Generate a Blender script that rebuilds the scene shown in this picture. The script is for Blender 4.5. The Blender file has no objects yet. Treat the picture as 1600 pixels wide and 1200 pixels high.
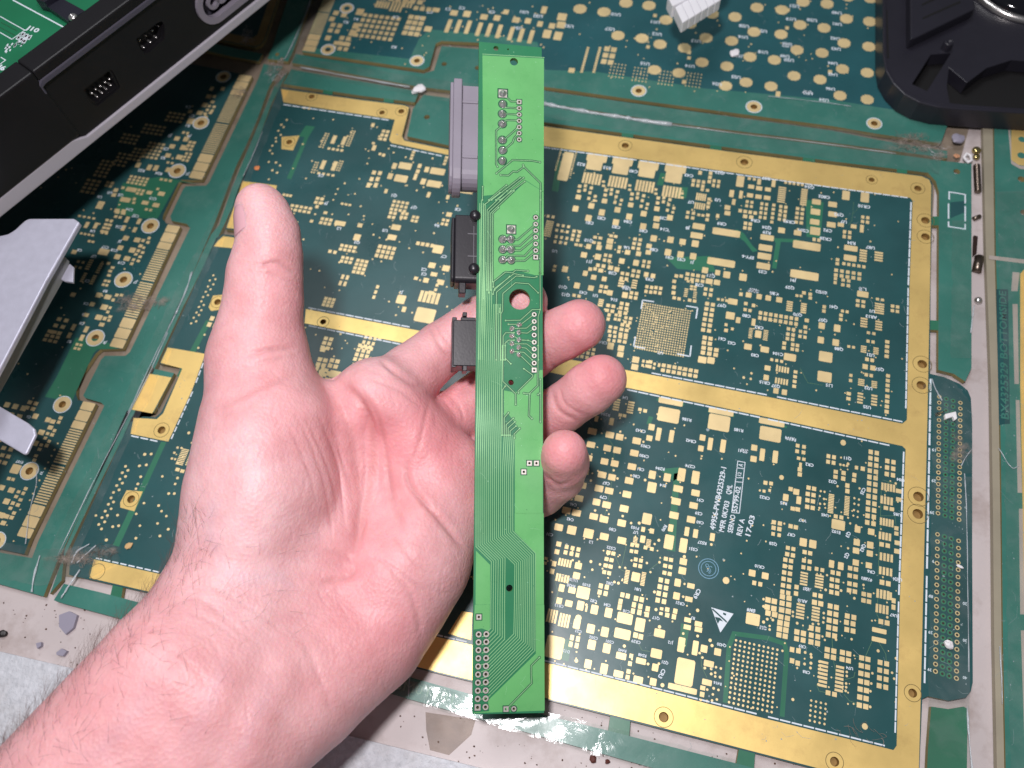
import bpy, bmesh, math, random
import numpy as np
from mathutils import Vector, Matrix
from mathutils.geometry import tessellate_polygon

random.seed(7)
rng = np.random.default_rng(7)
scene = bpy.context.scene
COL = scene.collection
MM = 0.001

# ------------------------------------------------------------------ camera
# World: millimetres * MM, z = 0 is the top face of the circuit boards lying on
# the bench, X runs along their long rails, Y away from the photographer.
F = 1229.0                       # focal length in pixels of the 1600 x 1200 photograph
CAM_H = 291.6                    # camera height above the boards in mm
_d1 = np.array([-8150.0, -1560.0, F]); _d2 = np.array([701.0, -2694.0, F])
_X = -_d1 / np.linalg.norm(_d1)
_Y = _d2 - _X * (_X @ _d2); _Y /= np.linalg.norm(_Y)
_Z = np.cross(_X, _Y)
R = np.array([_X, _Y, _Z])       # camera (right, down, forward) -> world
CAM = np.array([0.0, 0.0, CAM_H])


def ray(u, v):
    return R @ np.array([(u - 800) / F, (v - 600) / F, 1.0])


def at(u, v, depth):
    """world point (mm) at a distance along the lens axis"""
    return CAM + ray(u, v) * depth


def desk(u, v, z=0.0):
    """world point (mm) on the horizontal plane at height z"""
    w = ray(u, v)
    return CAM + w * ((CAM_H - z) / -w[2])


def proj(P):
    """world mm -> photograph pixels (used to size things while building)"""
    q = (np.asarray(P) - CAM) @ R
    return np.stack([800 + F * q[..., 0] / q[..., 2], 600 + F * q[..., 1] / q[..., 2]], -1)


cam_data = bpy.data.cameras.new("camera")
cam = bpy.data.objects.new("camera", cam_data)
COL.objects.link(cam)
cam_data.sensor_fit = 'HORIZONTAL'
cam_data.sensor_width = 36.0
cam_data.lens = F / 1600 * 36.0
cam_data.clip_start = 0.01
cam_data.clip_end = 50.0
right, up, back = R @ np.array([1, 0, 0]), R @ np.array([0, -1, 0]), R @ np.array([0, 0, -1])
m = Matrix.Identity(4)
for i in range(3):
    m[i][0], m[i][1], m[i][2], m[i][3] = right[i], up[i], back[i], CAM[i] * MM
cam.matrix_world = m
cam_data.dof.use_dof = True
cam_data.dof.focus_distance = 0.262
cam_data.dof.aperture_fstop = 27.65 / 2.1
scene.camera = cam

# ------------------------------------------------------------------ light
world = bpy.data.worlds.new("World")
scene.world = world
world.use_nodes = True
bg = world.node_tree.nodes["Background"]
bg.inputs[0].default_value = (0.80, 0.84, 0.92, 1)
bg.inputs[1].default_value = 0.10


def lamp(name, loc, target, size, watts, colour):
    d = bpy.data.lights.new(name, 'AREA')
    d.shape = 'DISK'; d.size = size; d.energy = watts; d.color = colour
    o = bpy.data.objects.new(name, d)
    COL.objects.link(o)
    o.location = Vector(loc) * MM
    o.rotation_euler = (Vector(target) - Vector(loc)).to_track_quat('-Z', 'Y').to_euler()
    return o


lamp("bench_lamp", (-52, 30, 450), (-60, 215, 0), 0.045, 1.85, (1.0, 0.945, 0.965))
lamp("ceiling_lamp", (-420, 620, 1500), (-50, 200, 0), 0.60, 7.5, (0.96, 0.97, 1.0))

scene.view_settings.view_transform = 'Standard'
scene.view_settings.look = 'None'
scene.view_settings.gamma = 1.0
scene.view_settings.exposure = 0.0
scene.view_settings.use_curve_mapping = False
scene.cycles.use_denoising = True
scene.cycles.max_bounces = 8
scene.cycles.transparent_max_bounces = 12
scene.cycles.sample_clamp_indirect = 6.0


# ------------------------------------------------------------------ materials
def lin(r, g, b):
    f = lambda c: c / 12.92 if c <= 0.04045 else ((c + 0.055) / 1.055) ** 2.4
    return (f(r / 255), f(g / 255), f(b / 255), 1)


def material(name, colour, rough=0.5, metal=0.0, spec=0.5, vary=0.0, vscale=60, bump=0.0, bscale=300,
             coat=0.0, dirt=None, dirt_amount=0.0, dirt_scale=25, alpha=None, rvary=0.0):
    m = bpy.data.materials.new(name)
    m.use_nodes = True
    nt = m.node_tree; N = nt.nodes; L = nt.links
    b = N["Principled BSDF"]
    b.inputs["Base Color"].default_value = colour
    b.inputs["Roughness"].default_value = rough
    b.inputs["Metallic"].default_value = metal
    b.inputs["Specular IOR Level"].default_value = spec
    b.inputs["Coat Weight"].default_value = coat
    b.inputs["Coat Roughness"].default_value = 0.12
    if alpha is not None:
        b.inputs["Alpha"].default_value = alpha
    tc = N.new("ShaderNodeTexCoord")
    if vary > 0 or dirt:
        n = N.new("ShaderNodeTexNoise"); n.inputs["Scale"].default_value = vscale; n.inputs["Detail"].default_value = 5
        geo = N.new("ShaderNodeNewGeometry")
        L.new(geo.outputs["Position"], n.inputs["Vector"])
        r = N.new("ShaderNodeMapRange")
        r.inputs["From Min"].default_value = 0.3; r.inputs["From Max"].default_value = 0.7
        r.inputs["To Min"].default_value = 1 - vary; r.inputs["To Max"].default_value = 1 + vary
        L.new(n.outputs["Fac"], r.inputs["Value"])
        mx = N.new("ShaderNodeMix"); mx.data_type = 'RGBA'; mx.blend_type = 'MULTIPLY'
        mx.inputs["Factor"].default_value = 1.0
        mx.inputs["A"].default_value = colour
        L.new(r.outputs["Result"], mx.inputs["B"])
        last = mx.outputs["Result"]
        if dirt:
            n2 = N.new("ShaderNodeTexNoise"); n2.inputs["Scale"].default_value = dirt_scale
            n2.inputs["Detail"].default_value = 8; n2.inputs["Roughness"].default_value = 0.7
            L.new(geo.outputs["Position"], n2.inputs["Vector"])
            r2 = N.new("ShaderNodeMapRange")
            r2.inputs["From Min"].default_value = 0.5; r2.inputs["From Max"].default_value = 0.75
            r2.inputs["To Min"].default_value = 0; r2.inputs["To Max"].default_value = dirt_amount
            L.new(n2.outputs["Fac"], r2.inputs["Value"])
            m2 = N.new("ShaderNodeMix"); m2.data_type = 'RGBA'
            L.new(r2.outputs["Result"], m2.inputs["Factor"])
            L.new(last, m2.inputs["A"]); m2.inputs["B"].default_value = dirt
            last = m2.outputs["Result"]
        L.new(last, b.inputs["Base Color"])
    if rvary > 0:
        n4 = N.new("ShaderNodeTexNoise"); n4.inputs["Scale"].default_value = 45; n4.inputs["Detail"].default_value = 6
        geo4 = N.new("ShaderNodeNewGeometry"); L.new(geo4.outputs["Position"], n4.inputs["Vector"])
        r4 = N.new("ShaderNodeMapRange")
        r4.inputs["From Min"].default_value = 0.3; r4.inputs["From Max"].default_value = 0.7
        r4.inputs["To Min"].default_value = max(0.02, rough - rvary); r4.inputs["To Max"].default_value = rough + rvary
        L.new(n4.outputs["Fac"], r4.inputs["Value"]); L.new(r4.outputs["Result"], b.inputs["Roughness"])
    if bump > 0:
        n3 = N.new("ShaderNodeTexNoise"); n3.inputs["Scale"].default_value = bscale; n3.inputs["Detail"].default_value = 6
        geo3 = N.new("ShaderNodeNewGeometry"); L.new(geo3.outputs["Position"], n3.inputs["Vector"])
        bp = N.new("ShaderNodeBump"); bp.inputs["Strength"].default_value = 1.0; bp.inputs["Distance"].default_value = bump * MM
        L.new(n3.outputs["Fac"], bp.inputs["Height"]); L.new(bp.outputs["Normal"], b.inputs["Normal"])
    return m


M = {}
M['mask_dark'] = material('mask_dark', lin(42, 84, 86), 0.33, spec=0.5, vary=0.18, vscale=30, bump=0.02, bscale=260, rvary=0.08)
M['mask_mid'] = material('mask_mid', lin(52, 116, 90), 0.34, spec=0.5, vary=0.12, vscale=40, bump=0.02, bscale=300, rvary=0.08)
M['mask_rail'] = material('mask_rail', lin(62, 122, 110), 0.32, spec=0.5, vary=0.12, vscale=35, bump=0.03, bscale=220,
                          dirt=lin(120, 150, 140), dirt_amount=0.35, dirt_scale=60, rvary=0.1)
M['fr4'] = material('fr4_edge', lin(150, 138, 92), 0.7, vary=0.15)
M['gold'] = material('gold_plate', (0.93, 0.67, 0.24, 1), 0.40, metal=0.45, vary=0.10, vscale=55, bump=0.02, bscale=200,
                     dirt=(0.40, 0.24, 0.10, 1), dirt_amount=0.38, dirt_scale=110, rvary=0.10)
M['pad'] = material('gold_pad', (0.88, 0.69, 0.36, 1), 0.46, metal=0.32, vary=0.12, vscale=90)
M['silk'] = material('silkscreen_white', lin(222, 232, 240), 0.6)
M['bench'] = material('bench_top', lin(198, 188, 187), 0.5, vary=0.10, vscale=18, bump=0.05, bscale=400,
                      dirt=lin(128, 104, 90), dirt_amount=0.55, dirt_scale=55)
M['hole'] = material('hole_wall', lin(150, 118, 66), 0.6, metal=0.2)


def set_tags(o, label=None, cat=None, group=None, kind=None):
    if label: o["label"] = label
    if cat: o["category"] = cat
    if group: o["group"] = group
    if kind: o["kind"] = kind
    return o


def empty(name, loc_mm, label=None, cat=None, group=None, kind=None):
    o = bpy.data.objects.new(name, None)
    o.empty_display_size = 0.01
    COL.objects.link(o)
    o.location = Vector(loc_mm) * MM
    return set_tags(o, label, cat, group, kind)


def link(name, mesh, mats, parent=None, smooth=False, **tags):
    """one mesh object; vertices are given in world coordinates and re-based on the parent"""
    o = bpy.data.objects.new(name, mesh)
    if not isinstance(mats, (list, tuple)): mats = [mats]
    for mt in mats:
        if mesh.materials.find(mt.name) < 0: mesh.materials.append(mt)
    COL.objects.link(o)
    if parent:
        o.parent = parent
        p = parent; off = Vector((0, 0, 0))
        while p: off += p.location; p = p.parent
        o.location = -off
    if smooth:
        mesh.shade_smooth()
    return set_tags(o, **tags)


def raw(verts, faces, name='mesh', mat_idx=None):
    me = bpy.data.meshes.new(name)
    me.from_pydata([tuple(v) for v in verts], [], faces)
    if mat_idx is not None:
        me.polygons.foreach_set("material_index", mat_idx)
    me.update()
    return me


class MB:
    """collects geometry in mm and builds one mesh"""
    def __init__(s): s.v = []; s.f = []; s.m = []

    def add(s, verts, faces, mi=0):
        o = len(s.v)
        s.v += [tuple(float(c) for c in p) for p in verts]
        s.f += [tuple(i + o for i in f) for f in faces]; s.m += [mi] * len(faces)

    def prism(s, outer, z0, z1, holes=(), mi=0, side=0, ax=None):
        """vertical prism of polygon(s) (x, y in mm)"""
        loops = [list(outer)] + [list(h) for h in holes]
        pts = [p for l in loops for p in l]
        tris = tessellate_polygon([[Vector((p[0], p[1], 0)) for p in l] for l in loops])
        n = len(pts); o = len(s.v)
        f3 = (lambda x, y, z: (x, y, z)) if ax is None else ax
        s.v += [f3(p[0], p[1], z1) for p in pts] + [f3(p[0], p[1], z0) for p in pts]
        for t in tris:
            a, b, c = t
            cr = (pts[b][0] - pts[a][0]) * (pts[c][1] - pts[a][1]) - (pts[b][1] - pts[a][1]) * (pts[c][0] - pts[a][0])
            if cr < 0: a, b, c = c, b, a
            s.f.append((o + a, o + b, o + c)); s.m.append(mi)
            s.f.append((o + n + c, o + n + b, o + n + a)); s.m.append(side)
        k = 0
        for li, l in enumerate(loops):
            area = sum(l[i][0] * l[(i + 1) % len(l)][1] - l[(i + 1) % len(l)][0] * l[i][1] for i in range(len(l)))
            ccw = (area > 0) == (li == 0)
            for i in range(len(l)):
                a, b = k + i, k + (i + 1) % len(l)
                s.f.append((o + n + a, o + n + b, o + b, o + a) if ccw else (o + n + b, o + n + a, o + a, o + b)); s.m.append(side)
            k += len(l)

    def box(s, c, size, axes=None, mi=0):
        A = np.eye(3) if axes is None else np.asarray(axes)
        c = np.asarray(c, float); h = np.asarray(size, float) / 2
        P = [c + A[0] * (sx * h[0]) + A[1] * (sy * h[1]) + A[2] * (sz * h[2]) for sx in (-1, 1) for sy in (-1, 1) for sz in (-1, 1)]
        s.add(P, [(0, 1, 3, 2), (4, 6, 7, 5), (0, 4, 5, 1), (2, 3, 7, 6), (0, 2, 6, 4), (1, 5, 7, 3)], mi)

    def tube(s, pts, rad, n=8, mi=0, cap=True):
        pts = [np.asarray(p, float) for p in pts]
        rads = rad if hasattr(rad, '__len__') else [rad] * len(pts)
        o = len(s.v)
        prev = None
        for i, p in enumerate(pts):
            t = pts[min(i + 1, len(pts) - 1)] - pts[max(i - 1, 0)]
            t = t / (np.linalg.norm(t) + 1e-12)
            if prev is None:
                a = np.cross(t, [0, 0, 1.0])
                if np.linalg.norm(a) < 1e-3: a = np.cross(t, [1.0, 0, 0])
            else:
                a = prev - t * (prev @ t)
            a /= np.linalg.norm(a); prev = a
            b = np.cross(t, a)
            for k in range(n):
                th = 2 * math.pi * k / n
                s.v.append(tuple(p + (a * math.cos(th) + b * math.sin(th)) * rads[i]))
        for i in range(len(pts) - 1):
            for k in range(n):
                k2 = (k + 1) % n
                s.f.append((o + i * n + k, o + i * n + k2, o + (i + 1) * n + k2, o + (i + 1) * n + k)); s.m.append(mi)
        if cap:
            s.f.append(tuple(o + k for k in range(n))[::-1]); s.m.append(mi)
            e = o + (len(pts) - 1) * n
            s.f.append(tuple(e + k for k in range(n))); s.m.append(mi)

    def ribbon(s, pts, width, z, ax, mi=0):
        """flat polyline ribbon in a local plane; ax maps (x, y, z) to world"""
        pts = [np.asarray(p, float) for p in pts]
        L_, R_ = [], []
        for i, p in enumerate(pts):
            d0 = p - pts[i - 1] if i else pts[1] - p
            d1 = pts[i + 1] - p if i < len(pts) - 1 else p - pts[i - 1]
            d0 = d0 / (np.linalg.norm(d0) + 1e-9); d1 = d1 / (np.linalg.norm(d1) + 1e-9)
            n0 = np.array([-d0[1], d0[0]]); n1 = np.array([-d1[1], d1[0]])
            nn = n0 + n1; nn /= (np.linalg.norm(nn) + 1e-9)
            k = width / 2 / max(0.4, nn @ n0)
            L_.append(p + nn * k); R_.append(p - nn * k)
        o = len(s.v)
        for a, b in zip(L_, R_):
            s.v.append(ax(a[0], a[1], z)); s.v.append(ax(b[0], b[1], z))
        for i in range(len(pts) - 1):
            s.f.append((o + 2 * i, o + 2 * i + 1, o + 2 * i + 3, o + 2 * i + 2)); s.m.append(mi)

    def lathe(s, prof, centre, axes, n=20, mi=0):
        """profile of (radius, height) turned about axes[2]"""
        A = np.asarray(axes, float); c = np.asarray(centre, float); o = len(s.v)
        for r_, h_ in prof:
            for k in range(n):
                t = 2 * math.pi * k / n
                s.v.append(tuple(c + (A[0] * math.cos(t) + A[1] * math.sin(t)) * r_ + A[2] * h_))
        for i in range(len(prof) - 1):
            for k in range(n):
                k2 = (k + 1) % n
                s.f.append((o + i * n + k, o + i * n + k2, o + (i + 1) * n + k2, o + (i + 1) * n + k)); s.m.append(mi)
        e = o + (len(prof) - 1) * n
        s.f.append(tuple(e + k for k in range(n))); s.m.append(mi)

    def mesh(s, name='mesh'):
        return raw([(x * MM, y * MM, z * MM) for x, y, z in s.v], s.f, name, s.m)

    def build(s, name, mats, parent=None, smooth=False, **tags):
        return link(name, s.mesh(name), mats, parent, smooth, **tags)


def dpoly(px):
    """pixel outline -> (x, y) mm on the board plane"""
    return [tuple(desk(u, v)[:2]) for u, v in px]


def circle(c, r, n=20):
    return [(c[0] + r * math.cos(2 * math.pi * k / n), c[1] + r * math.sin(2 * math.pi * k / n)) for k in range(n)]


def scale_at(u, v):
    """mm per photograph pixel along board X and along board Y at a pixel"""
    p = desk(u, v)
    a = proj(p + np.array([1.0, 0, 0])) - proj(p)
    b = proj(p + np.array([0, 1.0, 0])) - proj(p)
    return 1 / np.linalg.norm(a), 1 / np.linalg.norm(b)


def inside(p, poly):
    x, y = p; c = False
    for i in range(len(poly)):
        x1, y1 = poly[i]; x2, y2 = poly[i - 1]
        if (y1 > y) != (y2 > y) and x < (x2 - x1) * (y - y1) / (y2 - y1) + x1: c = not c
    return c


_text = {}


def text_geo(txt, bold=0.0):
    """2-D triangles of a word, height about 1 unit, centred"""
    if (txt, bold) in _text: return _text[(txt, bold)]
    cu = bpy.data.curves.new("t", 'FONT'); cu.body = txt; cu.align_x = 'CENTER'; cu.align_y = 'CENTER'
    cu.resolution_u = 2; cu.offset = bold
    o = bpy.data.objects.new("t", cu)
    me = bpy.data.meshes.new_from_object(o)
    v = [(a.co.x, a.co.y) for a in me.vertices]; f = [tuple(p.vertices) for p in me.polygons]
    bpy.data.objects.remove(o); bpy.data.curves.remove(cu); bpy.data.meshes.remove(me)
    _text[(txt, bold)] = (v, f)
    return v, f


def add_text(mb, txt, centre, height, ang, z, ax=None, bold=0.012, width=None, mi=0):
    v, f = text_geo(txt, bold)
    if not v: return
    hx = max(p[0] for p in v) - min(p[0] for p in v)
    k = height / 0.72
    kx = k if width is None else width / hx
    ca, sa = math.cos(ang), math.sin(ang)
    P = []
    for x, y in v:
        x, y = x * kx, y * k
        X, Y = centre[0] + x * ca - y * sa, centre[1] + x * sa + y * ca
        P.append((X, Y, z) if ax is None else ax(X, Y, z))
    mb.add(P, f, mi)
# ------------------------------------------------------------------ the bench
mb = MB()
mb.prism([(-900, -500), (900, -500), (900, 1100), (-900, 1100)], -14.0, -2.8)
bench = mb.build('bench_top', M['bench'], kind='structure')

M['foam'] = material('white_foam', lin(204, 207, 213), 0.55, vary=0.12, vscale=420, bump=0.9, bscale=520, dirt=lin(160, 150, 140), dirt_amount=0.4, dirt_scale=50)
T_BOARD = 2.0
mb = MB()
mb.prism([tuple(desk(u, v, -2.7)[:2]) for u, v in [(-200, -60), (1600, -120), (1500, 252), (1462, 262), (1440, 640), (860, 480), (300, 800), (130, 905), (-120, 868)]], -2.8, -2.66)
mb.build('slot_shade_sheet', material('dusty_shade_brown', lin(142, 128, 112), 0.7, vary=0.18, vscale=40, bump=0.1, bscale=500, dirt=lin(86, 72, 60), dirt_amount=.6, dirt_scale=60), kind='structure')  # added sheet; dust and the shade under the panels put into its brown


def dholes(spec):
    """list of (u, v, radius px) -> circles on the board plane"""
    out = []
    for u, v, r in spec:
        sx, sy = scale_at(u, v)
        out.append(circle(desk(u, v)[:2], r * (sx + sy) / 2, 18))
    return out


def board(name, px, mat, parent, holes=(), z=0.0, t=T_BOARD, label=None):
    b = MB()
    b.prism(dpoly(px), z - t, z, dholes(holes), 0, 1)
    return b.build(name, [mat, M['fr4']], parent, label=label)


def sheet(name, px, mat, parent, z=0.05, holes=(), t=0.05, **tags):
    b = MB()
    b.prism(dpoly(px), z - t, z, dholes(holes))
    return b.build(name, mat, parent, **tags)


# ---- shared unit meshes for the countless pads -----------------------------
def unit_pad(kind):
    b = MB()
    if kind == 'rect':
        c = 0.07
        o = [(-.5 + c, -.5), (.5 - c, -.5), (.5, -.5 + c), (.5, .5 - c), (.5 - c, .5), (-.5 + c, .5), (-.5, .5 - c), (-.5, -.5 + c)]
    elif kind == 'dot':
        o = circle((0, 0), 0.5, 10)
    else:                                      # cross shaped test pad
        o = [(-.5, -.25), (-.4, -.25), (-.4, -.4), (-.24, -.4), (-.24, -.5), (.24, -.5), (.24, -.4), (.4, -.4), (.4, -.25), (.5, -.25),
             (.5, .25), (.4, .25), (.4, .4), (.24, .4), (.24, .5), (-.24, .5), (-.24, .4), (-.4, .4), (-.4, .25), (-.5, .25)]
    b.prism(o, 0.0, 0.06)
    me = b.mesh('pad_' + kind)
    me.materials.append(M['pad'])
    return me, o


UNIT = {k: unit_pad(k) for k in ('rect', 'dot', 'cross')}


def parse_pads(txt):
    """lines of zoomed-view coordinates -> list of (x, y, w, h, kind, px size) in mm on the board plane"""
    ox = oy = 0.0; s = 1.0; out = []
    for ln in txt.replace(';', '\n').splitlines():
        ln = ln.strip()
        if not ln or ln[0] == '#': continue
        if ln[0] == '@':
            ox, oy, s = [float(a) for a in ln[1:].split()]; continue
        kind = 'rect'
        if ln[0] in 'ox':
            kind = {'o': 'dot', 'x': 'cross'}[ln[0]]; ln = ln[1:]
        a = [float(q) for q in ln.split()]
        u, v = ox + a[0] / s, oy + a[1] / s
        w, h = a[2] / s * (.97 if a[2] > 60 else .9), (a[3] if len(a) > 3 else a[2]) / s * .92
        nx, ny, du, dv = (int(a[4]), int(a[5]), (a[6] if len(a) > 6 else 0) / s, (a[7] if len(a) > 7 else 0) / s) if len(a) > 5 else (1, 1, 0, 0)
        sx, sy = scale_at(u, v); p = desk(u, v)
        for i in range(nx):
            for j in range(ny):
                out.append((p[0] + i * du * sx, p[1] - j * dv * sy, w * sx, h * sy, kind, max(w, h) * 0 + min(w, h)))
    return out


def build_pads(parent, pads, limit=300, z=0.0, minpx=6.5):
    """the largest pads become parts of their own, the rest one joined part"""
    seen = []; ok = []
    grid = {}
    for p in sorted(pads, key=lambda q: -q[2] * q[3]):
        key = (round(p[0] / 0.6), round(p[1] / 0.6))
        if any((key[0] + a, key[1] + b) in grid and abs(grid[(key[0] + a, key[1] + b)][0] - p[0]) < (grid[(key[0] + a, key[1] + b)][2]) * .5
               and abs(grid[(key[0] + a, key[1] + b)][1] - p[1]) < (grid[(key[0] + a, key[1] + b)][3]) * .5 for a in (-1, 0, 1) for b in (-1, 0, 1)):
            continue
        grid[key] = p; ok.append(p)
    base = Vector((0, 0, 0)); q = parent
    while q: base += q.location; q = q.parent
    big = [p for p in ok if p[5] >= minpx][:limit]
    bigset = set(id(p) for p in big)
    for k, (x, y, w, h, kind, pxs) in enumerate(big):
        o = bpy.data.objects.new('pad', UNIT[kind][0])
        COL.objects.link(o); o.parent = parent
        o.location = Vector((x, y, z + 0.0004 * (k % 37))) * MM - base
        o.scale = (w, h, 1)
    b = MB(); k = 0
    for p in ok:
        if id(p) in bigset: continue
        x, y, w, h, kind, pxs = p
        zt = z + 0.055 + 0.0006 * (k % 41); k += 1
        o = UNIT[kind][1]
        if kind == 'rect': o = [(-.5, -.5), (.5, -.5), (.5, .5), (-.5, .5)]
        n = len(o)
        b.add([(x + a * w, y + c * h, zt) for a, c in o], [tuple(range(n))])
    if b.v: b.build('small_pads', M['pad'], parent, kind='stuff')
    return len(big), len(ok)


def dashes(b, pts, length, gap, width, z=0.075):
    """dashed silkscreen line along a pixel polyline (lengths in px)"""
    for (u0, v0), (u1, v1) in zip(pts[:-1], pts[1:]):
        L = math.hypot(u1 - u0, v1 - v0); n = max(1, int(L / (length + gap)))
        for i in range(n):
            t0 = i * (length + gap) / L; t1 = min(1, t0 + length / L)
            a = desk(u0 + (u1 - u0) * t0, v0 + (v1 - v0) * t0)[:2]; c = desk(u0 + (u1 - u0) * t1, v0 + (v1 - v0) * t1)[:2]
            sx, sy = scale_at(u0, v0)
            b.ribbon([a, c], width * (sx + sy) / 2, z, lambda x, y, z: (x, y, z))


def silk_text(b, items, ang=math.pi, z=0.065):
    ox = oy = 0.0; s = 1.0
    for ln in items.replace(';', '\n').splitlines():
        ln = ln.strip()
        if not ln: continue
        if ln[0] == '@': ox, oy, s = [float(a) for a in ln[1:].split()]; continue
        w = ln.split()
        u, v = ox + float(w[1]) / s, oy + float(w[2]) / s
        sx, sy = scale_at(u, v)
        hpx = float(w[3]) / s if len(w) > 3 else 4.6
        a = ang if len(w) < 5 else math.radians(float(w[4]))
        add_text(b, w[0], desk(u, v)[:2], hpx * sy, a, z, bold=0.03)


# ================================================================ centre panel
centre = empty('circuit_board', desk(800, 700), 'large dark green circuit panel with gold frame bars under the hand', 'circuit board')
M_OUT = [(437, 136), (560, 154), (632, 163), (640, 167), (638, 178), (629, 212), (632, 218), (700, 232), (775, 246), (782, 188), (850, 196),
         (1000, 217), (1150, 237.5), (1300, 257), (1440, 274), (1453, 279), (1457, 288), (1455, 400), (1454, 450), (1453, 584), (1475, 589),
         (1500, 600), (1512, 610), (1517, 622), (1519, 660), (1519, 850), (1520, 1066), (1517, 1080), (1509, 1090), (1482, 1095), (1450, 1088), (1441, 1092),
         (1437, 1190), (1435, 1260), (1300, 1209), (1200, 1182.5), (1000, 1131), (850, 1092.5), (650, 1044), (400, 975), (233, 927),
         (137, 905), (108, 898), (110, 862), (207, 650), (243, 652), (252, 644), (283, 579), (278, 573), (249, 568), (338, 372), (348, 366),
         (440, 376), (444, 368), (352, 358), (372, 296)]
# holes: gold frame holes first, then connector holes
FR_HOLES = [(487, 151, 4), (627, 174, 4.2), (597, 176, 3.8), (977, 227.5, 4.8), (1163, 253.5, 5.5), (1362, 281, 4), (1434, 294.5, 5),
            (1446, 344.5, 6), (1446, 370, 6), (1441, 569, 7), (1439.5, 602, 7), (1435, 776, 8), (1434, 803, 8), (1426, 1083, 7), (1037, 1120.5, 8),
            (1304, 1190, 7.5), (505, 503, 4.5), (452, 222, 4.2), (340, 472, 5), (205, 780, 6.2), (252.5, 672, 6), (152, 893, 6.3)]
board('board_core', M_OUT, M['mask_dark'], centre, FR_HOLES)
rail_l = board('rail', [(455, 108), (655, 143), (648, 160), (560, 149), (442, 131)], M['mask_rail'], centre)
board('rail', [(662, 148), (790, 165), (779, 240), (700, 227), (636, 213), (645, 170)], M['mask_rail'], centre, [(667, 183, 4)])
board('rail', [(792, 152), (851, 165), (1050, 196), (1300, 228), (1480, 252), (1518, 256), (1518, 575), (1508, 596), (1490, 584), (1466, 578), (1467, 300),
               (1462, 283), (1450, 270), (1300, 252), (1150, 232), (850, 191), (795, 183)], M['mask_rail'], centre, [(1495, 268, 4.5)])
board('rail', [(100, 912), (163, 927), (216, 941), (400, 992), (637, 1057), (850, 1117), (960, 1144), (1155, 1194), (1300, 1232), (1250, 1265),
               (1020, 1200), (850, 1152), (737, 1120), (606, 1083), (400, 1025), (192, 968), (99, 943), (84, 938)], M['mask_rail'], centre)
board('rail', [(450, 112), (425, 160), (405, 215), (388, 262), (368, 312), (350, 352), (330, 392), (304, 444), (284, 484), (254, 549), (204, 659),
               (154, 759), (94, 884), (78, 928), (96, 907), (101, 858), (198, 642), (205, 640), (240, 644), (272, 583), (240, 576), (236, 568),
               (330, 366), (342, 352), (363, 292), (428, 136)], M['mask_rail'], centre)
board('rail', [(1455, 1104), (1482, 1108), (1506, 1104), (1512, 1108), (1510, 1260), (1446, 1260), (1450, 1170)], M['mask_mid'], centre)
# break-off tabs bridging the routed slots
for q in [[(1452, 338), (1469, 338), (1469, 352), (1452, 352)], [(1450, 500), (1469, 501), (1469, 516), (1450, 515)],
          [(954, 1116), (985, 1124), (983, 1152), (950, 1143)], [(1155, 1168), (1180, 1175), (1178, 1202), (1150, 1196)],
          [(505, 140), (520, 142), (519, 152), (504, 150)], [(600, 152), (616, 154), (614, 164), (599, 162)], [(972, 203), (990, 206), (989, 219), (971, 216)],
          [(1110, 222), (1128, 224), (1127, 238), (1109, 236)], [(1255, 240), (1274, 242), (1273, 258), (1254, 256)], [(1402, 258), (1418, 260), (1417, 274), (1401, 272)],
          [(176, 914), (192, 918), (189, 936), (172, 932)]]:
    board('break_tab', q, M['mask_mid'], centre, z=-0.05, t=1.9)

# gold frame bars, each a plated sheet on the board
BARS = [
    ([(439, 139), (560, 156), (632, 165), (639, 168), (637, 178), (628, 213), (632, 220), (700, 234), (760, 246), (758, 256), (700, 242), (612, 223.5),
      (608, 219), (617, 187), (443, 160)], [FR_HOLES[i] for i in (0, 1, 2)]),
    ([(780, 187), (850, 197.5), (1150, 238.5), (1440, 275.5), (1452, 281), (1455, 290), (1453, 450), (1449, 650), (1443, 900), (1436, 1190), (1433, 1250),
      (1300, 1206), (1000, 1128), (850, 1090), (650, 1041.5), (400, 972), (233, 924.5), (140, 903), (147, 874), (250, 897), (400, 933), (600, 976), (760, 1013), (850, 1035),
      (1000, 1072), (1200, 1124), (1396, 1172), (1401, 1165), (1406, 940), (1415, 702), (1410, 697), (1200, 652), (1000, 610), (900, 590), (640, 538), (476, 505), (478, 483), (640, 514), (1003, 583),
      (1198, 620), (1410, 662), (1417, 656), (1421, 450), (1426, 314), (1422, 309), (1300, 293), (1150, 270), (850, 228), (776, 217)], [FR_HOLES[i] for i in range(3, 17)]),
    ([(374, 299), (379, 283), (433, 290), (428, 306), (405, 345), (398, 362), (354, 356)], []),
    ([(341, 376), (349, 369), (430, 380), (425, 394), (334, 385)], []),
    ([(285, 576), (251, 567), (262, 543), (321, 553), (300, 610), (263, 690), (204, 678), (209, 653), (245, 655), (255, 646)], [FR_HOLES[20]]),
    ([(238, 646), (206, 640), (234, 584), (268, 590)], []),
    ([(440, 214), (468, 212), (458, 235), (440, 233)], [FR_HOLES[17]]),
    ([(333, 462), (357, 460), (357, 482), (330, 486), (326, 480)], [FR_HOLES[18]]),
    ([(198, 766), (223, 768), (210, 799), (188, 793), (188, 785)], [FR_HOLES[19]]),
    ([(722, 955), (738, 958), (736, 1000), (700, 990)], []),
]
for px, hl in BARS:
    sheet('gold_bar', px, M['gold'], centre, 0.06, hl)
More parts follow.
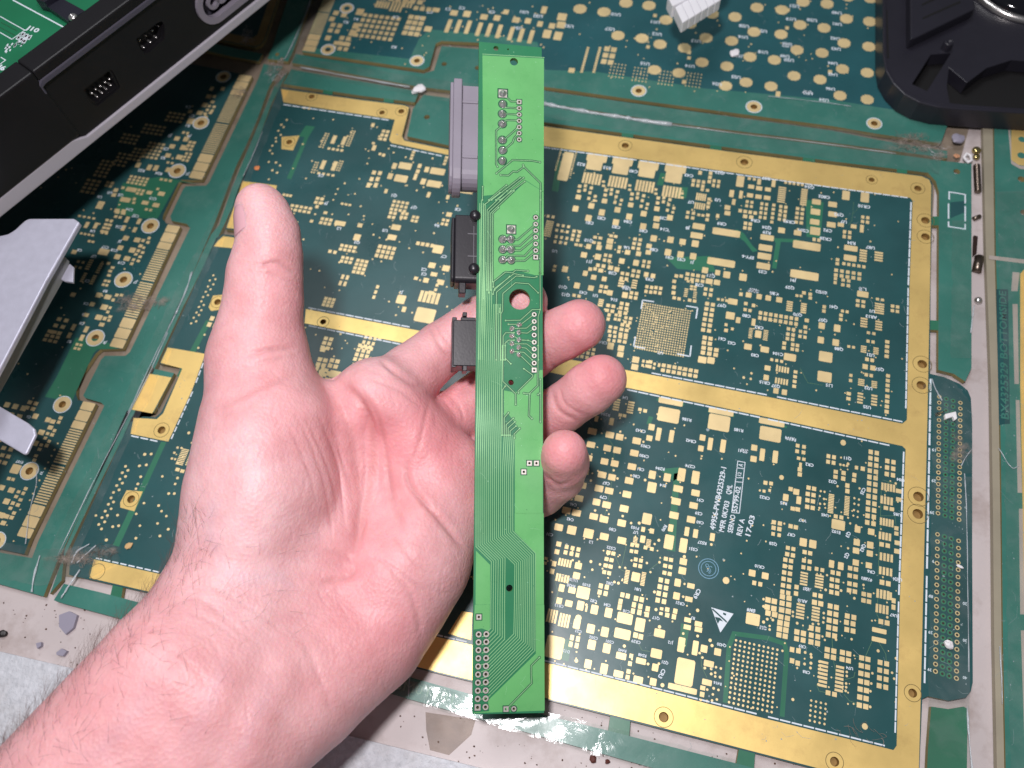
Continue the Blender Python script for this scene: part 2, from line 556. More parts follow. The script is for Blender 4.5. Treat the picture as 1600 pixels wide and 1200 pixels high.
# bare milled rings round the frame holes, and the dark hole walls
b = MB()
for (u, v, r) in FR_HOLES:
    sx, sy = scale_at(u, v); c = desk(u, v)[:2]; k = (sx + sy) / 2
    ro = r * 2.0 * k
    ring = circle(c, ro, 36); inner = circle(c, ro - 0.22, 36)
    b.prism(ring, 0.0, 0.078, [inner])
b.build('hole_rings', material('ring_groove', lin(120, 104, 60), 0.6), centre, kind='stuff')
b = MB()
for (u, v, r) in FR_HOLES:
    sx, sy = scale_at(u, v); c = desk(u, v); k = (sx + sy) / 2
    b.lathe([(r * k * 0.98, 0.05), (r * k * 0.9, -1.95), (r * k * .5, -1.98)], c, np.eye(3), 18)
b.build('plated_holes', M['hole'], centre, kind='stuff')

# lighter copper-free stripes under the mask
for px in [[(478, 196), (492, 198), (482, 214), (466, 214)], [(476, 214), (482, 214), (455, 280), (448, 279)], [(322, 500), (330, 502), (285, 590), (276, 588)],
           [(252, 690), (260, 691), (186, 854), (176, 852)], [(1040, 402), (1110, 400), (1118, 425), (1058, 420)], [(1259, 312), (1287, 316), (1282, 372), (1260, 370)],
           [(1032, 270), (1040, 271), (1036, 290), (1026, 289)], [(1062, 292), (1075, 293), (1072, 310), (1056, 309)],
           [(1053, 740), (1062, 738), (1055, 862), (1042, 860)], [(1030, 733), (1064, 730), (1062, 745), (1052, 752)], [(878, 998), (894, 1000), (888, 1034), (874, 1030)],
           [(1064, 974), (1078, 976), (1072, 1012), (1062, 1010)], [(1014, 650), (1021, 652), (1016, 664), (1010, 662)], [(870, 250), (880, 252), (872, 300), (862, 298)],
           [(1150, 358), (1162, 364), (1176, 384), (1184, 392), (1176, 394), (1164, 378), (1148, 366)], [(1208, 372), (1250, 374), (1248, 379), (1220, 378), (1213, 420), (1206, 419), (1212, 380)],
           [(1026, 622), (1070, 631), (1068, 634), (1026, 626)], [(1106, 641), (1148, 649), (1147, 652), (1106, 644)], [(1186, 658), (1230, 666), (1229, 669), (1186, 661)]]:
    sheet('mask_window', px, M['mask_mid'], centre, 0.02, t=0.02)
# outline of lighter mask round the ball grid
b = MB()
b.ribbon(dpoly([(1133, 1098), (1139, 1010), (1147, 990), (1200, 997), (1226, 1006), (1229, 1020), (1222, 1120)]), 1.6, 0.024, lambda x, y, z: (x, y, z))
b.build('mask_window', M['mask_mid'], centre)

exec_pads_centre = """
@850 180 4.571
155 365 78 225
120 252 12 8 1 12 0 13
232 262 12 8 1 14 0 13
378 305 150 62; 360 355 115 80; 562 330 150 62; 547 385 118 80; 745 360 150 62; 735 408 120 80; 940 380 155 66; 925 445 122 84
285 445 19 85 6 1 23; 470 470 19 85 6 1 23; 663 500 19 85 6 1 23; 855 540 19 85 6 1 23
225 668 45 45; 318 735 48 48; 413 695 46 48; 513 765 48 46; 608 725 46 46; 708 795 48 48; 727 705 48 40; 805 740 48 40; 800 790 48 42; 783 880 50 48
1068 468 26 26 3 2 36 30; 1115 412 28 30; 1190 415 28 26 1 3 0 30; 1215 470 24 26 2 2 34 32
1092 580 13 55 5 1 15; 1080 645 13 50 5 1 16; 1130 532 26 22 2 1 38; 1180 600 28 24 1 3 0 28
1028 695 26 24 2 2 40 34; 1105 712 24 20 2 1 30; 1170 715 28 24 1 2 0 32; 1240 720 26 30
1105 795 90 45; 1090 860 90 45; 1080 918 55 50; 990 905 50 45; 903 890 50 48; 1302 838 205 52; 1265 1052 205 55
885 980 50 50; 975 995 50 48; 1065 1008 50 48; 1150 1108 48 45; 1240 1125 40 40; 1305 1140 55 50
1340 560 36 55; 1310 660 46 35; 1310 700 46 32; 1355 620 28 45
30 722 22 22 2 1 36; 45 760 60 9 1 9 0 13; 100 785 22 22 3 2 38 38; 88 868 22 24 3 2 38 36; 215 828 26 24 2 3 40 30
230 925 28 22 2 1 32; 318 938 40 38; 285 998 48 42; 385 1012 48 45; 365 872 30 22 2 2 38 38; 393 945 40 38
480 862 28 22 2 1 32; 472 900 50 40; 465 940 50 40; 440 1000 26 26 2 2 34 36; 555 1042 45 42; 657 1055 45 45; 650 885 28 24 2 3 38 32
540 945 26 26 1 2 0 30; 597 980 42 36; 750 935 42 35; 745 980 42 35; 675 990 40 36; 715 1045 26 26 2 2 36 32
385 1072 30 28 2 1 40; 330 1100 30 28; 365 1098 28 26; 405 1110 40 30; 475 1090 40 34; 520 1102 40 36; 295 1130 38 40; 355 1158 42 38; 430 1170 38 36
560 1130 28 26 2 2 36 36; 640 1112 28 26 2 2 36 34; 730 1138 36 36; 778 1148 36 34; 150 1100 45 45; 78 1080 26 22 1 2 0 28
940 1145 28 24; 980 1150 28 24; 1025 1135 30 26 4 2 38 34; 1180 1180 50 34 2 1 60
@850 420 4.571
235 120 45 45; 335 138 45 40; 410 125 28 26 2 2 34 36; 470 172 45 40; 578 188 45 45; 625 172 28 26 2 2 36 32
558 70 45 14 1 4 0 18; 650 85 42 12 1 4 0 17; 735 128 26 26 2 2 34 34; 800 135 26 26 2 2 34 34; 215 190 26 24 2 1 36
410 222 40 12 1 4 0 14; 458 262 30 26 2 2 38 36; 465 330 26 26 1 2 0 30; 515 330 24 22 2 2 28 30; 555 248 30 26 2 3 40 32; 585 350 26 24 2 2 34 30
560 400 30 26 2 3 38 34; 475 415 28 24 2 2 38 32; 470 478 24 24 2 2 36 32; 545 485 30 26 2 2 38 32; 475 552 50 52; 550 568 50 45; 545 612 50 40
285 565 26 24 3 3 36 32; 210 620 24 22 2 1 30; 945 52 30 26; 930 90 30 26; 928 132 30 28; 925 172 30 28; 930 208 28 24; 965 215 28 24
1018 145 30 8 1 5 0 13; 1083 155 28 8 1 5 0 13; 1030 90 22 18 2 1 30; 1055 125 24 16 2 2 26 20; 1040 225 28 24 2 1 36
1180 90 55 40; 1235 98 50 40; 1155 145 28 26 2 2 40 36; 1165 250 32 28 2 6 42 37; 1148 492 34 30 2 2 42 36; 1140 565 36 30 3 2 46 34; 1130 650 62 50; 1192 655 58 50
655 650 55 48; 648 702 55 45; 710 660 20 22 2 2 28 30; 760 665 30 26 1 2 0 34; 790 680 20 20 1 2 0 30; 822 688 20 30; 855 690 32 28 7 2 39 35
1348 235 70 45; 1330 335 65 55; 1245 218 22 20 3 1 30; 1300 440 30 26; 1300 400 24 22; 1345 430 22 22
905 950 180 45; 890 1045 160 110; 1265 1020 185 45; 1250 1100 160 120
525 935 48 13 1 5 0 18; 625 955 50 13 1 5 0 18; 545 1045 28 24; 575 1050 28 24; 685 1005 28 24; 722 1015 30 26
@1150 220 4.571
30 290 60 85; 95 270 24 22 3 1 36; 165 295 30 40; 108 328 48 30; 165 340 50 32; 228 348 48 30; 268 305 30 55; 355 297 22 22 5 1 30
332 335 60 10 1 8 0 14.5; 490 350 50 13 1 8 0 15; 35 385 28 60; 100 390 50 32; 160 400 50 32; 222 408 52 32
80 435 24 22 2 2 34 30; 185 450 24 24 2 4 34 32; 30 500 28 26 4 1 36; 65 540 34 28 2 1 44; 270 460 26 22 1 5 0 30; 320 470 26 24 2 4 36 30; 440 485 28 24 2 4 36 32; 68 590 28 26 2 2 34 32
574 437 65 40; 567 508 70 45; 562 580 70 42; 565 645 75 60; 558 705 26 26 2 1 34; 690 455 65 40; 690 525 65 40; 680 600 65 40; 785 390 60 70; 920 405 62 75
905 545 26 24 2 2 36 32; 900 610 30 20 1 3 0 18; 840 612 45 30; 748 600 50 30; 775 650 26 26 2 2 38 34; 325 640 55 42; 440 658 60 40
222 692 100 42; 210 765 100 48; 202 825 100 48; 195 895 100 48; 505 750 205 60; 488 960 210 62; 820 768 100 42; 815 838 95 45
910 785 58 14 1 5 0 18; 1020 800 62 14 1 4 0 18; 725 850 28 24 1 2 0 28; 770 878 26 24 5 1 36; 715 925 30 26 5 2 42 34; 710 985 26 24 1 2 0 28; 765 995 28 24 2 2 40 34; 50 975 60 55
@1150 450 4.571
905 45 85 45; 35 45 28 26; 90 50 45 38; 165 62 42 40; 230 72 45 40; 308 85 48 40; 70 112 28 26; 125 125 28 26; 65 155 26 24; 100 162 26 24
385 100 48 12 1 5 0 15; 485 115 45 12 1 5 0 15; 435 55 24 20; 465 58 24 20; 485 35 30 26; 530 45 28 24; 530 72 28 24; 630 135 28 26 1 2 0 30; 760 165 24 22 2 1 34; 750 195 28 24 1 2 0 30
870 92 30 24 2 2 40 32; 1010 80 26 20 2 1 36; 1025 115 70 12 1 5 0 16; 1118 130 28 24 2 2 36 32; 175 178 28 28 8 2 37 36; 505 232 34 28; 15 230 35 45; 125 245 30 55
158 330 50 55; 108 290 30 7 1 7 0 11; 215 305 36 7 1 7 0 11; 375 292 28 26 2 1 36; 370 330 28 26 2 2 38 32; 345 395 30 26 1 2 0 32; 405 405 28 26 2 2 34 32; 460 310 26 24 2 2 36 36; 495 280 30 26
612 270 50 48; 722 288 52 55; 605 372 50 50; 712 390 52 50; 640 492 100 78; 632 635 105 80
915 220 55 13 1 4 0 18; 1020 242 55 13 1 4 0 18; 945 320 26 22 2 1 40; 943 380 26 24 2 1 36; 912 418 45 10 1 4 0 13; 1000 430 42 10 1 4 0 13; 805 418 24 20 2 1 34; 1080 385 34 26 1 4 0 34
935 510 30 28 2 1 38; 922 562 42 38; 977 572 42 38; 930 620 28 26 2 1 36; 820 625 26 24 1 2 0 36; 895 655 50 10 1 4 0 13; 988 670 45 10 1 4 0 13; 1085 628 32 26 1 4 0 34
805 755 34 26 1 2 0 36; 888 755 45 14 1 4 0 21; 988 770 48 14 1 4 0 21; 1080 775 34 28 1 4 0 36; 85 420 60 45; 205 440 62 45; 385 495 90 55
255 512 24 22 3 1 36; 225 572 48 38; 292 575 15 45 5 1 20; 215 640 42 42; 285 660 15 45 5 1 20; 425 600 30 24 1 4 0 34; 285 735 42 42; 345 745 42 42; 255 960 190 45; 245 1045 160 105
o 55 640 22; o 105 650 20; o 110 610 20; o 765 1105 45
@850 650 4.571
482 40 35 55; 375 20 28 45; 345 110 65 48; 335 205 62 45; 318 300 58 45; 295 395 58 48; 470 135 62 48; 540 150 60 48; 452 230 60 48; 522 245 60 48; 432 325 60 48; 505 340 60 48
415 420 62 48; 485 438 60 48; 393 518 62 50; 465 535 62 48; 375 615 60 50; 447 635 62 50; 355 718 62 48; 428 738 64 52; 210 485 40 48; 273 495 62 48; 180 575 60 50; 250 588 62 48
160 675 62 50; 232 692 64 50; 48 650 45 48; 662 178 62 50; 768 80 48 48; 752 158 48 42; 818 130 38 100; 910 145 38 95; 645 265 62 48; 628 362 62 48; 608 462 62 50; 592 560 64 50
572 662 64 52; 555 765 62 52; 773 420 55 62; 770 510 65 80; 880 440 55 62; 982 420 60 100; 1082 440 60 100; 958 520 70 50; 943 610 68 52; 928 710 68 52; 905 800 40 55; 892 900 68 110
1082 550 62 48; 1068 640 62 48; 1050 740 62 50; 1020 825 36 70; 1082 840 38 66; 995 925 60 110; 1202 865 38 60; 735 735 68 85; 708 810 30 38; 770 822 35 38
1132 155 46 46; 1120 232 44 44; 1187 200 38 95; 1278 215 42 100; 105 795 62 52; 198 815 66 66; 318 840 72 72; 430 862 64 52; 555 890 64 52
705 880 40 55; 655 870 34 7 1 6 0 10; 750 885 36 7 1 6 0 10; 630 920 28 30; 665 925 30 30; 625 965 28 28; 658 970 30 28; 725 940 30 28; 770 950 30 28; 105 915 40 38; 92 970 38 38
162 935 30 32 3 2 43 40; 460 975 32 30 2 1 36; 447 1022 32 30 2 1 36; 440 1068 34 30 2 1 36; 430 1115 30 30 2 1 36; 655 1025 30 30 2 1 38; 650 1065 30 30 2 1 38
870 1020 32 30 2 1 38; 865 1070 32 30 2 1 38; 860 1120 32 30 2 1 38; 995 1040 58 50; 988 1105 60 55; 955 1180 45 36; 110 1040 16 58 5 1 20; 92 1150 16 60 5 1 20
245 1070 55 50; 232 1140 55 50; 72 1055 34 40; 58 1110 34 40; 655 1150 62 70; 598 1105 34 8 1 9 0 11; 715 1120 34 8 1 9 0 11
o 545 112 18; o 582 158 16; o 710 185 18; o 498 388 18; o 622 425 16; o 722 458 22; o 525 447 20; o 365 675 20; o 408 710 18; o 562 715 20; o 622 765 20; o 680 765 24; o 335 462 20; o 192 540 18; o 490 305 14; o 1195 918 22; o 1285 1030 18
o 335 1040 24; o 400 1060 20; o 345 1098 20; o 540 1080 18; o 580 1085 18; o 625 1032 18; o 735 1050 20; o 825 1045 20; o 760 1115 18; o 820 888 24; o 790 915 18; o 205 1030 18; o 250 1040 18; o 1002 1005 26; o 620 770 16; o 1300 1175 55
@1150 680 4.571
130 90 48 45; 125 170 50 45; 187 140 40 95; 280 155 42 95; 440 75 30 28 2 2 46 40; 447 165 28 24 2 1 38; 460 215 22 40; 455 245 34 32; 455 280 34 32; 660 150 30 30 2 2 40 40
712 262 34 30 1 2 0 36; 768 270 34 32 1 2 0 40; 745 210 18 16 3 1 24; 860 232 26 28; 905 240 34 32; 845 285 32 32; 842 322 32 30; 795 360 34 34; 795 400 34 34; 962 120 34 34 2 12 44 44
1080 185 34 34 2 3 45 46; 1045 365 18 58 5 1 21; 1040 460 20 60 4 1 24; 1070 520 36 30 2 1 44; 1165 400 55 32; 1165 460 52 32; 1035 615 18 58 5 1 21; 1028 715 20 58 4 1 24
1145 665 34 32; 1145 703 34 30; 1040 780 36 34 2 1 44; 1155 770 52 34; 1152 830 52 36; 1035 865 20 60 4 1 26; 1030 965 20 60 4 1 26; 1047 1050 36 34 2 1 44; 1010 1130 20 60 5 1 24
868 672 46 52; 965 690 52 48; 862 765 50 50; 857 825 52 45; 958 785 52 52; 955 845 50 46; 855 910 50 46; 948 930 50 44; 210 340 32 30; 250 345 30 28; 200 400 24 22; 240 395 20 22
355 445 44 52; 390 385 34 32; 430 405 48 45; 448 465 38 60; 405 525 36 30; 440 530 38 32; 518 375 34 32 2 1 40; 512 420 34 32 2 1 42; 510 465 34 32 2 1 40; 508 512 34 32 2 1 40
682 425 44 9 1 12 0 11.5; 795 440 40 9 1 12 0 11.5; 712 580 32 30; 752 588 32 30; 730 640 100 75; 270 622 34 32 2 1 44; 268 662 34 32 2 1 42; 265 705 28 28 2 1 44; 390 650 34 32 2 1 38
480 765 58 62; 548 778 58 62; 370 805 32 30 2 1 40; 365 850 34 32 2 1 42; 490 835 34 32 2 1 40; 352 890 34 32 2 6 42 45; 485 895 32 32 2 2 42 48; 488 985 60 14 1 5 0 20; 597 1005 62 14 1 5 0 20
575 955 30 30 2 1 42; 682 920 42 58; 748 935 46 58; 690 980 34 34 2 1 42; 685 1030 34 32 2 1 40; 682 1075 34 32 2 1 40; 680 1120 34 34 2 1 42; 815 950 36 34 2 2 42 52; 810 1060 36 34 2 2 42 48
115 985 54 50; 208 1005 54 50; 130 1055 32 34 2 1 44; 432 1085 34 34 1 2 0 46; 562 1140 34 34 2 1 42; 335 1155 36 36 2 1 44; 912 1135 36 34 2 2 40 45
o 325 302 38; o 605 400 18; o 632 405 18; o 598 435 18; o 628 455 18; o 600 490 18; o 632 492 18; o 595 520 18; o 845 450 18; o 878 460 18; o 845 490 18; o 875 498 18; o 842 535 18; o 870 545 18; o 838 575 16; o 868 585 16; o 882 380 18; o 815 630 18; o 800 590 16; o 725 365 18; o 1140 345 20
o 750 160 16; o 800 205 22; o 170 395 18; o 345 632 16; o 640 1105 22; o 750 1110 22; o 650 1000 18; o 800 808 18; o 858 645 18; o 845 1165 22; o 910 1070 20
@850 900 4.0
110 75 38 50; 175 90 50 40; 245 105 82 80; 355 62 28 32 2 2 38 40; 95 155 38 42; 155 172 50 42; 228 185 48 62; 315 210 50 62; 403 230 50 65; 25 245 13 90 4 1 17; 100 272 14 90 4 1 18
505 265 100 72; 600 305 62 90; 490 362 105 68; 205 300 48 65; 265 205 14 40; 292 330 54 62; 380 350 52 65; 722 358 70 55; 572 370 32 36; 605 380 32 36; 175 385 26 36 2 2 38 42; 298 430 54 65
392 452 52 65; 482 500 66 45; 545 500 26 30 1 2 0 48; 606 532 65 40; 702 485 72 62; 275 550 48 60; 375 580 50 70; 465 612 62 45; 528 597 28 30 1 2 0 36; 588 650 62 50; 682 662 46 50; 695 572 45 50
490 118 28 32 2 1 34; 575 140 30 34 2 1 36; 478 160 28 36 1 2 0 36; 562 180 28 36 1 2 0 40; 602 190 30 36 1 2 0 38; 648 205 30 34 1 2 0 36; 730 25 30 32 2 4 40 42; 835 45 44 45; 918 62 52 34
828 125 46 48; 905 145 52 34; 770 210 30 30; 770 245 30 30; 820 220 30 34; 812 255 30 34; 735 205 24 20 1 2 0 30; 898 275 48 32; 895 320 50 32; 965 300 52 34; 965 335 52 34; 858 430 48 100
945 450 40 98; 1000 455 48 50; 1085 475 48 48; 880 600 120 180; 865 705 190 40; 1030 548 66 42; 1018 665 64 40; 992 700 36 30; 988 740 32 34; 65 445 115 150
o 215 262 44; o 722 318 24; o 502 438 22; o 202 530 26; o 265 180 18; o 1145 32 46; o 960 215 24; o 465 45 20; o 440 38 18; o 690 100 20; o 700 210 22; o 650 550 20; o 718 548 18; o 740 682 28; o 878 50 16; o 870 130 18
o 1038 402 24; o 1050 435 22; o 960 375 20; o 1005 575 20; o 1045 580 20; o 1075 570 18; o 1105 578 18; o 1045 612 20; o 1070 605 18; o 1100 632 20; o 1070 628 18; o 1060 702 20; o 1090 712 18; o 1055 740 18; o 1080 772 18; o 1050 778 18; o 1020 710 18; o 1018 782 18; o 980 775 18; o 870 360 18; o 972 482 18; o 990 510 18
@1150 900 4.0
200 150 38 36 2 1 40; 195 195 38 36 2 1 42; 200 232 38 36 2 1 42; 290 130 36 34 2 1 42; 288 170 36 34 2 1 42; 285 212 38 36 2 1 42; 280 255 36 34 2 1 42; 275 292 38 36 2 1 42; 272 330 38 36 2 1 40; 268 368 36 34 2 1 40
405 180 58 14 1 5 0 20; 500 200 56 14 1 5 0 19; 490 165 36 34 2 1 40; 588 188 34 34 2 5 40 44; 695 250 34 34 2 1 42; 690 290 34 34 2 1 42; 692 335 34 34 2 1 40; 380 350 36 36 2 1 42; 378 392 34 34 2 1 42
470 325 34 36 2 1 42; 470 370 34 34 2 1 42; 468 412 36 36 2 1 42; 885 108 18 60 4 1 22; 880 200 18 58 4 1 22; 905 285 34 34 2 1 40; 985 155 28 34 1 2 0 40; 912 40 34 34 2 1 40; 895 342 95 32; 893 400 95 32
350 460 32 34; 390 468 32 34; 350 530 32 34; 385 545 32 34; 570 460 36 34 2 2 42 40; 665 478 36 34 2 2 40 42; 550 540 60 17 1 7 0 24; 650 570 58 17 1 7 0 24; 575 730 34 32; 615 740 34 32
785 512 36 34 2 7 40 48; 900 540 34 34 2 4 42 48; 105 270 90 78; o 470 778 17 17 4 5 31 31; o 0 402 17 17 5 14 29 29; o 145 435 17 17 5 14 29 29; o 290 468 17
o 355 772 22; o 805 940 44; o 172 145 18; o 172 190 20; o 172 288 22; o 195 270 20; o 230 275 20; o 210 312 16; o 210 335 18; o 382 295 20; o 355 225 18; o 355 250 18; o 548 232 18; o 548 262 18; o 545 290 18; o 480 300 18; o 515 300 18; o 625 398 18; o 722 395 18; o 540 378 16; o 555 400 16
o 522 535 20; o 520 560 18; o 518 582 18; o 518 605 18; o 515 630 18; o 515 678 20; o 692 600 18; o 692 625 18; o 688 672 18; o 688 695 18; o 685 718 18; o 852 608 18; o 845 672 18; o 840 720 18; o 838 818 20; o 888 468 22; o 975 605 18; o 988 642 18; o 945 258 18; o 1000 515 20; o 468 490 20; o 470 508 20; o 468 545 22; o 465 575 20; o 432 478 20; o 428 550 20; o 382 575 16
@440 130 5.333
1030 690 110 60; 940 690 40 55; 995 795 110 65; 905 775 45 55; 1300 735 125 60; 1210 720 40 50; 1270 840 120 60; 1180 820 45 55; 1540 890 120 65; 770 745 36 36; 750 800 34 40; 725 850 36 45; 820 750 34 36; 800 800 34 40; 785 850 34 45
435 470 36 80; 520 480 36 80; 345 680 38 85; 440 690 38 90; 370 420 14 12 2 7 22 20; 590 400 14 12 2 8 20 18; 285 660 14 12 2 5 20 22; 490 650 14 12 2 5 20 20; 395 545 26 22 4 1 36; 310 750 26 22 4 1 40
850 400 30 28 2 3 36 34; 760 350 30 36; 770 540 34 50; 765 500 28 20; 850 600 28 28; 820 590 24 24; 90 1020 30 26 5 2 38 34; 300 960 32 28 2 2 38 36; 295 1030 30 30; 505 1005 26 20 3 1 32; 365 1080 34 26; 340 1130 30 28 3 2 36 34; 250 1150 30 26; 500 1165 100 36
940 985 28 26 4 3 36 34; 910 1080 30 28 2 2 36 36; 1010 1085 30 28 2 2 34 34; 1100 1115 28 26 2 2 32 32; 1395 1095 50 40; 1350 1140 28 26 2 2 34 34; 1100 575 28 24 1 3 0 28; 1375 620 28 24 1 3 0 28; 1225 930 30 50; 1385 950 28 40; 870 900 28 40; 1150 690 34 40; 1135 735 34 34; 1115 780 30 60; 20 930 24 24 3 1 28; 190 205 22 22 2 1 40
@300 260 3.2
740 285 60 26; 840 295 26 22; 825 355 36 36; 750 395 18 16 4 2 22 20; 830 470 19 17 3 4 22 20; 755 455 18 16 3 2 22 20; 690 425 18 18; 715 430 18 18; 1045 665 48 48; 1060 715 22 30; 1145 648 18 62 5 1 21; 1165 745 100 80; 1230 415 56 45; 1200 495 38 30; 1270 510 40 32; 1210 540 36 22; 1170 570 30 26; 1245 580 34 28; 1120 560 22 18
940 400 20 20 4 3 24 24; 1000 355 48 30; 1020 305 50 30; 1130 385 20 20 4 1 24; 670 660 18 16 3 3 20 17; 670 860 22 20 2 3 26 24; 655 915 30 28; 840 895 20 20 2 4 26 24; 890 905 20 20 1 3 0 24; 640 965 24 22 2 2 28 26; 700 970 24 22 2 2 28 28; 620 1010 22 20 3 2 26 24; 715 1040 60 40
@0 600 4
o 785 515 20; o 765 555 20; o 800 540 20; o 750 595 20; o 785 578 20; o 730 635 20; o 765 620 20; o 710 678 20; o 745 662 20; o 695 712 20; o 678 752 20; o 710 738 20; o 658 795 20; o 695 780 18; o 638 835 20; o 672 822 20; o 735 820 20; o 618 878 20; o 655 862 20; o 635 906 20; o 705 892 20; o 742 886 20; o 665 975 22; o 600 822 18
o 905 440 22; o 945 438 20; o 872 512 20; o 915 506 20; o 880 580 20; o 862 625 20; o 850 655 18; o 1015 578 18; o 1110 588 20; o 1095 625 18; o 1055 685 20; o 1090 685 20; o 900 745 18; o 992 760 20; o 1010 795 18; o 1040 826 18; o 985 872 18; o 1052 908 20; o 852 812 18; o 875 886 18; o 850 964 20; o 1000 950 20; o 1180 306 20; o 1200 368 16
1110 535 28 24; 1140 545 28 24; 1175 552 28 24; 1160 410 50 7 1 10 0 11; 1210 425 40 7 1 9 0 11; o 1110 398 18; o 1135 400 16; o 1090 430 18; o 1075 466 18; o 1095 470 16; o 1110 495 18
@100 330 5.333
o 1245 535 20; o 1215 578 20; o 1262 568 20; o 1245 610 20; o 1200 628 20; o 1222 652 20; o 1182 672 20; o 1200 700 20; o 1160 716 20; o 1145 752 20; o 1165 782 20; o 1125 798 20; o 1145 826 20; o 1105 845 20; o 1125 866 20; o 1082 888 20; o 1102 918 22; o 1060 935 20; o 1210 952 22; o 1172 1030 20; o 1120 1140 20
@150 120 5.333
o 1545 400 22; o 1590 360 20; o 1520 450 20; o 1565 420 20; o 1500 510 20; o 1540 485 20; o 1470 575 20; o 1500 540 20; o 1450 615 20; o 1470 640 20; o 1440 710 20; o 1500 715 22; o 1535 740 20; o 1470 780 22; o 1510 800 22; o 1440 855 18
"""
pads = parse_pads(exec_pads_centre)
for i in range(4):
    ox, oy = 187 * i, 28 * i
    pads += parse_pads("@850 180 4.571\n" + "; ".join("%g %g %g %g" % (a + ox, c + oy, w, h) for a, c, w, h in [
        (255, 508, 28, 24), (250, 543, 28, 24), (245, 585, 42, 36), (296, 505, 24, 24), (292, 535, 24, 24), (338, 520, 26, 24), (328, 555, 24, 24),
        (320, 595, 24, 24), (366, 580, 24, 22), (358, 610, 22, 20), (338, 648, 46, 42), (425, 475, 24, 18), (425, 505, 24, 18)]))
pads += parse_pads("@850 420 4.571\n712 246 11 11 21 20 16.8 16.6")
# scattered vias
for k in range(260):
    u, v = rng.uniform(860, 1410), rng.uniform(240, 1150)
    pads += parse_pads("@0 0 1\no %g %g %g" % (u, v, rng.uniform(2.2, 3.4)))
for k in range(150):
    u = rng.uniform(450, 730); v = rng.uniform(180, 560)
    if u - 450 > (v - 170) * 9: continue
    pads += parse_pads("@0 0 1\no %g %g %g" % (u, v, rng.uniform(2.2, 3.6)))
for k in range(85):                                      # the part of the board under the hand
    u, v = rng.uniform(330, 850), rng.uniform(420, 985)
    if v > 700 + (u - 300) * .6: continue
    w_, h_ = rng.choice([5, 6, 7, 10]), rng.choice([5, 6, 8])
    nx, ny = rng.integers(1, 4), rng.integers(1, 4)
    pads += parse_pads("@0 0 1\n%g %g %g %g %d %d %g %g" % (u, v, w_, h_, nx, ny, w_ + 2.4, h_ + 2.4))
bars_xy = [dpoly(px) for px, _ in BARS]
mpoly = dpoly(M_OUT)
pads = [p for p in pads if inside(p[:2], mpoly) and not any(inside(p[:2], q) for q in bars_xy)]
b = MB(); extra = []                                     # vias fanned out from the pads on short masked tracks
for i in rng.choice(len(pads), 520, replace=False):
    x, y, w_, h_, kd, s_ = pads[i]
    if kd != 'rect' or w_ > 5: continue
    sg = rng.choice([-1, 1]); l = rng.uniform(.5, 1.8)
    dx, dy = ((w_ / 2 + l) * sg, rng.normal(0, .25)) if rng.random() < .5 else (rng.normal(0, .25), (h_ / 2 + l) * sg)
    q = (x + dx, y + dy)
    if not inside(q, mpoly) or any(inside(q, g) for g in bars_xy): continue
    extra.append((q[0], q[1], .62, .62, 'dot', 2.5)); b.ribbon([(x, y), q], .2, .028 + .0003 * (i % 17), lambda x, y, z: (x, y, z))
pads += extra
b.build('via_tracks', material('masked_fanout', lin(70, 118, 98), 0.4), centre, kind='stuff')
n_big, n_all = build_pads(centre, pads)

# connector hole field on the right: two columns of plated rings, two of masked rings
b = MB(); b2 = MB(); b3 = MB()
for (u0, v0, u1, v1, n) in [(1467.5, 620, 1465.5, 802, 21), (1464.8, 835, 1461.5, 1049, 20)]:
    for k in range(n):
        t = k / (n - 1); u, v = u0 + (u1 - u0) * t, v0 + (v1 - v0) * t
        sx, sy = scale_at(u, v); c = desk(u, v)
        for col, dx in enumerate((0, 11.2, 22.0, 33.5)):
            cc = (c[0] + dx * sx, c[1] - (0, 2.2, 4.0, 5.6)[col] * sy * 0.6)
            if col in (0, 3): b.prism(circle(cc, 0.80, 14), 0, 0.07, [circle(cc, 0.46, 14)])
            else: b3.prism(circle(cc, 0.95, 12), 0, 0.03)
            b2.prism(circle(cc, 0.455, 10), 0, 0.036 if col in (1, 2) else 0.05)
b.build('hole_collars', M['pad'], centre, kind='stuff')
b2.build('drill_holes', material('drilled_hole', lin(44, 30, 18), 0.7), centre, kind='stuff')
b3.build('masked_collars', material('masked_copper', lin(58, 128, 96), 0.4), centre, kind='stuff')

# silkscreen print
b = MB()
dashes(b, [(848, 230), (1000, 251), (1150, 272.5), (1424, 310)], 12, 1.6, 1.7)
dashes(b, [(443, 163.5), (615, 189)], 12, 2.0, 1.7)
dashes(b, [(610, 227), (700, 246), (756, 259)], 10, 2.0, 1.7)
dashes(b, [(1423.5, 316), (1419, 450), (1415, 652)], 13, 1.6, 1.9)
dashes(b, [(1410, 659), (1198, 617), (1003, 580)], 15, 1.8, 2.1)
dashes(b, [(640, 511), (480, 480.5)], 13, 1.8, 2.0)
dashes(b, [(640, 541), (478, 508)], 13, 1.8, 2.0)
dashes(b, [(980, 609), (1200, 655), (1408, 700)], 16, 1.8, 2.1)
dashes(b, [(1412, 706), (1404, 940), (1398, 1165)], 17, 1.8, 2.3)
dashes(b, [(850, 1032), (1000, 1069), (1200, 1120), (1396, 1168.5)], 17, 2.0, 2.4)
dashes(b, [(620, 977.5), (736, 1004.5)], 17, 2.0, 2.4)
dashes(b, [(150, 872), (262, 897)], 10, 3, 2.0)
dashes(b, [(1454, 592), (1452, 700), (1448, 900), (1444, 1088)], 19, 2.2, 2.6)
dashes(b, [(322, 556), (301, 612), (265, 692)], 9, 3, 1.8)
dashes(b, [(205, 681), (262, 693)], 12, 3, 2.0)
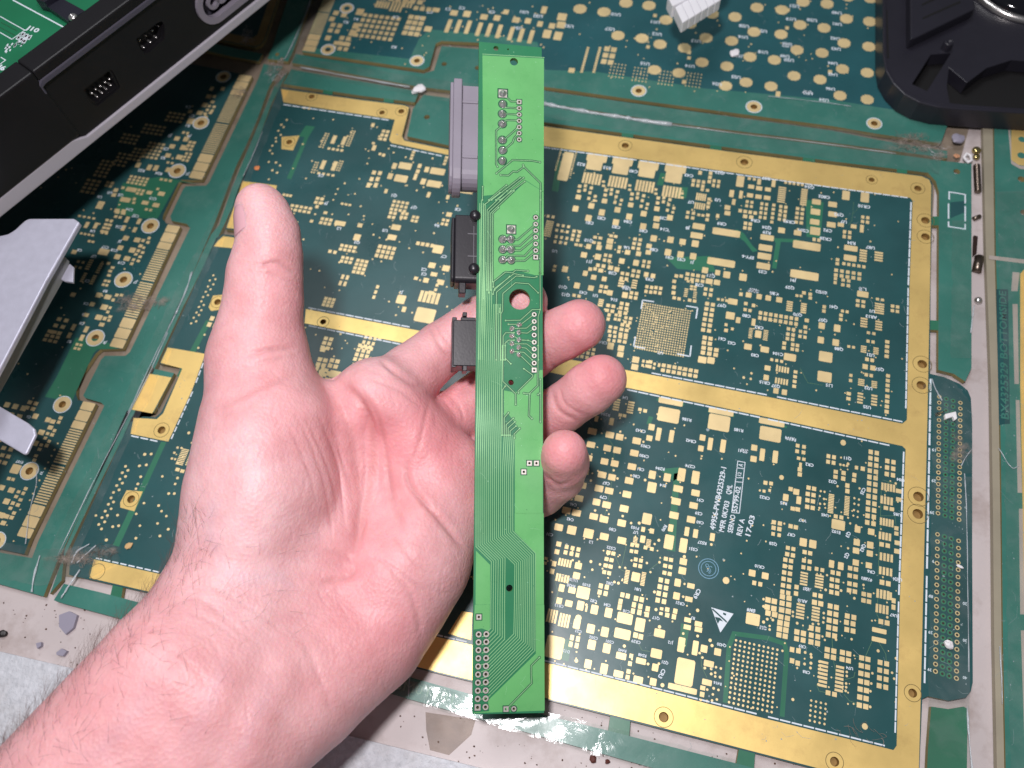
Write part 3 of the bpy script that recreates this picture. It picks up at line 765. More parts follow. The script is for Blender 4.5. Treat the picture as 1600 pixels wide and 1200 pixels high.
for c, d1, d2 in [((1004, 469), (18, 2.6), (-2.2, 14)), ((1090, 481), (-18, -3), (-2.5, 17)), ((1078, 557), (-20, -4), (2, -17)), ((990, 541), (18, 3.4), (3, -15))]:
    for d in (d1, d2):
        b.ribbon(dpoly([c, (c[0] + d[0], c[1] + d[1])]), 0.55, 0.075, lambda x, y, z: (x, y, z))
for txt, p0, p1, h in [("49956-PWB4325329-1", (1205, 808), (1287, 362), 40), ("MFR 0K703", (1268, 826), (1310, 608), 38), ("QML", (1318, 560), (1330, 492), 38), ("SERNO", (1330, 834), (1352, 706), 38),
                       ("55799-02", (1362, 686), (1390, 505), 36), ("12", (1394, 430), (1399, 405), 26), ("A", (1404, 362), (1408, 342), 34), ("REV A", (1393, 856), (1418, 736), 38), ("17-03", (1455, 860), (1490, 716), 38)]:
    z = lambda q: desk(850 + q[0] / 4.571, 650 + q[1] / 4.571)
    a, c = z(p0), z(p1); mid = (a + c) / 2
    sx, sy = scale_at(850 + p0[0] / 4.571, 650 + p0[1] / 4.571)
    add_text(b, txt, mid[:2], h / 4.571 * sx, math.atan2(c[1] - a[1], c[0] - a[0]), 0.07, bold=0.02, width=np.linalg.norm(c - a))
for q in [[(1340, 690), (1395, 694), (1436, 332), (1384, 322), (1340, 690)], [(1366, 440), (1420, 442)], [(1376, 370), (1430, 378)], [(1368, 470), (1416, 474)]]:
    b.ribbon(dpoly([(850 + x / 4.571, 650 + y / 4.571) for x, y in q]), 0.28, 0.072, lambda x, y, z: (x, y, z))
silk_text(b, """@850 650 4.571
CR43 690 105; C903 725 215; C980 715 285; C81 690 380; C80 660 430; R294 830 375; L14 850 495; C274 1045 358; C91 1115 600; C59 1105 695; C60 1115 760; R90 858 800 22 250; CR42 1050 178; CR41 1420 250; R186 1020 25; R185 1390 100
C67 445 480; C79 425 580; C45 230 530; C46 210 632; C42 188 738; C31 40 845; L3 335 900; C80 490 810; F103 650 798; U7 655 830; C522 480 942; R527 1130 905; C551 1065 950; CR10 1540 1075; U50 205 1170; Q82 470 1195
@1150 680 4.571
R194 385 22; CR2 525 210; Q11 795 165; Q32 690 332; CR22 205 445; R35 340 485; VR7 475 608; U45 635 570; C25 905 400 22 250; U84 1175 318; U85 1150 565; E102 715 690; Q3 800 710 24 250; CR7 395 710; Q28 265 775; Q62 905 805 24 250; Q2 790 860 24 250; CR6 965 975; CR18 930 1025; U86 1145 1030; AR8 505 1100
19 1415 105; 29 1412 325; 39 1400 552; 9 1408 900; 19 1390 1150
@850 900 4
U68 190 25; R428 170 60; E103 265 55; CR13 95 185; C82 310 155; C84 395 180; C18 515 220; C502 310 385; C501 410 410; CR39 575 410; R440 490 465; R548 615 495; Q17 700 262; J12 790 415; Q21 755 540; CR3 735 610 26 250; U81 585 82; CR9 955 110 26 250; CR21 850 170; R7 930 262; Q420 1110 430; R416 1085 670; C23 215 345; D12 140 470; E101 1290 215; Q35 1370 322
@1150 900 4
AR9 445 80; AR10 415 155; E101 95 212; Q35 170 325; CR9 415 440; CR8 440 600; U74 710 575; CR18 820 20; U66 1015 20; U67 985 245; 19 1222 127; 29 1215 352; 39 1210 585; 20 1430 172; 30 1430 402; 40 1430 635
@1150 220 4.571
R97 215 268; Q54 525 330; C802 630 400; CR10 915 468; Q92 735 528; CR92 380 578; U7 770 578; CR4 140 570; C209 480 640; Q24 220 620; R29 220 655; CR28 640 700; C92 655 640; R34 825 730; U87 960 762; EFY-6 85 830; C33 190 935; J91 405 995; Q29 385 1048; CR20 610 1080; CR17 125 1072; C16 270 1090; L14 905 1058
@1150 450 4.571
CR27 125 18; C16 275 40; C69 610 30; J5 895 8; U1 970 165; AR13 965 205; Q41 695 135; Q70 440 190; CR2 165 282; C80 75 198; Q07 620 230; Q88 735 435; U21 960 478; U22 945 715; U25 935 850; Q57 1025 580; C104 300 470; C83 135 480; CR15 205 675; Q37 285 700; L15 665 695; R41 60 1160; R194 395 1080
@850 420 4.571
C51 580 130; U2 830 600; CR43 415 525; U4 580 920; R294 440 1040; Q97 1270 262; Q31 1190 50; C78 1110 115; R07 1490 150; C93 755 75; C28 490 30; Q10 135 130; Q12 155 185; C43 280 170; U1 365 190; S16 500 220; C61 1270 500; C62 1340 530; U84 590 140
@850 180 4.571
R22 265 350; R15 450 375; C40 640 400; C43 1035 430; Q22 1255 410; U7 1050 620; U3 1240 605; J8 1025 805; C14 860 815; C35 855 735; C81 325 768; C82 410 735; C83 515 798; C84 600 760; C85 710 825; C88 785 960; Q10 320 895; U6 590 945; J11 320 1045; U5 75 970; C91 895 1015; C92 980 1030; J1 1055 1050; CR9 1270 775; J3 1190 1145
@300 260 3.2
C5 645 45; J9 670 185; L2 735 310; Q1 1010 145; Q7 1110 205; U3 965 320; C2 1160 515; C3 1160 538; C8 1330 215; R6 1225 295; J2 1045 630; C7 1260 450; Q3 825 380
""")
b.build('silkscreen', M['silk'], centre, kind='stuff')

# static-warning triangle and inspection stamp
b = MB()
tri = [(850 + x / 4, 900 + y / 4) for x, y in [(1045, 196), (1184, 236), (1102, 354)]]
b.prism(dpoly(tri), 0, 0.075)
b.build('warning_triangle', M['silk'], centre)
b = MB()
b.ribbon(dpoly([(850 + x / 4, 900 + y / 4) for x, y in [(1052, 206), (1142, 288)]]), 0.55, 0.082, lambda x, y, z: (x, y, z))
b.prism(dpoly([(850 + x / 4, 900 + y / 4) for x, y in [(1068, 255), (1100, 262), (1120, 285), (1098, 278), (1086, 300)]]), 0, 0.081)
b.prism(dpoly([(850 + x / 4, 900 + y / 4) for x, y in [(1120, 228), (1140, 236), (1136, 248), (1118, 240)]]), 0, 0.0805)
b.build('triangle_print', M['mask_dark'], centre)
b = MB()
c0 = desk(1107, 888.5)[:2]
for rr, w_ in ((3.7, 0.25), (2.75, 0.22)):
    b.prism(circle(c0, rr, 30), 0, 0.07, [circle(c0, rr - w_, 30)])
add_text(b, "QC", (c0[0] - 0.1, c0[1] + 0.75), 1.25, math.radians(-25), 0.072)
add_text(b, "95", (c0[0] + 0.2, c0[1] - 1.0), 1.25, math.radians(-25), 0.072)
b.build('inspection_stamp', material('stamp_ink', lin(120, 165, 190), 0.6), centre)

# thin routed tracks that show on the mask
b = MB()
tk = lambda s: b.ribbon(dpoly(s), 0.16, 0.026, lambda x, y, z: (x, y, z))
for s in [[(940, 668), (960, 700), (955, 760), (944, 808)], [(901, 745), (924, 750)], [(1334, 316), (1332, 335), (1346, 320)], [(1332, 335), (1331, 345), (1325, 352)],
          [(1250, 575), (1262, 598), (1285, 602)], [(980, 845), (970, 890), (985, 897)], [(1392, 752), (1377, 762), (1376, 800), (1372, 900)], [(1300, 998), (1302, 1030), (1306, 1052)],
          [(1363, 1001), (1352, 1026), (1340, 1038)], [(1373, 1003), (1384, 1022), (1385, 1036)], [(1276, 1070), (1280, 1080), (1290, 1082)], [(1320, 1062), (1334, 1058), (1336, 1050)],
          [(1319, 1085), (1327, 1095), (1338, 1099)], [(860, 890), (876, 912), (866, 950)], [(866, 905), (872, 925), (862, 948)], [(970, 890), (962, 870), (955, 862)], [(1015, 890), (1028, 880), (1033, 868)],
          [(1372, 925), (1370, 960), (1376, 972)], [(1379, 750), (1400, 756), (1402, 764)], [(1376, 806), (1398, 806), (1400, 820)], [(973, 1000), (998, 1006), (1003, 1016), (1016, 1018)], [(1095, 1018), (1096, 1040), (1105, 1060)]]:
    tk(s)
b.build('tracks', material('masked_track', lin(92, 128, 96), 0.4), centre, kind='stuff')
# small outlined footprint on the right rail
b = MB()
for s in [[(1483, 312), (1483, 300), (1508, 304), (1508, 318)], [(1482, 318), (1482, 342)], [(1508, 322), (1508, 346)], [(1482, 346), (1482, 354), (1508, 358), (1508, 350)]]:
    b.ribbon(dpoly(s), 0.6, 0.07, lambda x, y, z: (x, y, z))
b.build('footprint_outline', M['silk'], centre)
sheet('footprint_pad', [(1485, 316), (1507, 314), (1507, 332), (1485, 341)], M['mask_dark'], centre, 0.03, t=0.03)
# embossed number on the bottom rail
b = MB()
a_, c_ = desk(612, 1068), desk(742, 1101)
add_text(b, "ASM0T401  01", (a_[:2] + c_[:2]) / 2, 3.2, math.atan2(c_[1] - a_[1], c_[0] - a_[0]), 0.06, bold=0.0, width=34)
b.build('rail_lettering', material('etched_letters', lin(120, 160, 140), 0.4), centre)

# fine scratches and specks on the mask and its clear film
def scuffs(parent, region, n, seed, z=0.1):
    q = np.random.default_rng(seed); b = MB()
    for k in range(n):
        u, v = q.uniform(region[0], region[2]), q.uniform(region[1], region[3])
        if q.random() < .62:
            c = desk(u, v)[:2]; r_ = abs(q.normal(0, .12)) + .06
            b.prism([(c[0] + r_ * math.cos(t) * q.uniform(.5, 1.5), c[1] + r_ * math.sin(t) * q.uniform(.5, 1.5)) for t in np.linspace(0, 5.2, 5)], z - .03, z + .0005 * (k % 40))
        else:
            a = q.normal(-1.0, .7); l = abs(q.normal(0, 2.2)) + .6; c = desk(u, v)[:2]; bend = q.normal(0, .4)
            b.ribbon([c, c + l * .5 * np.array([math.cos(a), math.sin(a)]), c + l * np.array([math.cos(a + bend), math.sin(a + bend)])], q.uniform(.04, .11), z + .02 + .0005 * (k % 40), lambda x, y, z: (x, y, z))
    return b.build('scuffs', M['scuff'], parent, kind='stuff')


M['scuff'] = material('scuff_marks', lin(170, 186, 190), 0.5, alpha=0.7)
scuffs(centre, (860, 250, 1430, 1160), 420, 3)
scuffs(centre, (430, 170, 740, 520), 120, 4)
scuffs(centre, (1455, 600, 1515, 1080), 90, 5)
IDN = lambda x, y, z: (x, y, z)


def finger_bank(parent, pT, pB, width_px, left=False):
    """plated edge contacts between two pixel points on a board edge: wide pads at both ends, fine fingers between"""
    a, c = desk(*pT), desk(*pB)
    sx, _ = scale_at((pT[0] + pB[0]) / 2, (pT[1] + pB[1]) / 2)
    w = width_px * sx; n = 0
    base = parent.location
    L = np.linalg.norm(c - a)
    fr = [(0, .062), (.067, .145), (.15, .207)]
    fr += [(.216 + i * .0188, .216 + i * .0188 + .0104) for i in range(14)] + [(.49 + i * .0188, .49 + i * .0188 + .0104) for i in range(15)]
    fr += [(.775, .85), (.855, .93), (.935, 1.0)]
    for t0, t1 in fr:
        q = a + (c - a) * ((t0 + t1) / 2)
        o = bpy.data.objects.new('edge_contact', UNIT['rect'][0])
        COL.objects.link(o); o.parent = parent
        o.location = Vector((q[0] + (w / 2 if left else -w / 2), q[1], 0.004 + 0.0005 * (n % 9))) * MM - base
        o.scale = (w * 0.97, L * (t1 - t0), 1); n += 1


def ring_holes(parent, spec):
    b = MB(); s = MB(); h = MB()
    for u, v, ro, ri in spec:
        sx, sy = scale_at(u, v); k = (sx + sy) / 2; c = desk(u, v)[:2]
        b.prism(circle(c, ro * k, 24), 0, 0.07, [circle(c, ri * k, 24)])
        s.prism(circle(c, (ro + 1.5) * k, 28), 0, 0.065, [circle(c, (ro + .3) * k, 28)])
        h.lathe([(ri * k * .99, 0.03), (ri * k * .92, -1.95), (ri * .6 * k, -1.97)], (c[0], c[1], 0), np.eye(3), 18)
    return b, s, h


def board_with_rings(name, px, mat, parent, rings):
    b_, s_, h_ = ring_holes(parent, rings)
    o = board(name, px, mat, parent, [(u, v, ri) for u, v, ro, ri in rings])
    if rings:
        b_.build('gold_rings', M['pad'], parent, kind='stuff'); s_.build('ring_print', M['silk'], parent, kind='stuff'); h_.build('plated_holes', M['hole'], parent, kind='stuff')
    return o


# ================================================================ left panel
left = empty('circuit_board', desk(150, 500), 'green circuit panel with gold edge contact strips, left of the hand under the console', 'circuit board')
L_OUT = [(394, 119), (316, 281), (283, 281), (279, 286), (255, 336), (254, 342), (260, 349), (282, 354), (192, 545), (157, 546), (150, 552), (120, 597),
         (119, 617), (122, 625), (150, 631), (47, 842), (38, 866), (0, 858), (-160, 820), (-160, 30), (150, 70), (365, 113)]
board_with_rings('board_core', L_OUT, M['mask_dark'], left,
                 [(349, 120, 9, 4.5), (314, 192, 10, 4.8), (277, 267, 11, 5), (235, 353, 11.5, 5.2), (193, 437, 12, 5.5), (149, 528, 12.5, 5.5), (97.5, 632, 12.5, 5.5), (46, 736, 13, 6), (-5, 845, 13, 6)])
for px in [[(312, 288), (280, 284), (276, 288), (250, 335), (244, 344), (180, 334), (192, 286), (250, 276)], [(146, 552), (152, 546), (185, 545), (160, 530), (118, 528), (88, 590), (70, 620), (112, 628), (117, 617)]]:
    sheet('mask_window', px, M['mask_mid'], left, 0.02, t=0.02)
board('rail', [(404, 122), (327, 284), (322, 290), (290, 291), (286, 296), (266, 338), (268, 345), (292, 350), (297, 356), (203, 550), (196, 556), (164, 556), (158, 562), (130, 618),
               (133, 622), (158, 629), (163, 634), (60, 845), (50, 872), (-30, 858), (-30, 905), (0, 913), (68, 932), (88, 880), (148, 757), (198, 655), (248, 545), (278, 480), (296, 439), (319, 386),
               (336, 347), (351, 307), (368, 262), (384, 229), (403, 185), (421, 135), (442, 104), (412, 100)], M['mask_rail'], left)
board('rail', [(404, 96), (360, 88), (200, 52), (210, 40), (370, 76), (410, 84)], M['mask_rail'], left)
for t in [((394, 119), (316, 281)), ((282, 354), (192, 545)), ((150, 631), (47, 842))]:
    finger_bank(left, t[0], t[1], 21)
lp = parse_pads("""@150 120 5.333
965 100 34 40; 1055 100 34 36; 940 165 46 40; 985 165 30 30; 970 210 36 26; 905 235 46 42; 945 245 26 24 2 2 40 36; 865 300 50 40; 910 310 30 26; 955 300 30 26; 915 335 34 24; 785 290 36 34; 790 370 60 55; 730 465 24 24 2 1 34
675 515 46 40; 750 520 46 45; 635 580 50 42; 725 590 46 48; 785 545 30 26 2 3 34 32; 600 655 48 40; 695 670 55 45; 755 640 26 24 2 3 34 30; 350 735 42 50; 445 755 40 55; 500 760 42 55; 600 775 40 45; 600 715 24 22 2 1 36
295 830 26 22 5 3 34 28; 545 855 28 24 3 1 38; 165 945 40 36; 150 985 40 36; 295 940 90 42; 225 925 30 26; 360 945 28 26 2 2 34 30; 445 965 50 34; 545 975 60 40; 515 935 26 22; 245 1025 85 45; 320 1020 28 30; 315 1050 28 24
410 1050 60 36; 500 1070 60 40; 420 1105 26 24 2 1 36; 175 1115 45 36; 230 1120 40 36; 165 1165 30 26 2 1 38; 50 1045 60 14 1 5 0 14; 455 550 28 22 4 5 36 32; 330 600 28 22 3 4 36 32; 200 640 28 22 3 4 40 34; 60 700 30 24 3 5 40 34; 240 480 30 22 4 3 38 34; 420 400 30 22 5 3 38 34; 620 300 30 22 4 3 38 34; 100 880 30 26 2 2 36 30; -60 860 34 26 3 4 44 36
@100 330 5.333
130 40 26 20 4 1 40; 360 75 30 24 2 1 36; 350 110 34 24 2 3 34 32; 190 115 34 60; 265 120 34 60; 145 185 24 20 4 1 32; 320 180 26 22 2 1 34; 210 250 26 22 2 1 32; 445 10 40 26 2 1 50; 430 45 24 22 2 1 40; 525 70 34 60; 625 85 34 55
495 140 34 55; 590 155 34 50; 515 225 50 45; 610 240 55 45; 660 245 30 30; 700 260 30 26; 710 225 28 26; 470 305 48 45; 638 290 36 32; 665 305 24 24; 570 325 55 48; 620 330 30 28; 655 345 30 26; 600 360 30 24; 635 380 30 26; 445 380 52 48
525 395 55 45; 580 405 28 28; 620 415 30 24; 565 438 30 26; 330 340 85 60; 85 340 45 40; 120 420 26 26 2 2 40 50; 230 410 40 14 1 5 0 20; 315 440 34 14 1 5 0 20; 370 435 30 26; 405 470 34 24; 385 500 34 24; 375 535 34 24
180 520 30 14 1 5 0 18; 260 540 34 14 1 5 0 18; 345 580 26 24 2 2 30 36; 290 700 50 48; 365 715 60 45; 440 700 30 30; 480 700 30 26; 410 740 28 30; 75 695 45 40; 235 775 45 40; 335 800 60 52; 385 805 26 26; 365 840 28 26
290 885 60 50; 340 895 34 36; 385 880 34 28; 375 910 28 26; 315 945 46 36; 185 865 45 36; 80 965 36 60; 45 1035 36 55; 185 985 36 60; 150 1055 36 60; 110 1110 26 24 2 2 32 36; -40 900 40 36 2 3 60 60; -120 1000 36 30 3 3 44 40
@0 640 5.333
400 85 45 45; 440 100 45 40; 505 70 34 32; 490 105 30 30; 420 150 45 40; 455 175 30 30; 345 190 55 50; 398 200 30 28; 435 210 34 32; 378 238 30 28; 295 280 52 50; 345 295 30 28; 390 300 34 34; 410 265 30 30; 330 332 34 28; 300 385 34 28; 288 420 34 28
130 495 75 90; 75 575 34 32; 110 582 30 30; 15 650 50 50; 95 672 55 50; 155 685 30 28; 195 698 30 32; 135 725 34 30; 215 660 34 32; 172 752 34 30; 55 765 55 55; 108 780 34 34; 150 795 36 34; 88 822 34 30; 118 862 34 32; 10 880 60 55; 55 890 46 42; 98 900 36 36; 28 945 46 42; 295 55 50 50
o 455 335 20; o 430 385 18; o 402 440 18; o 375 492 18; o 330 590 18; o 302 645 18; o 275 700 18; o 250 755 18; o 482 282 18; 250 -60 40 36 2 2 50 50; 60 -40 50 50 3 2 70 80; 30 200 40 36 3 3 60 60; 20 380 40 36 2 2 50 60""")
lpoly = dpoly(L_OUT)
for k in range(120):
    u = rng.uniform(0, 380); v = rng.uniform(120, 850)
    lp += parse_pads("@0 0 1\no %g %g %g" % (u, v, rng.uniform(2.4, 3.6)))
gap = [dpoly([(d[0] - 24, d[1]), (d[0] + 2, d[1]), (e[0] + 2, e[1]), (e[0] - 24, e[1])]) for d, e in [((394, 119), (316, 281)), ((282, 354), (192, 545)), ((150, 631), (47, 842))]]
lp = [p for p in lp if inside(p[:2], lpoly) and not any(inside(p[:2], g) for g in gap)]
build_pads(left, lp, 240)
b = MB()
silk_text(b, """@150 120 5.333
C4 770 250; C7 800 325; R1 765 405; J3 615 490; J4 775 495; C3 585 600; R5 560 675; R22 380 780; R24 525 805; U3 115 965; C13 475 1015; C14 280 1105; C15 330 1160; J1 760 810; U5 205 985; U6 30 1000
@100 330 5.333
C21 595 38; C16 460 130; J5 465 250; C17 345 300; C18 420 325; C19 480 430; J7 595 590; R9 345 665; C4 185 770; R8 170 860; C8 150 935; R7 45 1085; J8 340 1095; U7 250 375; C6 130 325; C3 195 580; U4 240 165
@0 640 5.333
E107 165 435; J2 345 530; C6 240 60; C9 60 90""")
b.build('silkscreen', M['silk'], left, kind='stuff')

# ================================================================ far panel (top of the picture)
far = empty('circuit_board', desk(1000, 60), 'far circuit panel of blue green mask with rows of cross shaped gold pads', 'circuit board')
T_OUT = [(520, -40), (472, 81), (662, 109), (671, 104), (681, 68), (690, 64), (753, 67), (800, 74), (792, 128), (869, 138), (1000, 157), (1300, 197), (1370, 209), (1470, 224), (1530, 60), (1580, -80), (900, -150)]
board_with_rings('board_core', T_OUT, M['mask_rail'], far, [(542, 13, 8, 4), (512.5, 77.5, 8.5, 4), (651.5, 95, 8.5, 4), (998, 142, 9, 4.2), (1178, 167, 9.5, 4.5), (1366, 193, 9, 4.5)])
sheet('dark_field', [(523, -40), (478, 74), (640, 92), (655, 60), (672, 46), (770, 54), (840, 66), (851, 109), (930, 112), (1100, 138), (1300, 156), (1400, 172), (1530, 60), (1570, -75), (900, -140)],
      material('mask_teal', lin(42, 92, 98), 0.34, vary=0.15, vscale=30, bump=0.02, bscale=260, rvary=0.08), far, 0.02, t=0.02)
board('rail', [(872, 145), (1300, 204), (1375, 219), (1480, 236), (1480, 247), (1300, 223), (1050, 192), (851, 161), (800, 152), (804, 134)], M['mask_rail'], far)
board('rail', [(478, 87), (662, 115), (678, 110), (690, 72), (790, 80), (780, 158), (700, 141), (657, 136), (456, 98), (462, 84)], M['mask_rail'], far, [(694, 100, 3.6), (746, 106, 3.6)])
finger_bank(far, (518, -35), (472.5, 79), 19, left=True)
tp = parse_pads("""@400 0 3.2
605 20 12 40 5 1 14; 680 30 12 60 4 1 16; 745 20 12 40 3 1 16; 545 75 22 20 7 5 28 27; 400 65 30 26; 380 95 30 26; 440 75 30 26; 385 125 26 24 2 2 34 30; 485 165 40 36; 430 190 26 24 2 2 32 28; 360 190 30 28; 400 215 24 22 3 2 30 26; 520 60 40 36; 500 130 36 34
775 85 28 24 3 4 30 28; 860 145 40 30; 900 50 40 24; 962 130 24 76; 1010 132 24 76; 1060 136 24 76; 1115 146 24 76; 1165 150 24 76; 1215 157 24 76; 1275 168 24 76; 1325 176 24 76; 1375 184 24 76
990 65 40 30; 1055 70 40 34; 1140 85 40 30; 1205 90 36 30; 1300 100 40 30; 1360 105 34 30; 1455 170 44 46; 1510 180 44 46; 1530 85 50 40; 1525 125 46 36; 1440 50 30 40; 1420 120 30 30; 1250 60 30 26; 1480 130 34 30; 800 40 26 24 3 1 32; 640 -10 30 26 6 1 36
@800 0 3.2
380 240 14 10 1 12 0 11; 440 240 14 10 1 12 0 11; 475 245 30 26 2 3 34 32; o 500 318 8 8 5 5 17 16; o 615 338 8 8 5 5 17 16; o 745 355 8 8 5 5 17 16; o 880 365 8 8 5 5 17 16; 298 352 34 26; 155 50 26 34; 75 105 30 28; 20 105 30 28
680 235 20 18; 885 262 22 20; 885 290 20 18; 715 78 20 18; 860 410 22 22; 1330 470 26 28; 1590 360 22 20; 1380 50 20 18; 1375 140 20 18""")
for s, lst in (((800, 0, 3.2), [(340, 45), (460, 60), (570, 15), (685, 28), (770, 100), (530, 178), (650, 192), (740, 222), (862, 240), (970, 190), (1098, 205), (950, 312), (1075, 332), (712, 350), (835, 365),
                                (1190, 285), (1312, 300), (1210, 160), (1345, 172), (1225, 38), (1350, 50), (1455, 10), (1575, 20), (1440, 125), (1560, 140), (1425, 250), (1550, 265), (1410, 380), (1540, 398),
                                (1295, 432), (1170, 412), (1068, 430), (1000, 70), (1115, 85), (890, 120)]),
               ((1200, 0, 4.0), [(490, 118), (635, 135), (475, 270), (630, 292), (465, 432), (620, 455), (450, 598), (620, 622), (500, -20), (640, -10)])):
    tp += parse_pads("@%g %g %g\n" % s + "; ".join("x %g %g %g %g" % (x, y, 20.5 * s[2], 15.5 * s[2]) for x, y in lst))
tpoly = dpoly(T_OUT)
for k in range(120):
    u = rng.uniform(540, 1370); v = rng.uniform(0, 110 + (u - 540) * .06)
    tp += parse_pads("@0 0 1\no %g %g %g" % (u, v, rng.uniform(2.0, 3.2)))
tp = [p for p in tp if inside(p[:2], tpoly)]
build_pads(far, tp, 200)
b = MB()
silk_text(b, "@800 0 3.2\n" + "\n".join("U%d %g %g 15" % (10 + i, x, y) for i, (x, y) in enumerate([(520, 72), (715, 110), (725, 170), (920, 205), (890, 330), (665, 318), (1155, 185), (1140, 280), (1255, 260), (1395, 95), (1385, 300), (1410, 30), (1375, 228), (1480, 465), (1560, 500), (1120, 385), (1025, 420), (490, 145), (1160, 130), (1250, 155), (1500, 100), (60, 60), (130, 80), (285, 130), (30, 140)])))
silk_text(b, "@1200 0 4\nU40 430 80 18; U41 430 150 18; U42 420 240 18; U43 425 305 18; U44 405 395 18; U45 405 465 18; U46 390 555 18; U47 245 575 18; U48 120 275 18; U49 105 350 18")
silk_text(b, "@400 0 3.2\nC1 960 45 14; C2 1030 40 14; C3 1180 60 14; C4 700 85 14; C5 760 140 14; C6 830 90 14; C7 870 60 14; R1 500 95 14; R2 450 110 14; R3 690 235 14")
b.build('silkscreen', M['silk'], far, kind='stuff')

# ================================================================ dark corner panel, top left
corner = empty('circuit_board', desk(400, 40), 'shaded corner of a circuit panel with a gold rim in painted shade behind the console', 'circuit board')
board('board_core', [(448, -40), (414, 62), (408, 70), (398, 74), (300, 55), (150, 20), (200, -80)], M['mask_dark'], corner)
sheet('gold_bar', [(446, -38), (413, 61), (408, 69), (398, 72.5), (300, 54), (303, 42), (395, 59), (402, 54), (434, -40)], material('shaded_gold', (0.42, 0.29, 0.11, 1), 0.5, metal=0.5, vary=0.2), corner, 0.05)  # shade of this corner put into a darker copy of the gold
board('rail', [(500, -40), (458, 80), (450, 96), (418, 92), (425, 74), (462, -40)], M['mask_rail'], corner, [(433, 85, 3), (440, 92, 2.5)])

# ================================================================ right panel
rightp = empty('circuit_board', desk(1590, 700), 'green circuit panel with etched vertical lettering at the right edge', 'circuit board')
board('board_core', [(1553, 186), (1556, 400), (1562, 600), (1565, 800), (1567, 1000), (1572, 1230), (1760, 1230), (1760, 150)], M['mask_rail'], rightp, [(1596, 280, 5), (1600, 332, 5)], t=2.4)
b = MB()
b.prism(dpoly([(1536, 190), (1541, 400), (1549, 600), (1552, 800), (1554, 1000), (1559, 1230), (1570.5, 1230), (1565.6, 1000), (1563.5, 800), (1560.5, 600), (1554.5, 400), (1551.5, 186)]), -2.4, -0.25)
b.build('cut_edge', material('cut_edge', lin(158, 150, 130), .7, vary=.1), rightp)
sheet('gold_bar', [(1580, 195), (1700, 205), (1700, 268), (1592, 258), (1580, 250)], M['gold'], rightp, 0.05, [(1597, 218, 5), (1596, 243, 5.5)])
sheet('gold_bar', [(1594, 428), (1600, 421), (1700, 425), (1700, 1240), (1612, 1240), (1600, 900), (1594, 600)], M['gold'], rightp, 0.05)
b = MB()
for q in [[(1575, 198), (1580, 256), (1594, 264), (1660, 270), (1660, 264), (1594, 259), (1582, 252), (1578, 198)], [(1545, 405), (1700, 424), (1700, 417), (1545, 399)], [(1582, 425), (1580, 455), (1590, 455), (1593, 426)], [(1582, 475), (1585, 600), (1592, 600), (1590, 475)],
          [(1587, 625), (1590, 770), (1597, 770), (1593, 625)], [(1592, 795), (1594, 960), (1602, 960), (1598, 795)], [(1595, 985), (1602, 1200), (1610, 1200), (1603, 985)]]:
    b.prism(dpoly(q), 0.0, 0.03)
b.build('routed_slots', material('slot_floor', lin(176, 166, 158), 0.6, vary=0.1), rightp, kind='stuff')
b = MB()
a_, c_ = desk(1571, 655), desk(1567, 455)
mid = (a_ + c_) / 2
sheet('text_band', [(1556.5, 452), (1575, 452), (1578, 662), (1561, 664)], M['mask_dark'], rightp, 0.02, t=0.02)
add_text(b, "BX4325329 BOTTOMSIDE", mid[:2], 2.9, math.atan2(c_[1] - a_[1], c_[0] - a_[0]), 0.05, bold=0.02, width=np.linalg.norm(c_ - a_))
b.build('etched_lettering', M['mask_rail'], rightp)

# white packing foam sheet at the near edge
b = MB()
b.prism(dpoly([(-120, 988), (0, 1018), (300, 1088), (530, 1146), (800, 1212), (1000, 1262), (900, 1600), (-300, 1500)]), -2.8, 0.6)
b.build('foam_sheet', M['foam'], label='white packing foam sheet at the bottom left under the wrist', cat='foam')

scuffs(left, (20, 200, 330, 840), 150, 6)
scuffs(far, (540, 10, 1360, 180), 260, 7)
scuffs(rightp, (1560, 260, 1600, 1190), 70, 8)
# ================================================================ the circuit strip held in the hand
_s1 = np.array([10763.0, 223.0, F]); _s1 /= np.linalg.norm(_s1)
_s2 = np.array([58.0, -7845.0, F]); _s2 -= _s1 * (_s1 @ _s2); _s2 /= np.linalg.norm(_s2)
SX, SY = R @ _s1, R @ _s2; SZ = np.cross(SX, SY)            # strip axes in the world, SZ towards the viewer
S0 = at(738, 1116, 250.0)                                   # near left corner of its solder side


def sp(u, v):
    """pixel -> (x, y) mm on the strip's solder side"""
    w = ray(u, v)
    t = ((S0 - CAM) @ SZ) / (w @ SZ)
    d = CAM + w * t - S0
    return np.array([d @ SX, d @ SY])


def sax(x, y, z):
    return tuple(S0 + SX * x + SY * y + SZ * z)


def zs(o, s, pts):
    return [sp(o[0] + x / s, o[1] + y / s) for x, y in pts]


Z1, Z2, Z3, Z4, Z5 = ((650, 50), 4.571), ((650, 300), 4.571), ((650, 540), 4.571), ((650, 720), 5.333), ((650, 920), 5.333)
W_S = sp(850, 1113)[0]; L_S = sp(802, 70)[1]
strip = empty('circuit_strip', S0, 'long narrow bright green circuit strip held upright in the open hand', 'circuit board')

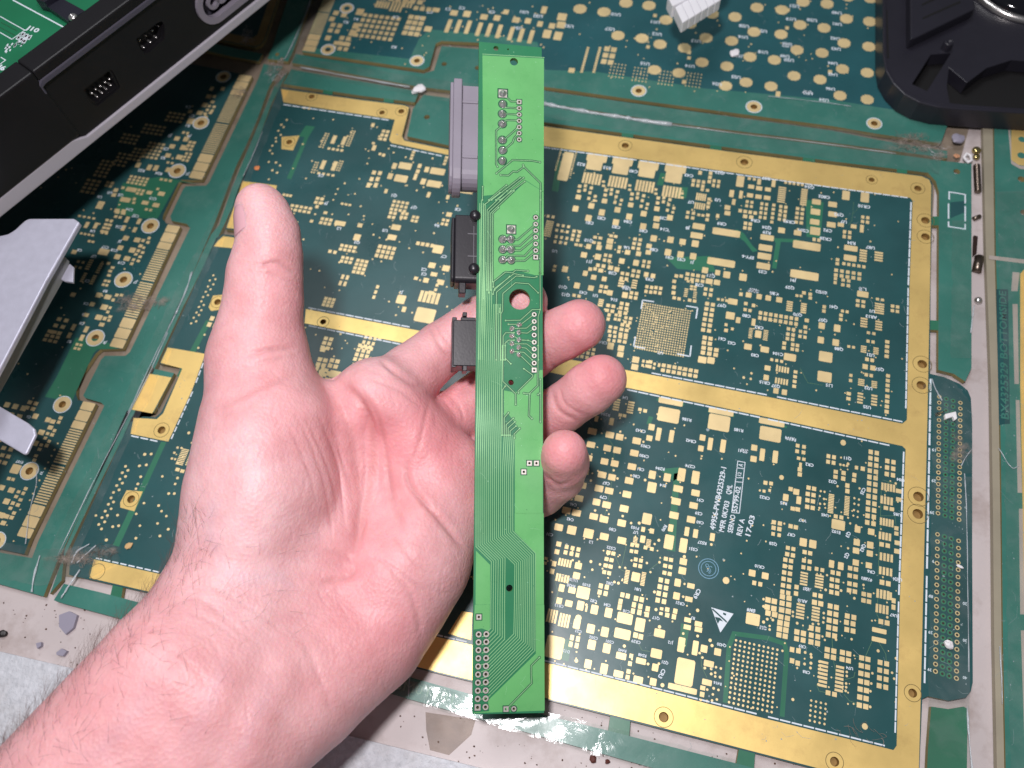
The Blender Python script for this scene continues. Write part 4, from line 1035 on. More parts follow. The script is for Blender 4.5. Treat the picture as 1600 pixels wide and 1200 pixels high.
M['strip_base'] = material('strip_substrate', lin(48, 122, 84), 0.30, vary=0.08, vscale=70, bump=0.012, bscale=900, rvary=0.08)
M['strip_pour'] = material('strip_copper_pour', lin(104, 176, 108), 0.30, vary=0.07, vscale=60, bump=0.014, bscale=1500, rvary=0.12, dirt=lin(70, 146, 84), dirt_amount=.25, dirt_scale=160)
M['strip_gap'] = material('strip_clearance', lin(22, 78, 54), 0.35)
M['strip_trace'] = material('strip_trace', lin(158, 214, 156), 0.22, metal=0.3, rvary=0.1)
M['solder'] = material('solder', (0.80, 0.80, 0.78, 1), 0.22, metal=0.85, vary=0.15, vscale=600)
M['tin'] = material('tinned_pad', (0.74, 0.70, 0.64, 1), 0.34, metal=0.6)
M['hole_dark'] = material('strip_hole', lin(40, 20, 14), 0.6)
M['strip_edge'] = material('strip_cut_edge', lin(86, 128, 70), 0.6)

x0, x1 = 0.0, W_S
HOLES = [(812, 467.5, 17.5), (803, 96.5, 7), (775, 75.5, 4.5), (794, 77, 1.6), (798.5, 597.5, 4.6), (796, 919, 5.3)]
# through pads: drilled rings seen on this side (position, kind, radius px)
RING = []
for y, sq in zip((500, 545, 590, 635, 680, 723, 768), (1, 0, 0, 0, 0, 0, 0)):
    RING.append((650 + 737 / 4.571, 50 + y / 4.571, sq))
for y, sq in zip((182, 230, 275, 323, 371, 418, 466), (0, 0, 0, 0, 0, 0, 1)):
    RING.append((650 + 855 / 4.571, 300 + y / 4.571, sq))
for y, sq in zip((875, 925, 973, 1022, 1073, 1122, 1170), (0,) * 7):
    RING.append((650 + 844 / 4.571, 300 + y / 4.571, sq))
RING += [(650 + 844 / 4.571, 540 + 125 / 4.571, 0), (650 + 844 / 4.571, 540 + 175 / 4.571, 1), (650 + 810 / 4.571, 540 + 840 / 4.571, 1), (650 + 860 / 4.571, 540 + 840 / 4.571, 1),
         (650 + 770 / 4.571, 540 + 902 / 4.571, 1), (650 + 524 / 5.333, 920 + 235 / 5.333, 1), (650 + 750 / 5.333, 920 + 1002 / 5.333, 1), (650 + 815 / 5.333, 920 + 1000 / 5.333, 0)]
HEAD = []
for r_, (y, yb) in enumerate(zip((380, 445, 511, 579, 647, 714, 782, 849, 917, 988), (378, 442, 509, 577, 643, 712, 778, 847, 914, 985))):
    HEAD.append((650 + (522 - r_) / 5.333, 920 + y / 5.333, 1 if r_ == 9 else 0)); HEAD.append((650 + (586 - r_ * .8) / 5.333, 920 + yb / 5.333, 0))
hl = [circle(sp(u, v), r * 250 / F * 1.04, 24 if r > 6 else 14) for u, v, r in HOLES]
hl += [circle(sp(u, v), 0.44, 10) for u, v, s_ in RING] + [circle(sp(u, v), 0.5, 10) for u, v, s_ in HEAD]
mb = MB()
mb.prism([(0, 0), (x1, -0.2), (x1 - 0.05, L_S - 0.3), (-0.05, L_S + 0.3)], -1.6, 0.0, hl, 0, 1, ax=sax)
mb.build('substrate', [M['strip_base'], M['strip_edge']], strip)

# copper pours (lighter areas of the mask)
sheets = [
    [(Z1, [(478, 165), (914, 192), (914, 1199), (560, 1199), (760, 1060), (780, 1040), (740, 1030), (500, 1190), (478, 1190)]), (Z2, [(905, -8), (905, 575), (870, 590), (700, 560), (620, 575), (550, 640), (548, 150), (590, 110), (595, 100), (555, 90), (700, -8)])],
    [(Z3, [(835, 215), (888, 175), (905, 175), (905, 1199), (706, 1199), (706, 640), (740, 600), (690, 530), (655, 480), (628, 520), (628, 320), (680, 330), (725, 330), (735, 310)])],
    [(Z4, [(822, 437), (1064, 437), (1066, 1199), (998, 1199), (998, 770), (822, 590)])],
    [(Z4, [(500, 750), (618, 868), (618, 1199), (496, 1199)])],
    [(Z5, [(490, 134), (616, 134), (616, 330), (600, 350), (550, 330), (480, 340)])],
    [(Z5, [(998, 134), (1068, 134), (1072, 1015), (478, 1035), (482, 1030), (610, 1020), (600, 930), (998, 540)])],
    [(Z2, [(640, 1010), (850, 1000), (880, 890), (880, 1199), (830, 1199), (640, 1060)])],
]
for i, sh in enumerate(sheets):
    mb = MB()
    poly = [p for (o, s), pts in sh for p in zs(o, s, pts)]
    hh = [h for h, (u, v, r) in zip(hl, HOLES + RING + HEAD) if inside(sp(u, v), poly)]
    if i == 0:
        # top pour built as a plain band, everything above the trace fan
        poly = [sp(753.8, 86.5), sp(850, 91.5), sp(849.5, 300), sp(822, 282), sp(800, 300), sp(766, 305), sp(755, 306)]
        hh = [h for h, (u, v, r) in zip(hl, HOLES + RING + HEAD) if inside(sp(u, v), poly)]
        mb.prism(poly, 0.0, 0.03, hh, ax=sax); mb.build('copper_pour', M['strip_pour'], strip); mb = MB()
        poly = [sp(822, 283), sp(849.5, 300.5), sp(849, 430), sp(836, 430), sp(806, 422), sp(786, 425), sp(770, 441), sp(770, 333), sp(780, 323)]
        hh = [h for h, (u, v, r) in zip(hl, HOLES + RING + HEAD) if inside(sp(u, v), poly)]
        mb.prism(poly, 0.0, 0.03, hh, ax=sax); mb.build('copper_pour', M['strip_pour'], strip)
        continue
    if i == 6:
        continue
    mb.prism(poly, 0.0, 0.03, hh, ax=sax); mb.build('copper_pour', M['strip_pour'], strip)
# break-off lip at the far end
mb = MB(); mb.ribbon([sp(753.5, 84.5), sp(851, 90)], 0.25, 0.035, sax); mb.build('score_line', M['strip_trace'], strip)

# traces ---------------------------------------------------------------
TR = []           # (points, width, clearance)
for o, lst in ((Z1, [[(640, 460), (680, 497), (720, 497)], [(640, 540), (720, 545)], [(640, 585), (720, 590)], [(620, 640), (660, 630), (720, 632)], [(605, 678), (572, 705), (572, 945), (582, 962)],
                     [(635, 765), (720, 690)], [(635, 838), (690, 790), (700, 760), (722, 735)], [(575, 1010), (690, 915), (830, 920), (885, 930)], [(605, 1022), (660, 1025), (695, 995), (720, 1000), (770, 965), (765, 950)],
                     [(768, 960), (890, 1080), (890, 1200)], [(476, 1105), (474, 1200)], [(645, 1095), (560, 1165), (520, 1200)], [(745, 1040), (540, 1200)], [(768, 1042), (570, 1200)], [(776, 1068), (600, 1200)]]),
               (Z2, [[(890, -8), (886, 580)], [(590, 112), (548, 152), (546, 640)], [(700, -8), (534, 150), (534, 700)], [(678, -8), (520, 140), (520, 720)], [(650, -8), (508, 128), (508, 700)], [(600, 5), (484, 95), (484, 760)],
                     [(690, 340), (725, 342), (850, 235)], [(690, 385), (740, 385), (850, 285)], [(640, 400), (655, 383), (690, 385)], [(700, 418), (745, 418), (852, 330)], [(640, 472), (655, 455), (775, 457), (850, 378)], [(700, 492), (775, 492), (850, 430)],
                     [(800, 565), (712, 558), (690, 578), (640, 572), (555, 640), (553, 678)], [(765, 596), (700, 583), (560, 690), (550, 730)], [(668, 604), (570, 690), (560, 700)], [(862, 605), (845, 612), (715, 600), (575, 715), (573, 1199)],
                     [(872, 720), (805, 655), (710, 648), (620, 725), (618, 850), (606, 870), (604, 1199)], [(600, 832), (595, 860)], [(640, 918), (745, 916), (830, 840), (886, 840)], [(660, 945), (725, 945)], [(750, 945), (835, 880)], [(700, 975), (790, 972), (838, 930)],
                     [(700, 1005), (640, 1005), (622, 1030), (622, 1199)], [(750, 1005), (795, 1008), (838, 978)], [(700, 1030), (738, 1055), (800, 1060)], [(700, 1058), (660, 1058), (636, 1080), (636, 1199)], [(745, 1058), (800, 1060), (836, 1072)], [(700, 1085), (790, 1085), (838, 1120)], [(745, 1110), (785, 1115), (838, 1165)],
                     [(700, 1140), (770, 1145), (830, 1199)], [(886, 580), (888, 840), (872, 890), (874, 1199)]]),
               (Z3, [[(637, 0), (637, 90), (677, 130)], [(620, 0), (620, 255), (712, 345), (712, 420)], [(745, 70), (844, 165)], [(770, 165), (835, 212), (830, 225), (728, 325), (732, 338)], [(770, 340), (808, 345), (870, 285), (872, 0)], [(812, 345), (806, 500), (828, 522)],
                     [(888, 240), (888, 545)], [(872, 350), (886, 340)], [(637, 290), (616, 318), (616, 640)], [(660, 480), (630, 515), (630, 640)], [(695, 520), (644, 565), (644, 640)], [(706, 545), (658, 588), (658, 640)], [(714, 575), (672, 610), (672, 640)], [(740, 592), (700, 632), (702, 660)]])):
    for pts in lst:
        TR.append((zs(o[0], o[1], pts), 0.24, 0.78))
# the long bundle down the left side
tops = [300, 315, 330, 345, 360, 378, 395]
N = 19
for i in range(N):
    xt = 500 + 17 * i; ya = 715 - 7.2 * i
    xb = 628 + 19 * i if i < 7 else 824 + 15.6 * (i - 7)
    yb = ya + (xb - xt) * 0.98
    u_top = 650 + (447 + i * 14.1) / 4.571
    v0 = 540 + (640 if i > 12 else 0) / 4.571
    pts = [sp(u_top if i <= 12 else 650 + (447 + i * 14.1) / 4.571, v0)]
    if i <= 6: pts = [sp(650 + (468 + i * 13.0) / 4.571, 300 + (500 if i else 60) / 4.571)] + pts
    elif i <= 11: pts = [sp(650 + (468 + i * 12.4) / 4.571, 300 + 800 / 4.571)] + pts
    pts += [sp(650 + xt / 5.333, 720 + 60 / 5.333), sp(650 + xt / 5.333, 720 + ya / 5.333), sp(650 + xb / 5.333, 720 + yb / 5.333), sp(650 + (xb - 4) / 5.333, 720 + 1200 / 5.333)]
    if i < 7:
        xe = 624 + 19 * i; ye = 330 + 15 * i
        pts += [sp(650 + xe / 5.333, 920 + ye / 5.333), sp(650 + 600 / 5.333, 920 + (ye + xe - 600) / 5.333)]
        if i % 2: pts.append(sp(650 + 548 / 5.333, 920 + (ye + xe - 600 + 12) / 5.333))
    else:
        j = i - 7; xe = 815 + 15.9 * j; ye = 375 + 12.7 * j
        pts += [sp(650 + xe / 5.333, 920 + ye / 5.333), sp(650 + 604 / 5.333, 920 + (ye + xe - 604) / 5.333)]
        if j % 2: pts.append(sp(650 + 540 / 5.333, 920 + (ye + xe - 604 + 20) / 5.333))
    TR.append((pts, 0.23, 0.0))
for k in range(4):
    TR.append(([sp(650 + (456 + k * 13) / 4.571, 300 + 80 / 4.571), sp(650 + (449 + k * 13) / 4.571, 300 + 1199 / 4.571)], 0.22, 0.0))
TR.append((zs(Z5[0], Z5[1], [(1028, 572), (960, 640), (960, 720), (965, 785), (775, 980), (755, 1000)]), 0.26, 0.7))
mb = MB(); mg = MB(); k = 0
for pts, w, g in TR:
    k += 1
    if g: mg.ribbon(pts, g, 0.036 + 0.0002 * (k % 23), sax)
    mb.ribbon(pts, w, 0.052 + 0.0003 * (k % 29), sax)
for pts, w, g in TR:                                     # round vias at loose ends
    if g:
        for e in (pts[0], pts[-1]):
            mg.prism(circle(e, 0.5, 10), 0.03, 0.045, ax=sax); mb.prism(circle(e, 0.3, 10), 0.03, 0.066, ax=sax)
mg.build('clearance_channels', M['strip_gap'], strip, kind='stuff')
mb.build('copper_traces', M['strip_trace'], strip, kind='stuff')

# dark clearance squares around the through pads
mg = MB()
for u, v, s_ in RING + HEAD:
    c = sp(u, v); r = 1.12
    poly = [(c[0] - r, c[1] - r), (c[0] + r, c[1] - r), (c[0] + r, c[1] + r), (c[0] - r, c[1] + r)] if s_ else circle(c, 1.14, 16)
    mg.prism(poly, 0.03, 0.046, [circle(c, 0.52, 10)], ax=sax)
mg.build('pad_clearances', M['strip_gap'], strip, kind='stuff')


def local_mesh(mb_, name):
    me = mb_.mesh(name); return me


def place(name, mesh, xy, z=0.0, rot=0.0, parent=strip):
    o = bpy.data.objects.new(name, mesh); COL.objects.link(o); o.parent = parent
    rm = Matrix((SX, SY, SZ)).transposed() @ Matrix.Rotation(rot, 3, 'Z')
    mt = rm.to_4x4()
    mt.translation = Vector(sax(xy[0], xy[1], z)) * MM - parent.location
    o.matrix_local = mt
    return o


def ring_mesh(sq, ro=0.86, ri=0.44):
    b = MB(); out = [(-ro, -ro), (ro, -ro), (ro, ro), (-ro, ro)] if sq else circle((0, 0), ro, 18)
    b.prism(out, 0.02, 0.09, [circle((0, 0), ri, 12)])
    n = 12; o = len(b.v)
    for zz in (0.08, -1.5):
        b.v += [(ri * 1.0 * math.cos(2 * math.pi * k / n), ri * math.sin(2 * math.pi * k / n), zz) for k in range(n)]
    for k in range(n):
        b.f.append((o + k, o + (k + 1) % n, o + n + (k + 1) % n, o + n + k)); b.m.append(1)
    b.f.append(tuple(o + n + k for k in range(n))); b.m.append(2)
    me = b.mesh('ring'); me.materials.append(M['tin']); me.materials.append(M['fr4']); me.materials.append(M['hole_dark'])
    return me


rm = [ring_mesh(0, .82, .42), ring_mesh(1, .82, .42)]; hm = [ring_mesh(0, 0.95, 0.5), ring_mesh(1, 0.95, 0.5)]
for u, v, s_ in RING: place('plated_pad', rm[s_], sp(u, v))
for u, v, s_ in HEAD: place('plated_pad', hm[s_], sp(u, v))


def blob_mesh(r, h, pin, seed):
    """domed solder fillet with the end of a pin standing out of it"""
    b = MB(); q = np.random.default_rng(seed); n = 14
    prof = [(1.0, 0), (0.93, .22), (0.72, .5), (0.45, .75), (0.3, .95), (0.22, 1.02)]
    o = len(b.v); tilt = q.uniform(-.18, .18, 2)
    for rr, hh in prof:
        for k in range(n):
            t = 2 * math.pi * k / n; w = 1 + 0.06 * math.sin(2 * t + seed) + 0.04 * math.sin(3 * t + 2 * seed)
            b.v.append((r * rr * w * math.cos(t) + tilt[0] * hh * h, r * rr * w * math.sin(t) + tilt[1] * hh * h, h * hh))
    for i in range(len(prof) - 1):
        for k in range(n):
            k2 = (k + 1) % n
            b.f.append((o + i * n + k, o + i * n + k2, o + (i + 1) * n + k2, o + (i + 1) * n + k)); b.m.append(0)
    e = o + (len(prof) - 1) * n
    b.f.append(tuple(e + k for k in range(n))); b.m.append(0)
    b.tube([(tilt[0] * h, tilt[1] * h, h * .6), (tilt[0] * h * 1.1 + pin * .1, tilt[1] * h * 1.1 + pin * .25, h + pin)], [r * .34, r * .3], 8)
    me = b.mesh('solder'); me.materials.append(M['solder']); me.shade_smooth()
    return me


BL = [blob_mesh(1.42, 0.9, 0.7, s_) for s_ in range(4)]
BM = [blob_mesh(1.38, 0.9, 0.6, 9 + s_) for s_ in range(3)]
BS = [blob_mesh(1.0, 1.0, 0.8, 20 + s_) for s_ in range(3)]
b = MB(); c_sq = []
for i, (x, y) in enumerate([(620, 440), (620, 515), (617, 585), (617, 657), (617, 772), (620, 845), (617, 920)]):
    place('solder_joint', BL[i % 4], zs(*Z1, [(x, y)])[0], 0.04, i * 1.3)
    if i == 0: c_sq.append((zs(*Z1, [(x, y)])[0], 1.5))
for i, (x, y) in enumerate([(680, 268), (620, 337), (678, 338), (620, 411), (678, 411), (620, 484), (680, 487)]):
    place('solder_joint', BM[i % 3], zs(*Z2, [(x, y)])[0], 0.04, i * 1.7)
    if i == 0: c_sq.append((zs(*Z2, [(x, y)])[0], 1.45))
for i, (x, y) in enumerate([(738, 948), (685, 975), (735, 1003), (685, 1028), (737, 1056), (685, 1083), (735, 1110), (685, 1138), (735, 1163)]):
    place('solder_joint', BS[i % 3], zs(*Z2, [(x, y)])[0], 0.04, i * 1.1)
ring_b = MB()
for lst, o_, r_ in (([(620, 515), (617, 585), (617, 657), (617, 772), (620, 845), (617, 920)], Z1, 1.75), ([(620, 337), (678, 338), (620, 411), (678, 411), (620, 484), (680, 487)], Z2, 1.66)):
    for p in lst: ring_b.prism(circle(zs(*o_, [p])[0], r_, 18), 0.03, 0.047, ax=sax)
for p, o_, r_ in (((620, 440), Z1, 1.95), ((680, 268), Z2, 1.85)):
    c = zs(*o_, [p])[0]; ring_b.prism([(c[0] - r_, c[1] - r_), (c[0] + r_, c[1] - r_), (c[0] + r_, c[1] + r_), (c[0] - r_, c[1] + r_)], 0.03, 0.048, ax=sax)
ring_b.build('joint_clearances', M['strip_gap'], strip, kind='stuff')
for c, r in c_sq:
    b.prism([(c[0] - r, c[1] - r), (c[0] + r, c[1] - r), (c[0] + r, c[1] + r), (c[0] - r, c[1] + r)], 0.03, 0.07, ax=sax)
b.build('square_lands', M['tin'], strip)

# ---- sockets soldered to the hidden side, sticking out past the left edge ---
M['grey_plastic'] = material('grey_socket_plastic', lin(134, 128, 140), 0.42, vary=0.05, bump=0.02, bscale=900)
M['black_plastic'] = material('black_socket_plastic', lin(34, 32, 38), 0.34, vary=0.1, bump=0.02, bscale=1200)


def bevel_obj(o, width, seg=2):
    md = o.modifiers.new('bevel', 'BEVEL'); md.width = width * MM; md.segments = seg; md.limit_method = 'ANGLE'; md.angle_limit = math.radians(40)
    return o


def sbox(b, xa, xb, ya, yb, za, zb):
    """box in strip axes"""
    P = [sax(x, y, z) for x in (xa, xb) for y in (ya, yb) for z in (za, zb)]
    b.add(P, [(0, 1, 3, 2), (4, 6, 7, 5), (0, 4, 5, 1), (2, 3, 7, 6), (0, 2, 6, 4), (1, 5, 7, 3)])


def stadium(yc, half, zc, rz, ry, n=10, flat=False):
    """outline in the (y, z) plane: the far end is rounded, the near end square when flat"""
    out = []
    for k in range(n + 1):
        t = -math.pi / 2 + math.pi * k / n
        out.append((yc + half - ry + ry * math.cos(t), zc + rz * math.sin(t)))
    for k in range(n + 1):
        t = math.pi / 2 + math.pi * k / n
        out.append((yc - half + ry + ry * math.cos(t), zc + rz * math.sin(t)))
    return out


def xprism(b, outline, xa, xb):
    n = len(outline); o = len(b.v)
    b.v += [sax(xa, y, z) for y, z in outline] + [sax(xb, y, z) for y, z in outline]
    for k in range(n):
        k2 = (k + 1) % n
        b.f.append((o + k, o + k2, o + n + k2, o + n + k)); b.m.append(0)
    b.f.append(tuple(o + k for k in range(n))[::-1]); b.m.append(0)
    b.f.append(tuple(o + n + k for k in range(n))); b.m.append(0)


# grey controller socket
g0, g1 = sp(722, 286)[1], sp(722, 131)[1]; gx = sp(703, 210)[0]; gc, gh = (g0 + g1) / 2, (g1 - g0) / 2
b = MB()
ol = [(gc + gh, -1.2), (gc + gh, -12.5)] + [(gc - gh + 5.6 - 5.6 * math.sin(t), -6.85 - 5.65 * math.cos(t)) for t in np.linspace(0, math.pi, 12)]
xprism(b, ol, sp(721, 210)[0], 3.0)
sock = b.build('grey_socket', M['grey_plastic'], strip, label='grey oval controller socket on the left edge')
b = MB()
ol2 = [(gc + gh + 2.0, 0.3), (gc + gh + 2.0, -14.4)] + [(gc - gh + 5.4 - 7.6 * math.sin(t), -7.05 - 7.4 * math.cos(t)) for t in np.linspace(0, math.pi, 14)]
xprism(b, ol2, sp(708, 210)[0], sp(721.5, 210)[0])
fl = b.build('flange', M['grey_plastic'], sock); bevel_obj(fl, 0.4)
b = MB()
ol3 = [(y * 0.94 + gc * 0.06, z * 0.9 - 0.7) for y, z in ol2]
xprism(b, ol3, gx, sp(708, 210)[0] + 0.05)
o_ = b.build('mouth_lip', M['grey_plastic'], sock); bevel_obj(o_, 0.3)
b = MB()
for v_ in (157, 243):
    yy = sp(735, v_)[1]; sbox(b, sp(722, v_)[0], -0.05, yy - 0.55, yy + 0.55, -3, -0.75)
o_ = b.build('rib', M['grey_plastic'], sock); bevel_obj(o_, 0.2)

# black round-shouldered socket
b = MB()
k0, k1 = sp(727, 440)[1], sp(727, 334)[1]; kc, kh = (k0 + k1) / 2, (k1 - k0) / 2
ol = [(kc + kh, -1.0), (kc + kh, -13.0), (kc - kh + 3, -13.0), (kc - kh, -10)] + [(kc - kh + 2.0 - 2.0 * math.sin(t), -2.9 + 1.9 * math.cos(t) * -1 + 0) for t in np.linspace(math.pi * .6, math.pi, 6)]
xprism(b, ol, sp(711, 390)[0], 3.0)
blk1 = b.build('black_socket', M['black_plastic'], strip, label='black moulded socket with two round locating pegs'); bevel_obj(blk1, 0.35)
b = MB()
ol = [(y * 0.96 + kc * .04, z * .9 - 1.2) for y, z in ol]
xprism(b, ol, sp(705.5, 390)[0], sp(711, 390)[0] + .05)
o_ = b.build('mouth_lip', M['black_plastic'], blk1); bevel_obj(o_, 0.8, 3)
for (u_, v_) in ((742.5, 337), (740.5, 420)):
    c = sp(u_, v_); b = MB()
    b.lathe([(1.3, -3), (1.35, -0.6), (1.9, -0.2), (1.95, 0.5), (1.5, 1.2), (0.7, 1.6), (0.1, 1.68)], sax(c[0], c[1], 0), (SX, SY, SZ), 18)
    b.build('locating_peg', M['black_plastic'], blk1, smooth=True)
b = MB()
for v_ in (364, 399):
    yy = sp(735, v_)[1]; sbox(b, sp(731, v_)[0], -0.05, yy - 0.18, yy + 0.18, -1.2, -0.82)
xx = sp(740.5, 380)[0]
sbox(b, xx - .12, xx + .12, sp(741, 410)[1], sp(741, 352)[1], -1.2, -0.83)
b.build('mould_line', material('worn_black', lin(92, 90, 96), 0.4), blk1)
b = MB()
c = sp(723, 446); sbox(b, c[0] - 1.2, c[0] + 1.2, c[1] - 2.2, c[1] + 2.0, -8, -2.2)
o_ = b.build('board_leg', M['black_plastic'], blk1); bevel_obj(o_, 0.3)

# black rectangular socket
b = MB()
q0, q1 = sp(725, 571)[1], sp(725, 499)[1]; qx = sp(708, 540)[0]
sbox(b, qx, 3.0, q0, q1, -11.5, -0.9)
blk2 = b.build('black_socket', M['black_plastic'], strip, label='black square socket with a small tab at each end'); bevel_obj(blk2, 0.3)
b = MB()
sbox(b, qx - .35, qx + 1.2, q0 - .5, q1 + 1.0, -12, -1.2)
sbox(b, qx + 2.6, -0.1, q1 - .1, q1 + 1.1, -9, -1.3)
o_ = b.build('mouth_lip', M['black_plastic'], blk2); bevel_obj(o_, 0.2)
for v_, d in ((488.5, 1), (577, -1)):
    c = sp(726.5, v_); b = MB(); sbox(b, c[0] - .75, c[0] + .75, c[1] - (1.2 if d > 0 else .5), c[1] + (.3 if d > 0 else 1.4), -7, -0.3)
    o_ = b.build('end_tab', M['black_plastic'], blk2); bevel_obj(o_, 0.2)
# specks and fine scuffs on the solder side
b = MB(); b2 = MB()
for k in range(150):
    x, y = rng.uniform(.6, W_S - .6), rng.uniform(2, L_S - 2); r_ = abs(rng.normal(0, .07)) + .03
    (b if k % 3 == 0 else b2).prism([(x + r_ * math.cos(t) * rng.uniform(.6, 1.4), y + r_ * math.sin(t) * rng.uniform(.6, 1.4)) for t in np.linspace(0, 5.2, 6)], .05, .075 + .0004 * (k % 11), ax=sax)
for k in range(22):
    x, y = rng.uniform(1, W_S - 1), rng.uniform(5, L_S - 5); a = rng.uniform(0, 3.1); l = rng.uniform(1, 4)
    b2.ribbon([(x, y), (x + l * .5 * math.cos(a), y + l * .5 * math.sin(a)), (x + l * math.cos(a + .15), y + l * math.sin(a + .15))], .045, .085 + .0003 * k, sax)
b.build('dark_specks', M['strip_gap'], strip, kind='stuff')
b2.build('pale_scuffs', material('scuff', lin(150, 205, 160), .5), strip, kind='stuff')
# ================================================================ the hand
# The body is one closed skin grown as a blend of tapered limbs (points are pixel, pixel, depth mm, radius mm).
def cv(u, v, d):
    return np.array([(u - 800) / F * d, (v - 600) / F * d, d])


PALM = [
    [(55, 1305, 214, 23.5), (274, 1053, 229, 22), (330, 985, 240, 21.5), (385, 890, 253, 22.3), (407, 775, 257.5, 24), (416, 665, 262, 21.4), (404, 565, 265, 15.8)],          # thenar
    [(170, 1390, 216, 23.5), (380, 1142, 230, 21), (470, 1070, 244, 21), (560, 982, 260, 22), (640, 868, 268, 21.5), (690, 790, 277, 17), (700, 735, 279, 14)],  # hypothenar
    [(110, 1340, 213, 22), (325, 1096, 228, 20), (420, 1000, 245, 20), (480, 925, 258, 21), (560, 850, 272, 19)],
    [(505, 770, 283, 17), (560, 850, 274, 18), (600, 745, 280, 15)],
    [(448, 655, 272, 14), (545, 655, 277, 12.5), (590, 630, 275, 13.0)],                                                          # web
    [(590, 630, 275, 13.2), (640, 690, 278, 13.8), (672, 748, 279, 13.2), (705, 800, 281, 12)],                                  # knuckle pads
    [(590, 630, 275, 13.2), (505, 770, 279, 15)], [(640, 690, 278, 13.8), (560, 830, 276, 16)], [(672, 748, 279, 13.2), (620, 860, 272, 18)],
]
THUMB = [(404, 565, 265, 15.3), (407, 505, 265, 13.3), (412, 470, 265, 12.9), (414, 430, 265, 12.3), (419, 398, 265, 11.2), (420, 366, 265, 10.2), (411, 336, 265.5, 9.0), (406, 324, 266, 8.1)]
FINGERS = [
    [(590, 630, 276, 12.6), (640, 588, 284, 11.2), (690, 546, 291, 9.9), (752, 505, 293, 9.9), (790, 484, 290, 9.6), (818, 472, 287.5, 9.0)],
    [(640, 690, 280, 12.4), (708, 652, 292, 10.0), (778, 600, 298, 10.1), (840, 545, 292, 9.3), (880, 521, 284, 9.5), (905, 508, 280, 9.3)],
    [(672, 748, 281, 12), (740, 722, 294, 10.4), (815, 681, 300, 9.3), (880, 637, 289, 9.0), (920, 608, 281, 9.3), (940, 593, 278, 9.0)],
    [(705, 800, 283, 11), (780, 795, 293, 9.6), (845, 768, 288, 8.9), (874, 744, 278, 8.7), (882, 722, 269, 8.4), (882, 707, 262, 7.7)],
]


def field(P, a, b):
    """distance to a tapered capsule"""
    A, B = cv(*a[:3]).astype(np.float32), cv(*b[:3]).astype(np.float32)
    ab = B - A
    t = np.clip(((P - A) @ ab) / (ab @ ab), 0, 1)
    q = P - A - t[..., None] * ab
    return np.sqrt((q * q).sum(-1)) - (a[3] + (b[3] - a[3]) * t)


def smin(a, b, k):
    h = np.clip(0.5 + 0.5 * (b - a) / k, 0, 1)
    return b + (a - b) * h - k * h * (1 - h)


STEP = 1.0
lo = np.array([-172.0, -72.0, 186.0]); hi = np.array([52.0, 142.0, 318.0])
dims = ((hi - lo) / STEP).astype(int) + 1
ax_ = [lo[i] + STEP * np.arange(dims[i], dtype=np.float32) for i in range(3)]


def chain_fields(chain, D, k, closed=None):
    """min-blend a chain into the grid D, only where it matters"""
    for a, b in zip(chain[:-1], chain[1:]):
        pts = np.array([cv(*a[:3]), cv(*b[:3])]); rr = max(a[3], b[3]) + 3 * k + 12
        i0 = np.maximum(((pts.min(0) - rr - lo) / STEP).astype(int), 0); i1 = np.minimum(((pts.max(0) + rr - lo) / STEP).astype(int) + 2, dims)
        if (i1 <= i0).any(): continue
        sl = tuple(slice(i0[j], i1[j]) for j in range(3))
        P = np.stack(np.meshgrid(*[ax_[j][sl[j]] for j in range(3)], indexing='ij'), -1)
        d = field(P, a, b).astype(np.float32)
        D[sl] = smin(D[sl], d, k) if k > 0 else np.minimum(D[sl], d)
    return D


BIG = np.float32(60.0)
palm = np.full(dims, BIG, np.float32)
for ch in PALM:
    one = chain_fields(ch, np.full(dims, BIG, np.float32), 1.0)
    palm = smin(palm, one, 8.0)
    del one
thumb = chain_fields(THUMB, np.full(dims, BIG, np.float32), 1.5)
palm = smin(palm, thumb, 7.0); del thumb
fing = np.full(dims, BIG, np.float32)
for ch in FINGERS:
    one = chain_fields(ch, np.full(dims, BIG, np.float32), 1.5)
    fing = smin(fing, one, 0.3)
    del one
hand_d = smin(palm, fing, 2.6)
del palm, fing


